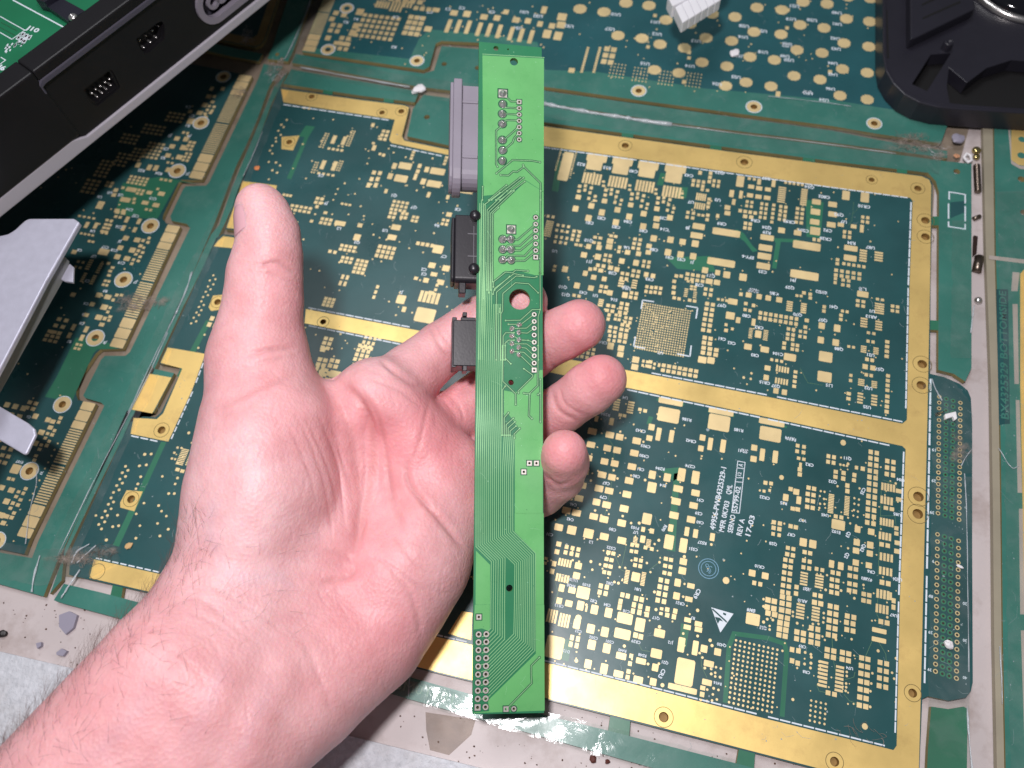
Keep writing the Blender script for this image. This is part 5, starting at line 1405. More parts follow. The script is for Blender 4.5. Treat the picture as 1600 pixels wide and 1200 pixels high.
def surface_nets(D):
    S = D < 0
    n = np.array(D.shape)
    cnt = np.zeros(n - 1, np.float32); acc = np.zeros(tuple(n - 1) + (3,), np.float32)
    base = np.indices(n - 1).astype(np.float32)
    for axis in range(3):
        o1, o2 = [a for a in range(3) if a != axis]
        for d1 in (0, 1):
            for d2 in (0, 1):
                s0 = [None] * 3; s1 = [None] * 3
                s0[axis] = slice(0, n[axis] - 1); s1[axis] = slice(1, n[axis])
                for o, d in ((o1, d1), (o2, d2)):
                    s0[o] = s1[o] = slice(d, n[o] - 1 + d)
                a, b = D[tuple(s0)], D[tuple(s1)]
                m = S[tuple(s0)] != S[tuple(s1)]
                t = np.where(m, a / np.where(m, a - b, 1), 0)
                cnt += m
                acc[..., axis] += np.where(m, t, 0); acc[..., o1] += m * d1; acc[..., o2] += m * d2
    act = cnt > 0
    idx = np.full(n - 1, -1, np.int64); idx[act] = np.arange(act.sum())
    V = np.stack([base[i][act] for i in range(3)], -1) + acc[act] / cnt[act][:, None]
    quads = []
    for axis in range(3):
        o1, o2 = [(1, 2), (2, 0), (0, 1)][axis]
        s0 = [slice(None)] * 3; s1 = [slice(None)] * 3
        s0[axis] = slice(0, n[axis] - 1); s1[axis] = slice(1, n[axis])
        for o in (o1, o2): s0[o] = s1[o] = slice(1, n[o] - 1)
        a, b = S[tuple(s0)], S[tuple(s1)]
        for m, flip in ((a & ~b, False), (~a & b, True)):
            q = np.argwhere(m)
            if not len(q): continue
            q[:, o1] += 1; q[:, o2] += 1
            c = []
            for e1, e2 in ((-1, -1), (0, -1), (0, 0), (-1, 0)):
                w = q.copy(); w[:, o1] += e1; w[:, o2] += e2
                c.append(idx[w[:, 0], w[:, 1], w[:, 2]])
            c = np.stack(c, -1)
            quads.append(c[:, ::-1] if flip else c)
    return V, np.concatenate(quads)


V, Q = surface_nets(hand_d)
V = lo + V * STEP
# relax
E_ = np.unique(np.sort(np.concatenate([Q[:, [0, 1]], Q[:, [1, 2]], Q[:, [2, 3]], Q[:, [3, 0]]]), 1), axis=0)
deg = np.bincount(E_.ravel(), minlength=len(V))[:, None]


def relax(V, n, f=0.5):
    for _ in range(n):
        acc = np.zeros_like(V)
        for c in range(3):
            acc[:, c] = np.bincount(E_[:, 0], V[E_[:, 1], c], len(V)) + np.bincount(E_[:, 1], V[E_[:, 0], c], len(V))
        V = V + f * (acc / np.maximum(deg, 1) - V)
    return V


V = relax(V, 5)
me = bpy.data.meshes.new('hand'); me.from_pydata((CAM + V @ R.T).tolist(), [], Q.tolist()); me.update()
tmp = bpy.data.objects.new('tmp', me); COL.objects.link(tmp)
md = tmp.modifiers.new('s', 'SUBSURF'); md.levels = 1
bpy.context.view_layer.update()
ev = tmp.evaluated_get(bpy.context.evaluated_depsgraph_get())
me2 = bpy.data.meshes.new_from_object(ev)
bpy.data.objects.remove(tmp); bpy.data.meshes.remove(me)
nv = len(me2.vertices)
co = np.empty(nv * 3, np.float32); me2.vertices.foreach_get('co', co); co = co.reshape(-1, 3).astype(float)
no = np.empty(nv * 3, np.float32); me2.vertex_normals.foreach_get('vector', no); no = no.reshape(-1, 3).astype(float)
view = CAM - co; dist_c = np.linalg.norm(view, axis=1); view /= dist_c[:, None]
facing = (no * view).sum(1)
if facing.mean() < -0.2:
    pass
px = proj(co); dep = (co - CAM) @ R[:, 2] * 0 + ((co - CAM) @ R)[:, 2]


def polydist(pts, mg=60):
    """mm distance of every skin point from a line drawn on the skin"""
    d = np.full(nv, 1e9); tt = np.zeros(nv)
    L = 0; lens = [math.hypot(b[0] - a[0], b[1] - a[1]) for a, b in zip(pts[:-1], pts[1:])]; tot = sum(lens)
    bb0 = np.min(pts, 0) - mg; bb1 = np.max(pts, 0) + mg
    sel = np.where((px > bb0).all(1) & (px < bb1).all(1) & (facing > 0.05))[0]
    p = px[sel]
    ds = np.full(len(sel), 1e9); ts = np.zeros(len(sel))
    for (a, b), l in zip(zip(pts[:-1], pts[1:]), lens):
        a, b = np.array(a, float), np.array(b, float); ab = b - a
        t = np.clip(((p - a) @ ab) / (ab @ ab), 0, 1)
        q = np.linalg.norm(p - a - t[:, None] * ab, axis=1)
        m = q < ds; ds[m] = q[m]; ts[m] = (L + t[m] * l) / tot
        L += l
    d[sel] = ds * dep[sel] / F; tt[sel] = ts
    return d, tt


def smooth_line(pts, n=6):
    """Catmull-Rom through the given points"""
    P = [np.array(p, float) for p in pts]; P = [2 * P[0] - P[1]] + P + [2 * P[-1] - P[-2]]
    out = []
    for i in range(1, len(P) - 2):
        for k in range(n):
            t = k / n
            out.append(0.5 * ((2 * P[i]) + (P[i + 1] - P[i - 1]) * t + (2 * P[i - 1] - 5 * P[i] + 4 * P[i + 1] - P[i + 2]) * t * t + (3 * P[i] - P[i - 1] - 3 * P[i + 1] + P[i + 2]) * t ** 3))
    out.append(P[-2])
    return [tuple(p) for p in out]


disp = np.zeros(nv); crease_tint = np.zeros(nv)
# large soft forms first: (line, height mm, width mm)
FORMS = [
    ([(392, 700), (395, 790), (385, 850)], 2.2, 13), ([(640, 640), (668, 700), (690, 760)], 1.6, 8), ([(600, 880), (640, 950), (600, 1010)], 1.8, 14),
    ([(590, 690), (596, 760), (606, 820)], -2.4, 8), ([(530, 610), (562, 650), (574, 705), (570, 770), (556, 830), (546, 880)], -2.0, 4.5), ([(500, 640), (528, 700), (535, 770), (522, 830)], 1.3, 6), ([(575, 615), (612, 680), (630, 750), (665, 810)], 1.0, 6), ([(470, 960), (520, 900)], -1.2, 9), ([(300, 960), (360, 930)], -0.8, 9),
    ([(395, 985), (345, 1100), (300, 1200)], .7, 6), ([(450, 1010), (415, 1100), (370, 1200)], .9, 6), ([(425, 1000), (380, 1110), (340, 1200)], -.6, 5), ([(490, 1050), (450, 1130), (430, 1200)], -.5, 6),
    ([(420, 330), (424, 380)], 0.6, 6), ([(415, 480), (410, 530)], 0.5, 7), ([(455, 620), (480, 680), (490, 760)], 1.2, 8),
    ([(640, 560), (670, 540)], 0.5, 7), ([(700, 520), (740, 490)], 0.6, 6), ([(905, 520), (930, 505)], 0.3, 6), ([(880, 700), (884, 730)], 0.3, 6),
]
for ln, h_, w_ in FORMS:
    d, t = polydist(smooth_line(ln), w_ * 15 + 30)
    disp += h_ * np.exp(-(d / w_) ** 2)
# creases: (line, depth, width)
CREASES = [
    ([(496, 588), (524, 622), (544, 668), (554, 716), (558, 766), (560, 830), (554, 880)], 0.6, 1.5),
    ([(515, 592), (556, 618), (577, 655), (581, 700), (575, 760), (562, 815), (550, 880)], 1.3, 1.5),
    ([(560, 605), (588, 645), (601, 700), (608, 752), (617, 790), (640, 840)], 0.55, 1.0),
    ([(636, 715), (639, 756), (668, 795), (702, 831), (727, 862)], 0.7, 1.0),
    ([(668, 625), (655, 690), (642, 730)], 0.3, 0.8), ([(570, 590), (620, 610), (655, 640)], 0.35, 0.8),
    ([(610, 830), (650, 880), (680, 900)], 0.3, 0.8), ([(600, 880), (640, 930), (655, 1000)], 0.35, 0.9), ([(632, 905), (700, 930)], 0.25, 0.6),
    ([(455, 640), (490, 720), (510, 800), (520, 860)], 0.3, 0.6), ([(470, 650), (505, 730), (522, 800)], 0.28, 0.6), ([(485, 640), (520, 720), (535, 790), (540, 840)], 0.35, 0.7), ([(445, 660), (475, 730), (490, 790)], 0.2, 0.5),
    ([(520, 690), (545, 750), (552, 800)], 0.35, 0.7), ([(500, 860), (545, 870), (560, 905)], 0.3, 0.8), ([(560, 880), (545, 900), (500, 910)], 0.45, 1.1), ([(575, 870), (610, 885), (680, 935)], 0.3, 0.6),
    ([(399, 420), (430, 410), (455, 422), (470, 434)], 0.55, 0.8), ([(372, 415), (400, 412), (430, 418)], 0.25, 0.7), ([(390, 425), (420, 428), (468, 446)], 0.22, 0.6),
    ([(385, 556), (420, 548), (464, 545)], 0.6, 0.9), ([(345, 590), (400, 570), (460, 556)], 0.25, 0.8), ([(340, 640), (400, 610), (470, 585)], 0.4, 1.3), ([(330, 660), (380, 640), (430, 610)], 0.2, 0.9),
    ([(590, 560), (640, 600), (664, 606)], 0.7, 0.9), ([(598, 566), (622, 590)], 0.3, 0.7), ([(670, 508), (690, 545), (712, 560)], 0.5, 0.8), ([(678, 505), (702, 540)], 0.25, 0.6),
    ([(862, 608), (872, 640), (905, 660)], 0.5, 0.8), ([(873, 602), (884, 632), (915, 650)], 0.3, 0.6), ([(852, 545), (862, 570), (880, 580)], 0.35, 0.7),
    ([(848, 737), (870, 757), (898, 750)], 0.45, 0.8), ([(855, 745), (875, 762)], 0.3, 0.6),
    ([(290, 930), (330, 945), (370, 985), (410, 1010)], 0.35, 0.9), ([(285, 950), (340, 975), (380, 1010)], 0.35, 0.8), ([(300, 905), (350, 925), (420, 970), (470, 1010)], 0.35, 0.9), ([(280, 985), (330, 1000), (350, 1050)], 0.3, 0.9),
    ([(250, 1010), (290, 1030), (330, 1080)], 0.25, 0.9), ([(430, 970), (470, 1000), (500, 1060), (520, 1120)], 0.35, 1.2), ([(270, 920), (300, 915), (330, 925)], 0.3, 0.8),
    ([(700, 612), (720, 640), (725, 662)], 0.3, 0.7), ([(690, 620), (712, 650)], 0.25, 0.6),
]
for ln, h_, w_ in CREASES:
    d, t = polydist(smooth_line(ln))
    taper = np.clip(np.minimum(t, 1 - t) * 5, 0, 1)
    g = np.exp(-(d / w_) ** 2) * taper
    if w_ < 1: h_ *= 0.7
    if ln[0][1] > 895: h_ *= .55
    disp -= h_ * g
    disp += 0.28 * h_ * np.exp(-((d - 2.1 * w_) / (1.4 * w_)) ** 2) * taper
    crease_tint = np.maximum(crease_tint, g * min(1, h_ * 1.1))
# faint random skin lines over palm and thumb
for k in range(120):
    u, v = rng.uniform(320, 720), rng.uniform(560, 1100)
    ang = rng.normal(1.1, 0.5); l = rng.uniform(14, 46)
    ln = [(u, v), (u + l * .5 * math.cos(ang) + rng.normal(0, 2), v + l * .5 * math.sin(ang)), (u + l * math.cos(ang), v + l * math.sin(ang) + rng.normal(0, 3))]
    d, t = polydist(ln)
    disp -= 0.10 * np.exp(-(d / 0.45) ** 2) * np.clip(np.minimum(t, 1 - t) * 4, 0, 1)
co2 = co + no * np.clip(disp, -2.8, 3)[:, None]
me2.vertices.foreach_set('co', (co2 * MM).astype(np.float32).ravel())

# complexion: pale thenar, ruddy finger ends and palm centre, darker lines
def spot(u, v, r): return np.exp(-((px[:, 0] - u) ** 2 + (px[:, 1] - v) ** 2) / r ** 2)


red = 0.85 * spot(905, 505, 55) + 0.9 * spot(945, 590, 50) + 0.9 * spot(885, 705, 50) + 0.7 * spot(620, 690, 70) + 0.6 * spot(690, 620, 60) + 0.6 * spot(560, 930, 90) + 0.7 * spot(700, 700, 70) \
    + 0.5 * spot(600, 850, 80) + 0.45 * spot(480, 690, 60) + 0.45 * spot(450, 470, 60) + 0.6 * spot(650, 1000, 90) + 0.4 * spot(390, 600, 60) + 0.5 * spot(560, 650, 60) + 0.35 * spot(200, 1120, 160) + 0.5 * spot(740, 560, 60)
pale = 0.9 * spot(390, 800, 110) + 0.5 * spot(400, 330, 50) + 0.4 * spot(600, 560, 60) + 0.45 * spot(390, 960, 80) + 0.4 * spot(640, 900, 80)
red = np.clip(red, 0, 1)[:, None]; pale = np.clip(pale, 0, 1)[:, None]; ct = np.clip(crease_tint, 0, 1)[:, None]
base = np.array([0.765, 0.430, 0.445]); rdc = np.array([0.755, 0.335, 0.358]); plc = np.array([0.815, 0.555, 0.575]); crc = np.array([0.50, 0.19, 0.18])
colr = base + (rdc - base) * red * 1.1
colr = colr + (plc - colr) * pale * 0.8
colr = colr + (crc - colr) * ct * 0.42
mott = np.zeros(nv)                                     # blotches under the skin and faint blue veins at the wrist
for k in range(170):
    u, v = rng.uniform(300, 980), rng.uniform(300, 1200)
    mott += rng.normal(0, .24) * spot(u, v, rng.uniform(10, 34))
colr *= 1 + np.clip(mott, -1, 1)[:, None] * np.array([-0.02, -0.09, -0.08])
vein = np.zeros(nv)
for ln, w_ in (([(330, 870), (380, 905), (430, 900), (470, 930)], 2.2), ([(360, 1010), (330, 1090), (280, 1190)], 2.4), ([(430, 1040), (400, 1120), (360, 1200)], 2.0), ([(345, 760), (330, 820), (345, 880)], 2.0), ([(250, 1060), (180, 1150), (120, 1200)], 2.4)):
    d, t = polydist(smooth_line(ln), 90); vein = np.maximum(vein, np.exp(-(d / w_) ** 2) * np.clip(np.minimum(t, 1 - t) * 4, 0, 1))
colr *= 1 + vein[:, None] * np.array([-0.06, -0.015, 0.015])
attr = me2.color_attributes.new('complexion', 'FLOAT_COLOR', 'POINT')
attr.data.foreach_set('color', np.concatenate([colr, np.ones((nv, 1))], 1).astype(np.float32).ravel())

sk = bpy.data.materials.new('skin'); sk.use_nodes = True
nt = sk.node_tree; Nn = nt.nodes; Ln = nt.links; bs = Nn['Principled BSDF']
at_ = Nn.new('ShaderNodeAttribute'); at_.attribute_name = 'complexion'
geo = Nn.new('ShaderNodeNewGeometry')
nz = Nn.new('ShaderNodeTexNoise'); nz.inputs['Scale'].default_value = 95; nz.inputs['Detail'].default_value = 6; nz.inputs['Roughness'].default_value = 0.6
Ln.new(geo.outputs['Position'], nz.inputs['Vector'])
rp = Nn.new('ShaderNodeValToRGB'); rp.color_ramp.elements[0].position = 0.32; rp.color_ramp.elements[1].position = 0.7
rp.color_ramp.elements[0].color = (0.86, 0.72, 0.72, 1); rp.color_ramp.elements[1].color = (1.06, 1.10, 1.09, 1)
Ln.new(nz.outputs['Fac'], rp.inputs['Fac'])
mxs = Nn.new('ShaderNodeMix'); mxs.data_type = 'RGBA'; mxs.blend_type = 'MULTIPLY'; mxs.inputs['Factor'].default_value = 0.7
Ln.new(at_.outputs['Color'], mxs.inputs['A']); Ln.new(rp.outputs['Color'], mxs.inputs['B'])
Ln.new(mxs.outputs['Result'], bs.inputs['Base Color'])
bs.inputs['Subsurface Weight'].default_value = 0.55
bs.inputs['Subsurface Radius'].default_value = (1.0, 0.36, 0.2)
bs.inputs['Subsurface Scale'].default_value = 0.0028
bs.inputs['Roughness'].default_value = 0.47
bs.inputs['Specular IOR Level'].default_value = 0.40
# ridges and pores
wv = Nn.new('ShaderNodeTexWave'); wv.inputs['Scale'].default_value = 620; wv.inputs['Distortion'].default_value = 14; wv.inputs['Detail'].default_value = 1.5; wv.inputs['Detail Scale'].default_value = 0.09
Ln.new(geo.outputs['Position'], wv.inputs['Vector'])
vr = Nn.new('ShaderNodeTexVoronoi'); vr.inputs['Scale'].default_value = 900; Ln.new(geo.outputs['Position'], vr.inputs['Vector'])
b1 = Nn.new('ShaderNodeBump'); b1.inputs['Strength'].default_value = 1; b1.inputs['Distance'].default_value = 0.012 * MM; Ln.new(wv.outputs['Fac'], b1.inputs['Height'])
b2 = Nn.new('ShaderNodeBump'); b2.inputs['Strength'].default_value = 1; b2.inputs['Distance'].default_value = 0.12 * MM; Ln.new(vr.outputs['Distance'], b2.inputs['Height']); Ln.new(b1.outputs['Normal'], b2.inputs['Normal'])
nz2 = Nn.new('ShaderNodeTexNoise'); nz2.inputs['Scale'].default_value = 260; nz2.inputs['Detail'].default_value = 4; Ln.new(geo.outputs['Position'], nz2.inputs['Vector'])
b3 = Nn.new('ShaderNodeBump'); b3.inputs['Strength'].default_value = 1; b3.inputs['Distance'].default_value = 0.15 * MM; Ln.new(nz2.outputs['Fac'], b3.inputs['Height']); Ln.new(b2.outputs['Normal'], b3.inputs['Normal'])
Ln.new(b3.outputs['Normal'], bs.inputs['Normal'])
M['skin'] = sk
me2.name = 'hand'
hand = link('hand', me2, sk, smooth=True, label='bare left hand and wrist, palm up with thumb raised, holding the green circuit strip', cat='hand')
hand.data.materials.clear(); hand.data.materials.append(sk)

# thumb nail, on the side of the thumb turned away
A, B = cv(419, 372, 265), cv(409, 331, 265.7); axis = (B - A) / np.linalg.norm(B - A)
left_ = np.array([-1.0, 0, 0]); left_ -= axis * (axis @ left_); left_ /= np.linalg.norm(left_); toward = np.cross(axis, left_)
if toward[2] > 0: toward = -toward
nl = MB(); nu, nw = 16, 14
for lay in (0.0, -0.5):
    for j in range(nw):
        t = j / (nw - 1)
        for i in range(nu):
            s_ = i / (nu - 1) * 2 - 1
            th = math.radians(30 + 44 * s_)
            yy = 0.30 + 0.98 * t + (0.10 * (1 - s_ * s_) if t > .5 else -0.16 * (1 - s_ * s_)) * (abs(t - .5) * 2)
            r_ = np.interp(yy, [0, 1, 1.35], [10.55, 8.95, 7.7]) + 0.42 - 0.35 * abs(s_) ** 4 + lay
            p = A + (B - A) * yy + (left_ * math.cos(th) + toward * math.sin(th)) * r_
            nl.v.append(tuple(CAM + R @ p))
for lay in range(2):
    o = lay * nu * nw
    for j in range(nw - 1):
        for i in range(nu - 1):
            f = (o + j * nu + i, o + j * nu + i + 1, o + (j + 1) * nu + i + 1, o + (j + 1) * nu + i); nl.f.append(f if lay else f[::-1]); nl.m.append(0)
nl.build('thumb_nail', material('nail', lin(212, 164, 172), 0.2, spec=0.5, vary=0.05), hand, smooth=True)

# dark fine hair on the wrist and forearm
hb = MB()
cand = np.where((facing > -0.25) & (px[:, 1] > 800) & (px[:, 0] < 480))[0]
axis_arm = R @ (cv(110, 1340, 214) - cv(325, 1096, 228)); axis_arm /= np.linalg.norm(axis_arm)
pick = rng.choice(cand, 9000)
cnt = 0
for i in pick:
    u, v = px[i]
    edge = (u - 277) * 0.76 + (v - 850) * 0.65          # distance from the outer edge of the arm (px)
    dens = math.exp(-max(edge, 0) / 52.0) * (1.0 if v > 835 else 0.5) + 0.02 * (edge < 260)
    if v < 835 and u > 330: continue
    if rng.random() > dens * 0.62: continue
    p = co2[i]; n_ = no[i]
    side = np.cross(axis_arm, n_)
    d0 = n_ * 0.55 - axis_arm * rng.uniform(0.2, 0.9) + side * rng.normal(0, 0.5)
    d0 /= np.linalg.norm(d0); ln = rng.uniform(4, 10)
    bend = -n_ * 0.5 + side * rng.normal(0, .4)
    pts = [p + d0 * ln * t + bend * ln * 0.5 * t * t for t in np.linspace(0, 1, 5)]
    hb.tube(pts, [0.028, 0.026, 0.022, 0.016, 0.006], 3, cap=False)
    cnt += 1
    if cnt > 900: break
hb.build('arm_hair', material('hair', lin(84, 60, 54), 0.5), hand, kind='stuff')
# ================================================================ game console shell, top left
H_C = 48.0
CA = np.array([0.4239, 0.9057, 0.0]); CN = np.array([0.9057, -0.4239, 0.0]); CZ = np.array([0, 0, 1.0])
CO = desk(0, 337, H_C)


def con(a, n, z): return tuple(CO + CA * a + CN * n + CZ * z)


def fp(u, v, n=0.0):
    """pixel -> (along, up) on the console's front plane"""
    w = ray(u, v); t = ((CO + CN * n - CAM) @ CN) / (w @ CN); d = CAM + w * t - CO
    return (d @ CA, d[2])


def tp_(u, v, z):
    """pixel -> (along, out) on a level plane of the console"""
    p = desk(u, v, H_C + z) - CO
    return (p @ CA, p @ CN)


M['console_black'] = material('console_black', lin(21, 20, 23), 0.42, spec=0.35, vary=0.12, vscale=60, bump=0.03, bscale=1500)
M['console_rib'] = material('console_lip', lin(74, 72, 84), 0.4, bump=0.05, bscale=1800)
M['console_silver'] = material('console_silver', lin(186, 182, 192), 0.42, metal=0.15, bump=0.02, bscale=1600)
M['console_pcb'] = material('console_pcb', lin(28, 112, 76), 0.35, vary=0.12, vscale=40)
console = empty('game_console', con(60, -30, 0), 'black game console shell with silver lower trim and controller ports, lid removed', 'game console')
aS0, aS1 = -90.0, 260.0
z_lip = fp(150, 66)[1]; z_top = z_lip + 6.5
zt1 = fp(50, 266)[1]; zt2 = fp(240, 128)[1]
a_rec = fp(70, 140)[0]; a_tr = fp(118, 216)[0]


def prism_az(b, outline, n0, n1, holes=(), mi=0, side=0):
    b.prism(outline, n0, n1, holes, mi, side, ax=lambda a, z, n: con(a, n, z))


def cbox(b, a0, a1, n0, n1, z0, z1):
    b.add([con(a, n, z) for a in (a0, a1) for n in (n0, n1) for z in (z0, z1)],
          [(0, 1, 3, 2), (4, 6, 7, 5), (0, 4, 5, 1), (2, 3, 7, 6), (0, 2, 6, 4), (1, 5, 7, 3)])


Zc = lambda s, o, pts: [fp(o[0] + x / s, o[1] + y / s) for x, y in pts]
db9 = Zc(8, (100, 30), [(232, 905), (255, 875), (575, 632), (600, 640), (645, 720), (705, 845), (690, 870), (430, 1080), (400, 1082), (300, 1010)])
snes = Zc(8, (100, 30), [(905, 262), (915, 235), (1180, 40), (1225, 28), (1255, 70), (1262, 180), (1250, 250), (1060, 420), (1010, 430), (960, 380)])
c_ov = np.array(fp(332, 4)); r_ov = np.linalg.norm(np.array(fp(325, 37)) - c_ov) * 0.98
def stad(c, r, L, n=14):
    return [(c[0] - r * math.sin(t) , c[1] + r * math.cos(t)) for t in np.linspace(0, math.pi, n)] + [(c[0] + L + r * math.sin(t), c[1] - r * math.cos(t)) for t in np.linspace(0, math.pi, n)]
oval = stad(c_ov, r_ov * 0.80, 30)
b = MB()
prism_az(b, [(a_rec, zt2), (aS1, zt2), (aS1, z_lip + .2), (a_rec, z_lip + .2)], -6.0, 0.0, [db9, snes, oval])
b.build('front_panel', M['console_black'], console)
b = MB()
cbox(b, aS0, a_rec, -9, 1.4, zt1, z_top)
o_ = b.build('shell_wall', M['console_black'], console); bevel_obj(o_, 0.7)
b = MB()
cbox(b, a_rec + .05, aS1, -9, 1.4, z_lip + 2.0, z_top)
o_ = b.build('shell_wall', M['console_black'], console); bevel_obj(o_, 0.7)
b = MB()
prism_az(b, [(a_rec - .3, z_lip - .6), (a_rec + 1.8, z_lip), (aS1, z_lip), (aS1, z_lip + 2.3), (a_rec + .8, z_lip + 2.3), (a_rec - 1, z_lip + 1.2), (a_rec - 1.2, z_lip - 3.5), (a_rec - .3, z_lip - 3.5)], -2.0, 1.7)
o_ = b.build('recess_lip', M['console_rib'], console); bevel_obj(o_, 0.5)  # highlight along the lip is put into this lighter grey
b = MB()
cbox(b, a_rec - .1, a_tr, -8, -0.05, zt1 - .3, z_lip)
b.build('shell_wall', M['console_black'], console)
b = MB()
prism_az(b, [(aS0, 0), (aS1, 0), (aS1, zt2 + .2), (a_tr + 4, zt2 + .2), (a_tr - 2, zt1), (aS0, zt1)], -14, 1.0)
o_ = b.build('silver_trim', M['console_silver'], console); bevel_obj(o_, 0.5)
b = MB(); cbox(b, aS0, aS1, -160, -9.2, 2, 6)
b.build('shell_floor', M['console_black'], console)
b = MB(); cbox(b, a_rec, aS1, -9.1, -4.4, zt2, z_lip)
b.build('socket_backs', M['console_black'], console)
M['pin'] = material('pin_metal', (0.72, 0.70, 0.68, 1), 0.25, metal=0.9)
b0 = MB(); b0.lathe([(0.48, 0), (0.48, 1.9), (0.3, 2.3), (0.05, 2.4)], (0, 0, 0), np.eye(3), 10)
pin_me = b0.mesh('pin'); pin_me.materials.append(M['pin']); pin_me.shade_smooth()
rotc = Matrix((CA, CZ * -1, CN)).transposed().to_4x4()
for name, lab, lst in (('controller_port', 'nine pin controller port', [(353, 932), (403, 880), (460, 840), (520, 793), (573, 750), (420, 975), (480, 925), (535, 878), (590, 830)]),
                       ('controller_port', 'seven pin controller port with slanted corner', [(945, 268), (1025, 205), (1108, 143), (1183, 87), (1003, 358), (1085, 290), (1158, 232)])):
    b = MB(); poly = db9 if len(lst) == 9 else snes
    cc = np.mean(poly, 0); inn = [tuple(cc + (np.array(p) - cc) * 0.86) for p in poly]
    prism_az(b, [tuple(cc + (np.array(p) - cc) * 0.985) for p in poly], -4.4, -0.6 if len(lst) == 9 else -2.2, [inn])
    port = b.build(name, M['console_black'], console, label=lab)
    for x, y in lst:
        q = fp(100 + x / 8, 30 + y / 8, -2.2)
        o = bpy.data.objects.new('pin', pin_me); COL.objects.link(o); o.parent = port
        mt = rotc.copy(); mt.translation = Vector(con(q[0], -4.4, q[1])) * MM
        pw = Vector(console.location) + Vector(port.location)
        mt.translation -= pw
        o.matrix_local = mt
b = MB()
prism_az(b, stad(c_ov, r_ov, 30), -1.5, 1.2, [stad(c_ov, r_ov * 0.66, 30)])
ovp = b.build('oval_port', M['grey_plastic'], console, label='grey oval controller port'); bevel_obj(ovp, 0.4)
b = MB(); prism_az(b, stad(c_ov, r_ov * 0.79, 30), -5.9, -3.8); b.build('port_floor', M['console_rib'], ovp)
for k in range(4):
    b = MB(); cc = (c_ov[0] + 0.3 + k * 4.6, c_ov[1] + 0.1)
    prism_az(b, circle(cc, r_ov * .36, 16), -4.0, 0.4, [circle(cc, r_ov * .2, 16)]); b.build('contact_tube', M['grey_plastic'], ovp)

# main board inside the console
zp = z_top - 7.5
cpcb = empty('circuit_board', con(30, -40, zp), 'green circuit board with white J10 print inside the console shell', 'circuit board')
cax = lambda a, n, z: con(a, n, z)
cz8 = lambda x, y: tp_(x / 8, y / 8, zp)
b = MB()
b.prism([(aS0 + 2, -9.4), (aS1, -9.4), (aS1, -150), (aS0 + 2, -150)], zp - 1.6, zp, ax=cax)
b.build('substrate', M['console_pcb'], cpcb)
b = MB()
for s, w_ in (([(160, 0), (885, 388)], 0.55), ([(0, 205), (310, 378), (150, 492), (0, 405)], 0.35), ([(10, 715), (70, 752), (0, 805)], 0.35)):
    b.ribbon([cz8(*p) for p in s], w_, zp + 0.04, cax)
def ptext(b, t, p0, p1, h_):
    a, c = np.array(cz8(*p0)), np.array(cz8(*p1)); mid = (a + c) / 2
    ang = math.atan2(c[1] - a[1], c[0] - a[0])
    v, f = text_geo(t, 0.03); hx = max(q[0] for q in v) - min(q[0] for q in v); kx = np.linalg.norm(c - a) / hx; k = h_ / .72
    P = []
    for x, y in v:
        X, Y = x * kx, -y * k                     # (along, out) is left-handed seen from above
        P.append(con(mid[0] + X * math.cos(ang) - Y * math.sin(ang), mid[1] + X * math.sin(ang) + Y * math.cos(ang), zp + 0.05))
    b.add(P, f)
ptext(b, "J10", (340, 345), (488, 392), 2.2); ptext(b, "J6", (-20, 830), (66, 868), 2.2); ptext(b, "1", (490, 600), (512, 618), .8); ptext(b, "K5", (520, 600), (590, 560), 1.1)
for x, y in ((285, 430), (325, 450), (365, 470), (232, 470), (268, 492), (305, 515)):
    c = np.array(cz8(x, y)); b.ribbon([c + np.array([-1.0, .5]), c + np.array([1.0, -.5])], 1.5, zp + 0.03, cax)
for k in range(26):
    x = 60 + rng.uniform(0, 330); y = 640 - (x - 60) * .45 + rng.uniform(-50, 30)
    c = np.array(cz8(x, y)); b.ribbon([c, c + np.array([rng.uniform(.8, 1.8), -rng.uniform(.4, .9)])], rng.uniform(.4, .7), zp + 0.035, cax)
b.build('silkscreen', M['silk'], cpcb, kind='stuff')
b = MB()
for x, y in ((285, 430), (325, 450), (365, 470), (232, 470), (268, 492), (305, 515)):
    c = np.array(cz8(x, y)); b.ribbon([c + np.array([-.6, .3]), c + np.array([.6, -.3])], .9, zp + 0.06, cax)
for k in range(12):
    for j in range(2):
        c = np.array(cz8(20 + k * 17 + j * -28, 285 + k * 9 + j * 55)); b.prism(circle(c, .22, 6), zp, zp + .05, ax=cax)
b.build('dark_lands', M['hole_dark'], cpcb, kind='stuff')
b = MB(); c = cz8(436, 668); b.prism(circle(c, 1.9, 18), zp, zp + .08, [circle(c, .5, 12)], ax=cax); b.build('test_pad', M['tin'], cpcb)
b = MB()
for q, z0, z1 in (([(640, 160), (830, 60), (1110, 215), (910, 345)], 0.05, 3.0), ([(470, 30), (640, -80), (830, 40), (800, 60), (650, 160), (540, 130)], 0.05, 5.0)):
    b.prism([cz8(*p) for p in q], zp + z0, zp + z1, ax=cax)
rib_c = b.build('ribbon_connector', material('connector_black', lin(28, 28, 40), .4), cpcb)
b = MB()
for p in ((640, 120), (690, 80), (750, 35)):
    c = np.array(cz8(*p)); b.ribbon([c + np.array([-.9, .3]), c + np.array([.9, -.3])], 1.0, zp + 5.05, cax)
b.build('contact_slots', M['hole_dark'], rib_c)
b = MB(); c = tp_(915 / 8, 222 / 8, zp + 3)
b.lathe([(1.75, 0), (1.75, .5), (1.3, 1.0), (.5, 1.15), (.45, .7), (.05, .7)], con(c[0], c[1], zp + 3.0), np.eye(3), 18)
b.build('screw', M['pin'], rib_c, smooth=True)

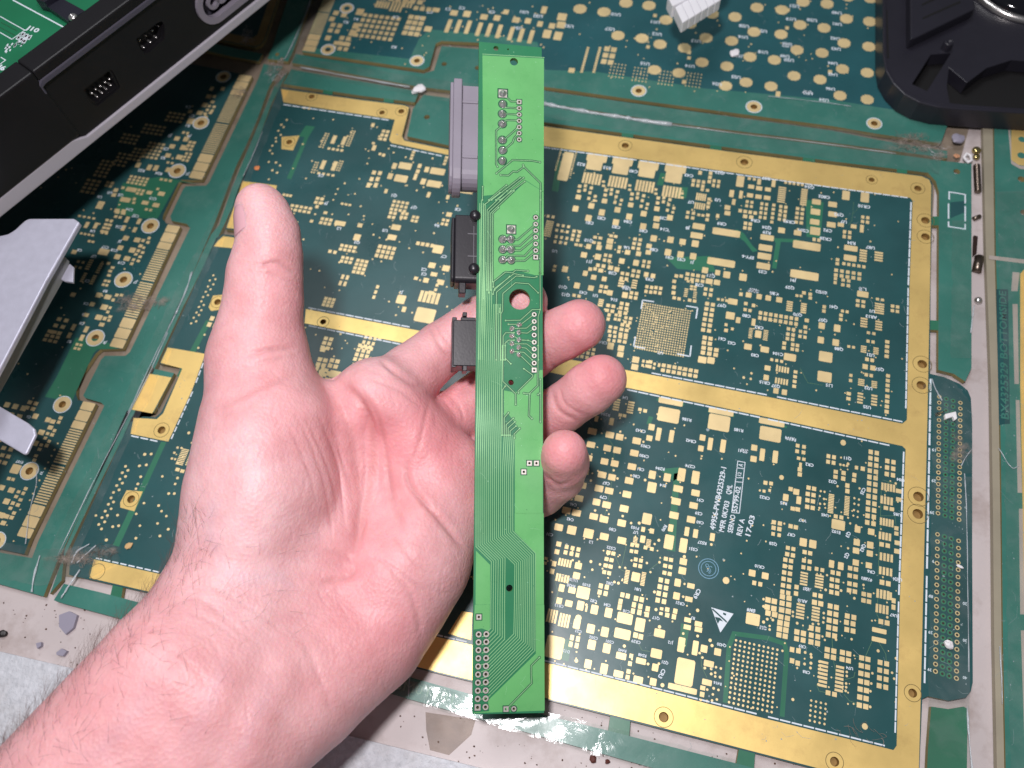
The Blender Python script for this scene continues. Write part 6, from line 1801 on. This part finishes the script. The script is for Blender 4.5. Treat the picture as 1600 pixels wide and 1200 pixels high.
# ================================================================ brushed aluminium bracket, left edge
zb = 50.0
bp = lambda x, y, z=zb: tuple(desk(x / 10, 320 + y / 10, z)[:2])
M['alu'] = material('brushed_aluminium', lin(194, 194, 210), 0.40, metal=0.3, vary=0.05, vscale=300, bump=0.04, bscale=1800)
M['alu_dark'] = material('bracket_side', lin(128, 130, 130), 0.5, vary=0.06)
bracket = empty('metal_bracket', desk(40, 450, zb), 'silver grey sheet metal bracket with two tabs at the left edge', 'bracket')
b = MB()
b.prism([bp(*p) for p in [(-500, 520), (0, 482), (120, 455), (190, 415), (250, 372), (320, 305), (380, 250), (430, 222), (470, 213), (1120, 210), (1180, 228), (1243, 276), (720, 1190), (0, 2560), (-900, 4200), (-1500, 3000)]], zb - 2.2, zb)
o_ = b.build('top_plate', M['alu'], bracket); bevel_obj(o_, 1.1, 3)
b = MB()
e0, e1 = np.array(desk(97, 397, zb - 2.2)), np.array(desk(-60, 672, zb - 2.2)); d_ = (e1 - e0) / np.linalg.norm(e1 - e0); nrm = np.array([-d_[1], d_[0], 0]) * -1
if nrm[0] > 0: nrm = -nrm
dn = lambda z: np.array([0, 0, -z])
P = [e0, e1, e1 + dn(7), e0 + d_ * 3 + dn(7), e0 + dn(5)]
b.add([p for p in P] + [p + nrm * 1.5 for p in P], [(0, 1, 2, 3, 4), (9, 8, 7, 6, 5)] + [(i, i + 5, (i + 1) % 5 + 5, (i + 1) % 5) for i in range(5)])
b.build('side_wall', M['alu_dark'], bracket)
b = MB()
t0 = e0 + dn(4.2)
zf = zb - 8
b.prism([tuple(desk(x / 10, 320 + y / 10, zf)[:2]) for x, y in [(1080, 910), (1150, 970), (1140, 1210), (1000, 1190), (930, 1150)]], zf - 1.2, zf)
o_ = b.build('tab', M['alu'], bracket); bevel_obj(o_, .4)
b = MB()
zf = zb - 12
b.prism([tuple(desk(x, y, zf)[:2]) for x, y in [(-60, 600), (0, 635), (44, 661), (54, 670), (56, 679), (42, 708), (37, 710), (0, 688), (-60, 652)]], zf - 1.4, zf)
o_ = b.build('tab', M['alu'], bracket); bevel_obj(o_, .5)

# ================================================================ black plastic housing, top right
ZH = 11.0
hz = lambda x, y, z=ZH: tuple(desk(1350 + x / 6.384, y / 6.384, z)[:2])
M['housing'] = material('housing_black', lin(38, 37, 46), 0.38, spec=0.5, vary=0.12, vscale=50, bump=0.03, bscale=900)
M['hole_black'] = material('housing_base', lin(16, 15, 16), .6)
M['gloss_black'] = material('gloss_black', lin(20, 20, 26), 0.08, spec=0.6)
housing = empty('plastic_housing', desk(1500, 80), 'black moulded plastic housing with rounded corner and glossy dome, top right', 'housing')
out = [(185, -500), (190, 550), (215, 700), (290, 830), (400, 940), (550, 1020), (750, 1070), (1000, 1092), (2300, 1170), (2300, -500)]
inn = [(225, -480), (228, 545), (252, 685), (322, 805), (425, 905), (568, 980), (760, 1030), (1005, 1052), (2250, 1128), (2250, -480)]
b = MB(); b.prism([hz(*p) for p in out], 0.1, ZH, [[hz(*p) for p in inn]])
o_ = b.build('rim', M['housing'], housing); bevel_obj(o_, 0.5)
b = MB(); b.prism([hz(*p, ZH) for p in inn], 2.0, ZH - 2.2, [[hz(*p) for p in [(870, 640), (850, 830), (880, 990), (1020, 1005), (2200, 1085), (2200, 620), (1500, 560), (1250, 640), (1050, 790)]],
                                                            [hz(*p) for p in [(690, 505), (890, 490), (650, 870), (500, 800)]]])
o_ = b.build('deck', M['housing'], housing); bevel_obj(o_, 0.3)
b = MB(); b.prism([hz(*p) for p in inn], 0.5, 1.9); b.build('base_plate', M['hole_black'], housing)
b = MB(); b.prism([hz(*p, ZH + 4) for p in [(465, -200), (470, 380), (510, 372), (1110, 80), (1120, -200)]], 6, ZH + 3.5)
lv = b.build('louvre_block', M['housing'], housing); bevel_obj(lv, 0.6)
b = MB()
for q in ([(580, 50), (580, 30), (900, -120), (910, -95)], [(590, 185), (590, 165), (960, 0), (970, 18)]):
    b.prism([hz(*p, ZH + 4) for p in q], ZH + 3.45, ZH + 3.6)
b.build('louvre_slots', M['hole_black'], lv)
b = MB(); c = np.array(desk(1350 + 843 / 6.384, 430 / 6.384, ZH + 1)); 
b.lathe([(2.4, -9), (2.2, .2), (1.9, .8), (1.1, .9), (1.0, .3), (.1, .3)], c, np.eye(3), 20)
b.build('screw_post', M['housing'], housing, smooth=True)
b = MB(); b.prism([hz(*p, ZH) for p in [(232, 60), (250, 60), (268, 545), (248, 545)]], ZH - 2.3, ZH - 2.1); b.build('groove', M['hole_black'], housing)
b = MB(); c = np.array(desk(1350 + 1620 / 6.384, -120 / 6.384, 6)); Rr = np.linalg.norm(np.array(desk(1350 + 1250 / 6.384, 150 / 6.384, 6)) - c)
b.lathe([(Rr, -4), (Rr, 2), (Rr * .97, 4)] + [(Rr * math.cos(t), 4 + Rr * .35 * math.sin(t)) for t in np.linspace(.25, 1.5, 10)], c, np.eye(3), 40)
b.build('dome', M['gloss_black'], housing, smooth=True)
b = MB(); b.lathe([(Rr * 1.05, 3.2), (Rr * 1.05, 5.2), (Rr * 1.0, 5.6), (Rr * .96, 5.2)], c, np.eye(3), 40); b.build('dome_ring', M['pin'], housing, smooth=True)

# ================================================================ white wire housing at the top edge
zw = 34.0
wz = lambda x, y, z=zw: tuple(desk(1000 + x / 6.667, y / 6.667, z)[:2])
M['white_plastic'] = material('white_nylon', lin(236, 236, 240), 0.5)
wire = empty('wire_housing', desk(1090, -20), 'ribbed white nylon wire connector at the top edge', 'connector')
b = MB(); b.prism([wz(*p) for p in [(285, -20), (338, 78), (460, 20), (900, -260), (820, -400)]], zw - 6, zw + .8)
o_ = b.build('latch_body', M['white_plastic'], wire); bevel_obj(o_, .4)
for k in range(6):
    x0 = 365 + k * 68; y0 = 72 - k * 41
    b = MB(); b.prism([wz(*p) for p in [(x0, y0), (x0 + 66, y0 - 40), (x0 + 142, y0 + 124), (x0 + 78, y0 + 164)]], zw - 6, zw)
    o_ = b.build('rib', M['white_plastic'], wire); bevel_obj(o_, .5)

# ================================================================ clear adhesive tape and its wrinkles
tm = bpy.data.materials.new('clear_tape'); tm.use_nodes = True
nt = tm.node_tree; nt.nodes.clear()
out_ = nt.nodes.new('ShaderNodeOutputMaterial'); mx_ = nt.nodes.new('ShaderNodeMixShader'); tr_ = nt.nodes.new('ShaderNodeBsdfTransparent'); gl_ = nt.nodes.new('ShaderNodeBsdfGlossy'); df_ = nt.nodes.new('ShaderNodeBsdfDiffuse'); m2_ = nt.nodes.new('ShaderNodeMixShader')
gl_.inputs['Roughness'].default_value = 0.12; gl_.inputs['Color'].default_value = (1, 1, 1, 1); tr_.inputs['Color'].default_value = (0.95, 0.97, 0.96, 1)
df_.inputs['Color'].default_value = (0.62, 0.66, 0.68, 1)
fr_ = nt.nodes.new('ShaderNodeFresnel'); fr_.inputs['IOR'].default_value = 1.5
nb = nt.nodes.new('ShaderNodeTexNoise'); nb.inputs['Scale'].default_value = 90; nb.inputs['Detail'].default_value = 7; nb.inputs['Distortion'].default_value = 1.2
gg = nt.nodes.new('ShaderNodeNewGeometry'); nt.links.new(gg.outputs['Position'], nb.inputs['Vector'])
bb_ = nt.nodes.new('ShaderNodeBump'); bb_.inputs['Distance'].default_value = 0.45 * MM; nt.links.new(nb.outputs['Fac'], bb_.inputs['Height'])
for s in (gl_, fr_): nt.links.new(bb_.outputs['Normal'], s.inputs['Normal'])
rr_ = nt.nodes.new('ShaderNodeMapRange'); rr_.inputs['From Min'].default_value = .46; rr_.inputs['From Max'].default_value = .72; rr_.inputs['To Max'].default_value = .09; rr_.inputs['To Min'].default_value = .03
nt.links.new(nb.outputs['Fac'], rr_.inputs['Value'])
nt.links.new(rr_.outputs['Result'], m2_.inputs[0]); nt.links.new(tr_.outputs[0], m2_.inputs[1]); nt.links.new(df_.outputs[0], m2_.inputs[2])
nt.links.new(fr_.outputs[0], mx_.inputs[0]); nt.links.new(m2_.outputs[0], mx_.inputs[1]); nt.links.new(gl_.outputs[0], mx_.inputs[2]); nt.links.new(mx_.outputs[0], out_.inputs[0])
M['tape'] = tm
M['tape_glint_fold'] = material('tape_glint_fold', lin(214, 222, 228), 0.18, spec=0.7, bump=0.3, bscale=500, alpha=0.55)  # wrinkle ridges with their white glints put into the colour
M['tape_dirty'] = material('tape_dirt', lin(160, 140, 120), 0.6, vary=0.3, vscale=120, bump=0.3, bscale=500, alpha=0.24)


def tape(px_, z, label, folds=(), n=14):
    """thin film strip along a pixel centre line (u, v, half width px) with a slightly wavy surface"""
    t = MB()
    pts = []
    for (u0, v0, w0), (u1, v1, w1) in zip(px_[:-1], px_[1:]):
        for k in range(n):
            s_ = k / n; pts.append((u0 + (u1 - u0) * s_, v0 + (v1 - v0) * s_, w0 + (w1 - w0) * s_))
    pts.append(px_[-1]); m_ = 6
    for i, (u, v, w) in enumerate(pts):
        a, c = pts[max(i - 1, 0)], pts[min(i + 1, len(pts) - 1)]
        d = np.array([c[0] - a[0], c[1] - a[1]], float); d /= np.linalg.norm(d); nn = np.array([-d[1], d[0]])
        for j in range(m_ + 1):
            s_ = (j / m_ * 2 - 1) * w + (rng.normal(0, .8) if j in (0, m_) else 0)
            p = desk(u + nn[0] * s_, v + nn[1] * s_)
            t.v.append((p[0], p[1], z + abs(rng.normal(0, .05)) + 0.10 * math.sin(i * .9 + j) * (0 < j < m_) + .1))
    for i in range(len(pts) - 1):
        for j in range(m_):
            o = i * (m_ + 1) + j
            t.f.append((o, o + m_ + 1, o + m_ + 2, o + 1)); t.m.append(0)
    q0, q1, q2 = [np.array(t.v[i]) for i in t.f[0][:3]]
    if np.cross(q1 - q0, q2 - q0)[2] < 0: t.f = [f[::-1] for f in t.f]
    root = t.build('clear_tape', M['tape'], smooth=True, label=label, cat='tape')
    for f_, rad in folds:
        q = MB(); P = smooth_line(f_, 5)
        q.tube([desk(u, v, z + .25) + np.array([0, 0, rng.uniform(-.1, .15)]) for u, v in P], [rad * .55 * rng.uniform(.35, 1.2) for _ in P], 6)
        q.build('fold', M['tape_glint_fold'], root, smooth=True)
    return root


tape([(448, 108, 14), (400, 225, 14), (345, 350, 15), (300, 440, 16), (250, 545, 17), (150, 757, 20), (85, 895, 22)], 0.15, 'clear tape down the seam left of the hand',
     [([(300, 425), (290, 455), (275, 490)], .8), ([(275, 490), (262, 515), (240, 560), (200, 645)], .35), ([(262, 520), (225, 600), (150, 745), (90, 868)], .38), ([(410, 205), (396, 240), (380, 275)], .3)])
tape([(455, 100, 12), (660, 138, 15), (851, 164, 20), (1050, 194, 22), (1300, 225, 24), (1470, 250, 24)], 0.3, 'clear tape along the seam below the far panel',
     [([(850, 162), (880, 168), (930, 177), (970, 183), (1000, 188), (1050, 195)], 1.9), ([(1050, 195), (1150, 208), (1300, 226), (1400, 240)], .4), ([(470, 105), (540, 118), (640, 136)], .8), ([(1200, 150), (1290, 160), (1330, 166)], .3)])
tape([(455, 95, 8), (478, 40, 9), (500, -20, 10)], 0.3, 'clear tape with a white crease at the top left seam', [([(445, 92), (462, 58), (482, 10), (490, -20)], .5)])
tape([(-20, 870, 28), (60, 888, 28), (140, 878, 24), (185, 864, 14)], 0.45, 'dirty crumpled clear tape at the bottom left corner of the panels',
     [([(57, 732), (56, 760), (46, 800), (40, 850)], .4), ([(62, 868), (52, 905), (50, 925)], .8), ([(140, 850), (120, 862), (112, 880)], .7), ([(150, 852), (132, 868), (120, 880)], .6), ([(125, 890), (108, 915), (95, 935)], .8)])
tape([(1458, 592, 20), (1488, 640, 30), (1487, 740, 32)], 0.2, 'clear tape over the upper connector holes', [([(1456, 592), (1462, 608), (1472, 626)], .5), ([(1518, 702), (1508, 716), (1502, 728)], .35)])
tape([(1487, 745, 32), (1484, 900, 32), (1482, 1085, 32), (1482, 1210, 34)], 0.35, 'clear tape over the lower connector holes', [([(1507, 740), (1510, 790), (1512, 900), (1514, 1050)], .45), ([(1511, 1104), (1514, 1150), (1520, 1210)], .6)])
tape([(560, 1062, 16), (740, 1105, 18), (850, 1134, 22), (1000, 1172, 24), (1150, 1212, 24)], 0.25, 'glossy clear tape along the near rail under the strip', [([(642, 1010), (645, 1035), (640, 1060), (638, 1090)], .3)])
tape([(1500, 345, 14), (1502, 450, 15), (1500, 560, 16)], 0.2, 'clear tape on the right hand rail', [([(1522, 478), (1519, 500), (1517, 520)], .5)])
tape([(1578, 300, 22), (1582, 420, 22), (1590, 560, 22), (1592, 800, 22), (1595, 1000, 22), (1600, 1210, 22)], 0.3, 'scuffed clear tape over the panel at the right edge', [([(1560, 700), (1580, 730), (1592, 728)], .3), ([(1562, 1010), (1565, 1060), (1566, 1100)], .4)])

# ================================================================ dust, crumbs and scraps
def dust(u, v, ru, rv, n, mat, label, z=0.25, ln=(2, 5)):
    d = MB()
    for k in range(max(14, int(n * .22))):
        r_ = math.sqrt(rng.random()); th = rng.uniform(0, 2 * math.pi)
        p = desk(u + ru * r_ * math.cos(th), v + rv * r_ * math.sin(th), z) + np.array([0, 0, abs(rng.normal(0, .6))])
        a = rng.uniform(0, 2 * math.pi); l = rng.uniform(*ln) * .6; c_ = rng.normal(0, .8)
        P = [p + np.array([math.cos(a + c_ * t) * l * t, math.sin(a + c_ * t) * l * t, .5 * math.sin(3 * t) * rng.random()]) for t in np.linspace(0, 1, 5)]
        d.tube(P, rng.uniform(.025, .075), 3, cap=False)
    o = d.build('dust_clump', mat, label=label, cat='dust')
    if n > 40: grime(u, v, ru * 1.15, rv * 1.25, o, int(u + v))
    return o


gm = bpy.data.materials.new('grime_film'); gm.use_nodes = True
nt = gm.node_tree; pb = nt.nodes['Principled BSDF']; pb.inputs['Roughness'].default_value = .8
gg = nt.nodes.new('ShaderNodeNewGeometry'); nb = nt.nodes.new('ShaderNodeTexNoise'); nb.inputs['Scale'].default_value = 210; nb.inputs['Detail'].default_value = 9; nb.inputs['Roughness'].default_value = .72
nt.links.new(gg.outputs['Position'], nb.inputs['Vector'])
cr = nt.nodes.new('ShaderNodeValToRGB'); cr.color_ramp.elements[0].color = lin(112, 92, 76); cr.color_ramp.elements[1].color = lin(190, 178, 168); nt.links.new(nb.outputs['Fac'], cr.inputs['Fac']); nt.links.new(cr.outputs['Color'], pb.inputs['Base Color'])
ma = nt.nodes.new('ShaderNodeMapRange'); ma.inputs['From Min'].default_value = .42; ma.inputs['From Max'].default_value = .68; ma.inputs['To Max'].default_value = .85
nt.links.new(nb.outputs['Fac'], ma.inputs['Value'])
at2 = nt.nodes.new('ShaderNodeAttribute'); at2.attribute_name = 'thick'
mu = nt.nodes.new('ShaderNodeMath'); mu.operation = 'MULTIPLY'; nt.links.new(ma.outputs['Result'], mu.inputs[0]); nt.links.new(at2.outputs['Fac'], mu.inputs[1]); nt.links.new(mu.outputs[0], pb.inputs['Alpha'])


def grime(u, v, ru, rv, parent, seed, z=.55):
    """low irregular mat of dirt that thins out to nothing at its rim"""
    q = np.random.default_rng(seed); b = MB(); n, m_ = 28, 5; wob = [1 + .25 * math.sin(3 * t + seed) + .18 * math.sin(5 * t + 2 * seed) + q.normal(0, .08) for t in np.linspace(0, 6.28, n, endpoint=False)]
    c = desk(u, v, z); b.v.append(tuple(c + np.array([0, 0, .5]))); th = [1.0]
    for j in range(1, m_ + 1):
        for i in range(n):
            t = 2 * math.pi * i / n; k = j / m_ * wob[i]
            p = desk(u + ru * k * math.cos(t), v + rv * k * math.sin(t), z); b.v.append((p[0], p[1], z + .5 * (1 - j / m_) + abs(q.normal(0, .08)))); th.append(1 - (j / m_) ** 2)
    for i in range(n): b.f.append((0, 1 + i, 1 + (i + 1) % n)); b.m.append(0)
    for j in range(m_ - 1):
        for i in range(n):
            a_, c_ = 1 + j * n + i, 1 + j * n + (i + 1) % n; b.f.append((a_, a_ + n, c_ + n, c_)); b.m.append(0)
    o = b.build('grime_mat', gm, parent, smooth=True)
    o.data.attributes.new('thick', 'FLOAT', 'POINT').data.foreach_set('value', th)
    return o


M['dust_brown'] = material('dust_brown', lin(150, 138, 128), 0.9, vary=0.25, vscale=200)
M['dust_pale'] = material('dust_pale', lin(208, 204, 208), 0.9, vary=0.15, vscale=200)
dust(212, 474, 30, 12, 620, M['dust_brown'], 'brown lint clump on the gold contacts beside the thumb', ln=(2, 6))
dust(250, 470, 18, 6, 60, M['dust_brown'], 'wisp of brown lint trailing across the green rail')
dust(376, 146, 12, 8, 120, M['dust_brown'], 'small lint clump on the upper gold contacts by the console')
dust(432, 112, 14, 18, 160, M['dust_pale'], 'pale lint where the panel seams cross', ln=(3, 7))
dust(1422, 224, 32, 15, 700, M['dust_brown'], 'matted brown fluff below the black housing')
dust(1465, 238, 18, 14, 70, M['dust_pale'], 'white fibres beside the brown fluff on the right', ln=(4, 9))
dust(120, 872, 36, 10, 420, M['dust_brown'], 'dirty fluff at the lower left corner of the panels')
dust(1500, 700, 14, 24, 60, M['dust_brown'], 'thin grime on the connector holes', ln=(1, 3))
dust(388, 58, 10, 14, 200, M['dust_pale'], 'white torn fibres at the console edge', ln=(2, 5))
dust(1350, 1150, 45, 7, 26, M['dust_brown'], 'hairs along the lower gold bar near the corner', ln=(3, 9))
dust(165, 862, 22, 7, 120, material('dust_dark', lin(84, 66, 52), .9), 'dark brown fluff by the wrist', ln=(2, 6))


def lump(u, v, r_, hgt, mat, name, label, cat, seed, z=0.1, sx_=1.0, sy_=1.0, group=None):
    q = np.random.default_rng(seed); bm = bmesh.new(); bmesh.ops.create_icosphere(bm, subdivisions=2, radius=1.0)
    c = desk(u, v, z); a, s_ = scale_at(u, v); R_ = r_ * (a + s_) / 2; rot = q.uniform(0, 3)
    for w in bm.verts:
        k = 1 + q.normal(0, .13); x, y = w.co.x * R_ * sx_ * k, w.co.y * R_ * sy_ * k
        w.co = Vector((c[0] + x * math.cos(rot) - y * math.sin(rot), c[1] + x * math.sin(rot) + y * math.cos(rot), z + hgt * (w.co.z * .5 * k + .5))) * MM
    me_ = bpy.data.meshes.new(name); bm.to_mesh(me_); bm.free()
    return link(name, me_, mat, label=label, cat=cat, group=group)


M['crumb'] = material('white_crumb', lin(240, 238, 240), 0.6, bump=.1, bscale=900)
M['chip'] = material('grey_chip', lin(150, 146, 162), 0.5)
lump(1147, 85, 6.5, 2, M['crumb'], 'crumb', 'white crumb among the cross shaped pads', 'crumb', 1)
lump(655, 143, 8, 3, M['crumb'], 'foam_scrap', 'torn white foam scrap on the seam left of the grey socket', 'foam scrap', 2, sx_=1.2, sy_=.8)
lump(1480, 1008, 7, 2.4, M['crumb'], 'pellet', 'white pellet on the lower connector holes', 'pellet', 3)
lump(1499, 886, 4, 1.2, M['crumb'], 'crumb', 'tiny white crumb on the edge of the connector holes', 'crumb', 4, sx_=1.4, sy_=.6)
lump(202, 853, 5, 1, material('tan_seed', lin(214, 176, 124), .5), 'seed_fleck', 'tan fleck beside the wrist', 'fleck', 5, sy_=1.3)
lump(402, 263, 4, .8, material('orange_dot', lin(222, 138, 84), .5), 'orange_fleck', 'orange fleck left of the thumb on the dark board', 'fleck', 6)
lump(1495, 219, 9, 2, M['chip'], 'grey_disc', 'pale grey disc in the shade of the black housing', 'disc', 7, z=.3)
lump(1494, 245, 4, 1, material('orange_chip', lin(206, 150, 112), .6), 'orange_chip', 'small orange chip on the right rail', 'fleck', 8)
b = MB(); b.tube([desk(1511, 252, .6), desk(1506, 246, .8), desk(1510, 240, .9), desk(1517, 243, .8), desk(1518, 251, .7), desk(1511, 254, .6)], .65, 8)
b.build('plastic_ring', M['crumb'], smooth=True, label='broken white plastic ring beside the gap on the right', cat='ring')
b = MB(); b.prism(dpoly([(1473, 650), (1490, 646), (1492, 657), (1488, 660), (1486, 654), (1474, 658)]), .4, 2.2)
o_ = b.build('plastic_hook', M['crumb'], label='white hooked plastic scrap on the upper connector holes', cat='scrap'); bevel_obj(o_, .3)
for px_, lab in (([(96, 962), (112, 956), (124, 962), (118, 982), (106, 992), (96, 980)], 'largest grey plastic chip on the bench by the wrist'), ([(60, 1006), (68, 1004), (68, 1010), (62, 1014)], 'smallest grey plastic chip on the bench'), ([(92, 1020), (100, 1014), (108, 1018), (102, 1026), (92, 1024)], 'middle sized grey plastic chip beside the foam edge')):
    b = MB(); b.prism([tuple(desk(u, v, -2.8)[:2]) for u, v in px_], -2.8, -1.2); b.build('plastic_chip', M['chip'], label=lab, cat='plastic chip', group='grey chips on the bench')
lump(6, 991, 8, 2, material('black_bit', lin(30, 26, 26), .5), 'black_scrap', 'black scrap on the bench at the left edge', 'scrap', 11, z=-2.8, sy_=.7)
b = MB()
for k in range(170):
    u, v = (rng.uniform(0, 260), rng.uniform(915, 1050)) if k % 3 == 0 else (rng.uniform(620, 1250), rng.uniform(1100, 1200))
    c = desk(u, v, -2.78); r_ = rng.uniform(.08, .4) * (2.2 if rng.random() < .04 else 1)
    b.prism([(c[0] + r_ * math.cos(t) * rng.uniform(.6, 1.3), c[1] + r_ * math.sin(t) * rng.uniform(.5, 1.2)) for t in np.linspace(0, 5.3, 6)], -2.8, -2.8 + rng.uniform(.05, .3))
b.build('bench_grit', material('grit', lin(84, 60, 46), .9, vary=.4, vscale=900), kind='stuff', label='brown grit scattered over the bench', cat='grit')
M['rust'] = material('rust_crumb', lin(92, 48, 40), .7)
lump(926, 1186, 6, 1.6, M['rust'], 'crumb', 'larger dark red crumb on the bench below the strip', 'crumb', 21, z=-2.8)
lump(949, 1190, 4, 1.2, M['rust'], 'crumb', 'smaller dark red crumb right of the larger one', 'crumb', 22, z=-2.8)
b = MB(); b.prism(dpoly([(663, 1112), (742, 1124), (735, 1148), (700, 1180), (670, 1172), (664, 1140)]), -2.795, -2.70)
b.build('dirty_tape', M['tape_dirty'], label='brown dirty tape piece on the bench below the strip', cat='tape')
# threaded rod and hardware lying in the gap on the right
b = MB(); P = [desk(1526, 258, -1), desk(1528, 300, -1.2)]
for i in range(25):
    t0 = i / 25; p0 = P[0] + (P[1] - P[0]) * t0; p1 = P[0] + (P[1] - P[0]) * (t0 + .02); p2 = P[0] + (P[1] - P[0]) * (t0 + .04)
    b.tube([p0, p1, p2], [1.15, 1.5, 1.15], 10, cap=i in (0, 24))
M['rod'] = material('tarnished_steel', (0.20, 0.16, 0.13, 1), 0.3, metal=0.9)
b.build('threaded_rod', M['rod'], smooth=True, label='dark threaded rod lying in the gap right of the panel', cat='rod')
b = MB(); b.lathe([(1.9, 0), (1.9, .9), (1.3, 1.5), (.6, 1.7), (.1, 1.5)], desk(1525, 236, -2), np.eye(3), 16); b.lathe([(1.5, 0), (1.5, .9), (.9, 1.3), (.1, 1.3)], desk(1525, 246, -2), np.eye(3), 16)
b.build('brass_screw', material('brass', (.6, .5, .22, 1), .2, metal=.95), smooth=True, label='shiny brass screw head in the gap below the black housing', cat='screw')
b = MB(); b.tube([desk(1530, 402, -1.8), desk(1526, 424, -1.6)], 1.9, 12); b.build('steel_pin', M['rod'], smooth=True, label='short dark steel pin in the gap beside the outlined footprint', cat='pin')
b = MB(); b.tube([desk(1531, 338, -2), desk(1521, 342, -2)], 1.0, 10); b.build('steel_pin', M['rod'], smooth=True, label='thin dark pin lying across the gap on the right', cat='pin')
b = MB(); b.lathe([(1.6, 0), (1.6, .6), (1.0, 1.4), (.2, 1.6)], desk(1528, 470, -2.4), np.eye(3), 14); b.build('metal_bead', M['pin'], smooth=True, label='silver bead in the gap on the right', cat='bead')
b = MB(); b.prism([tuple(desk(u, v, -2.8)[:2]) for u, v in [(1520, 370), (1526, 372), (1524, 398), (1519, 402)]], -2.8, -1.6); b.build('black_scrap', M['hole_dark'], label='black scrap in the gap right of the panel', cat='scrap')
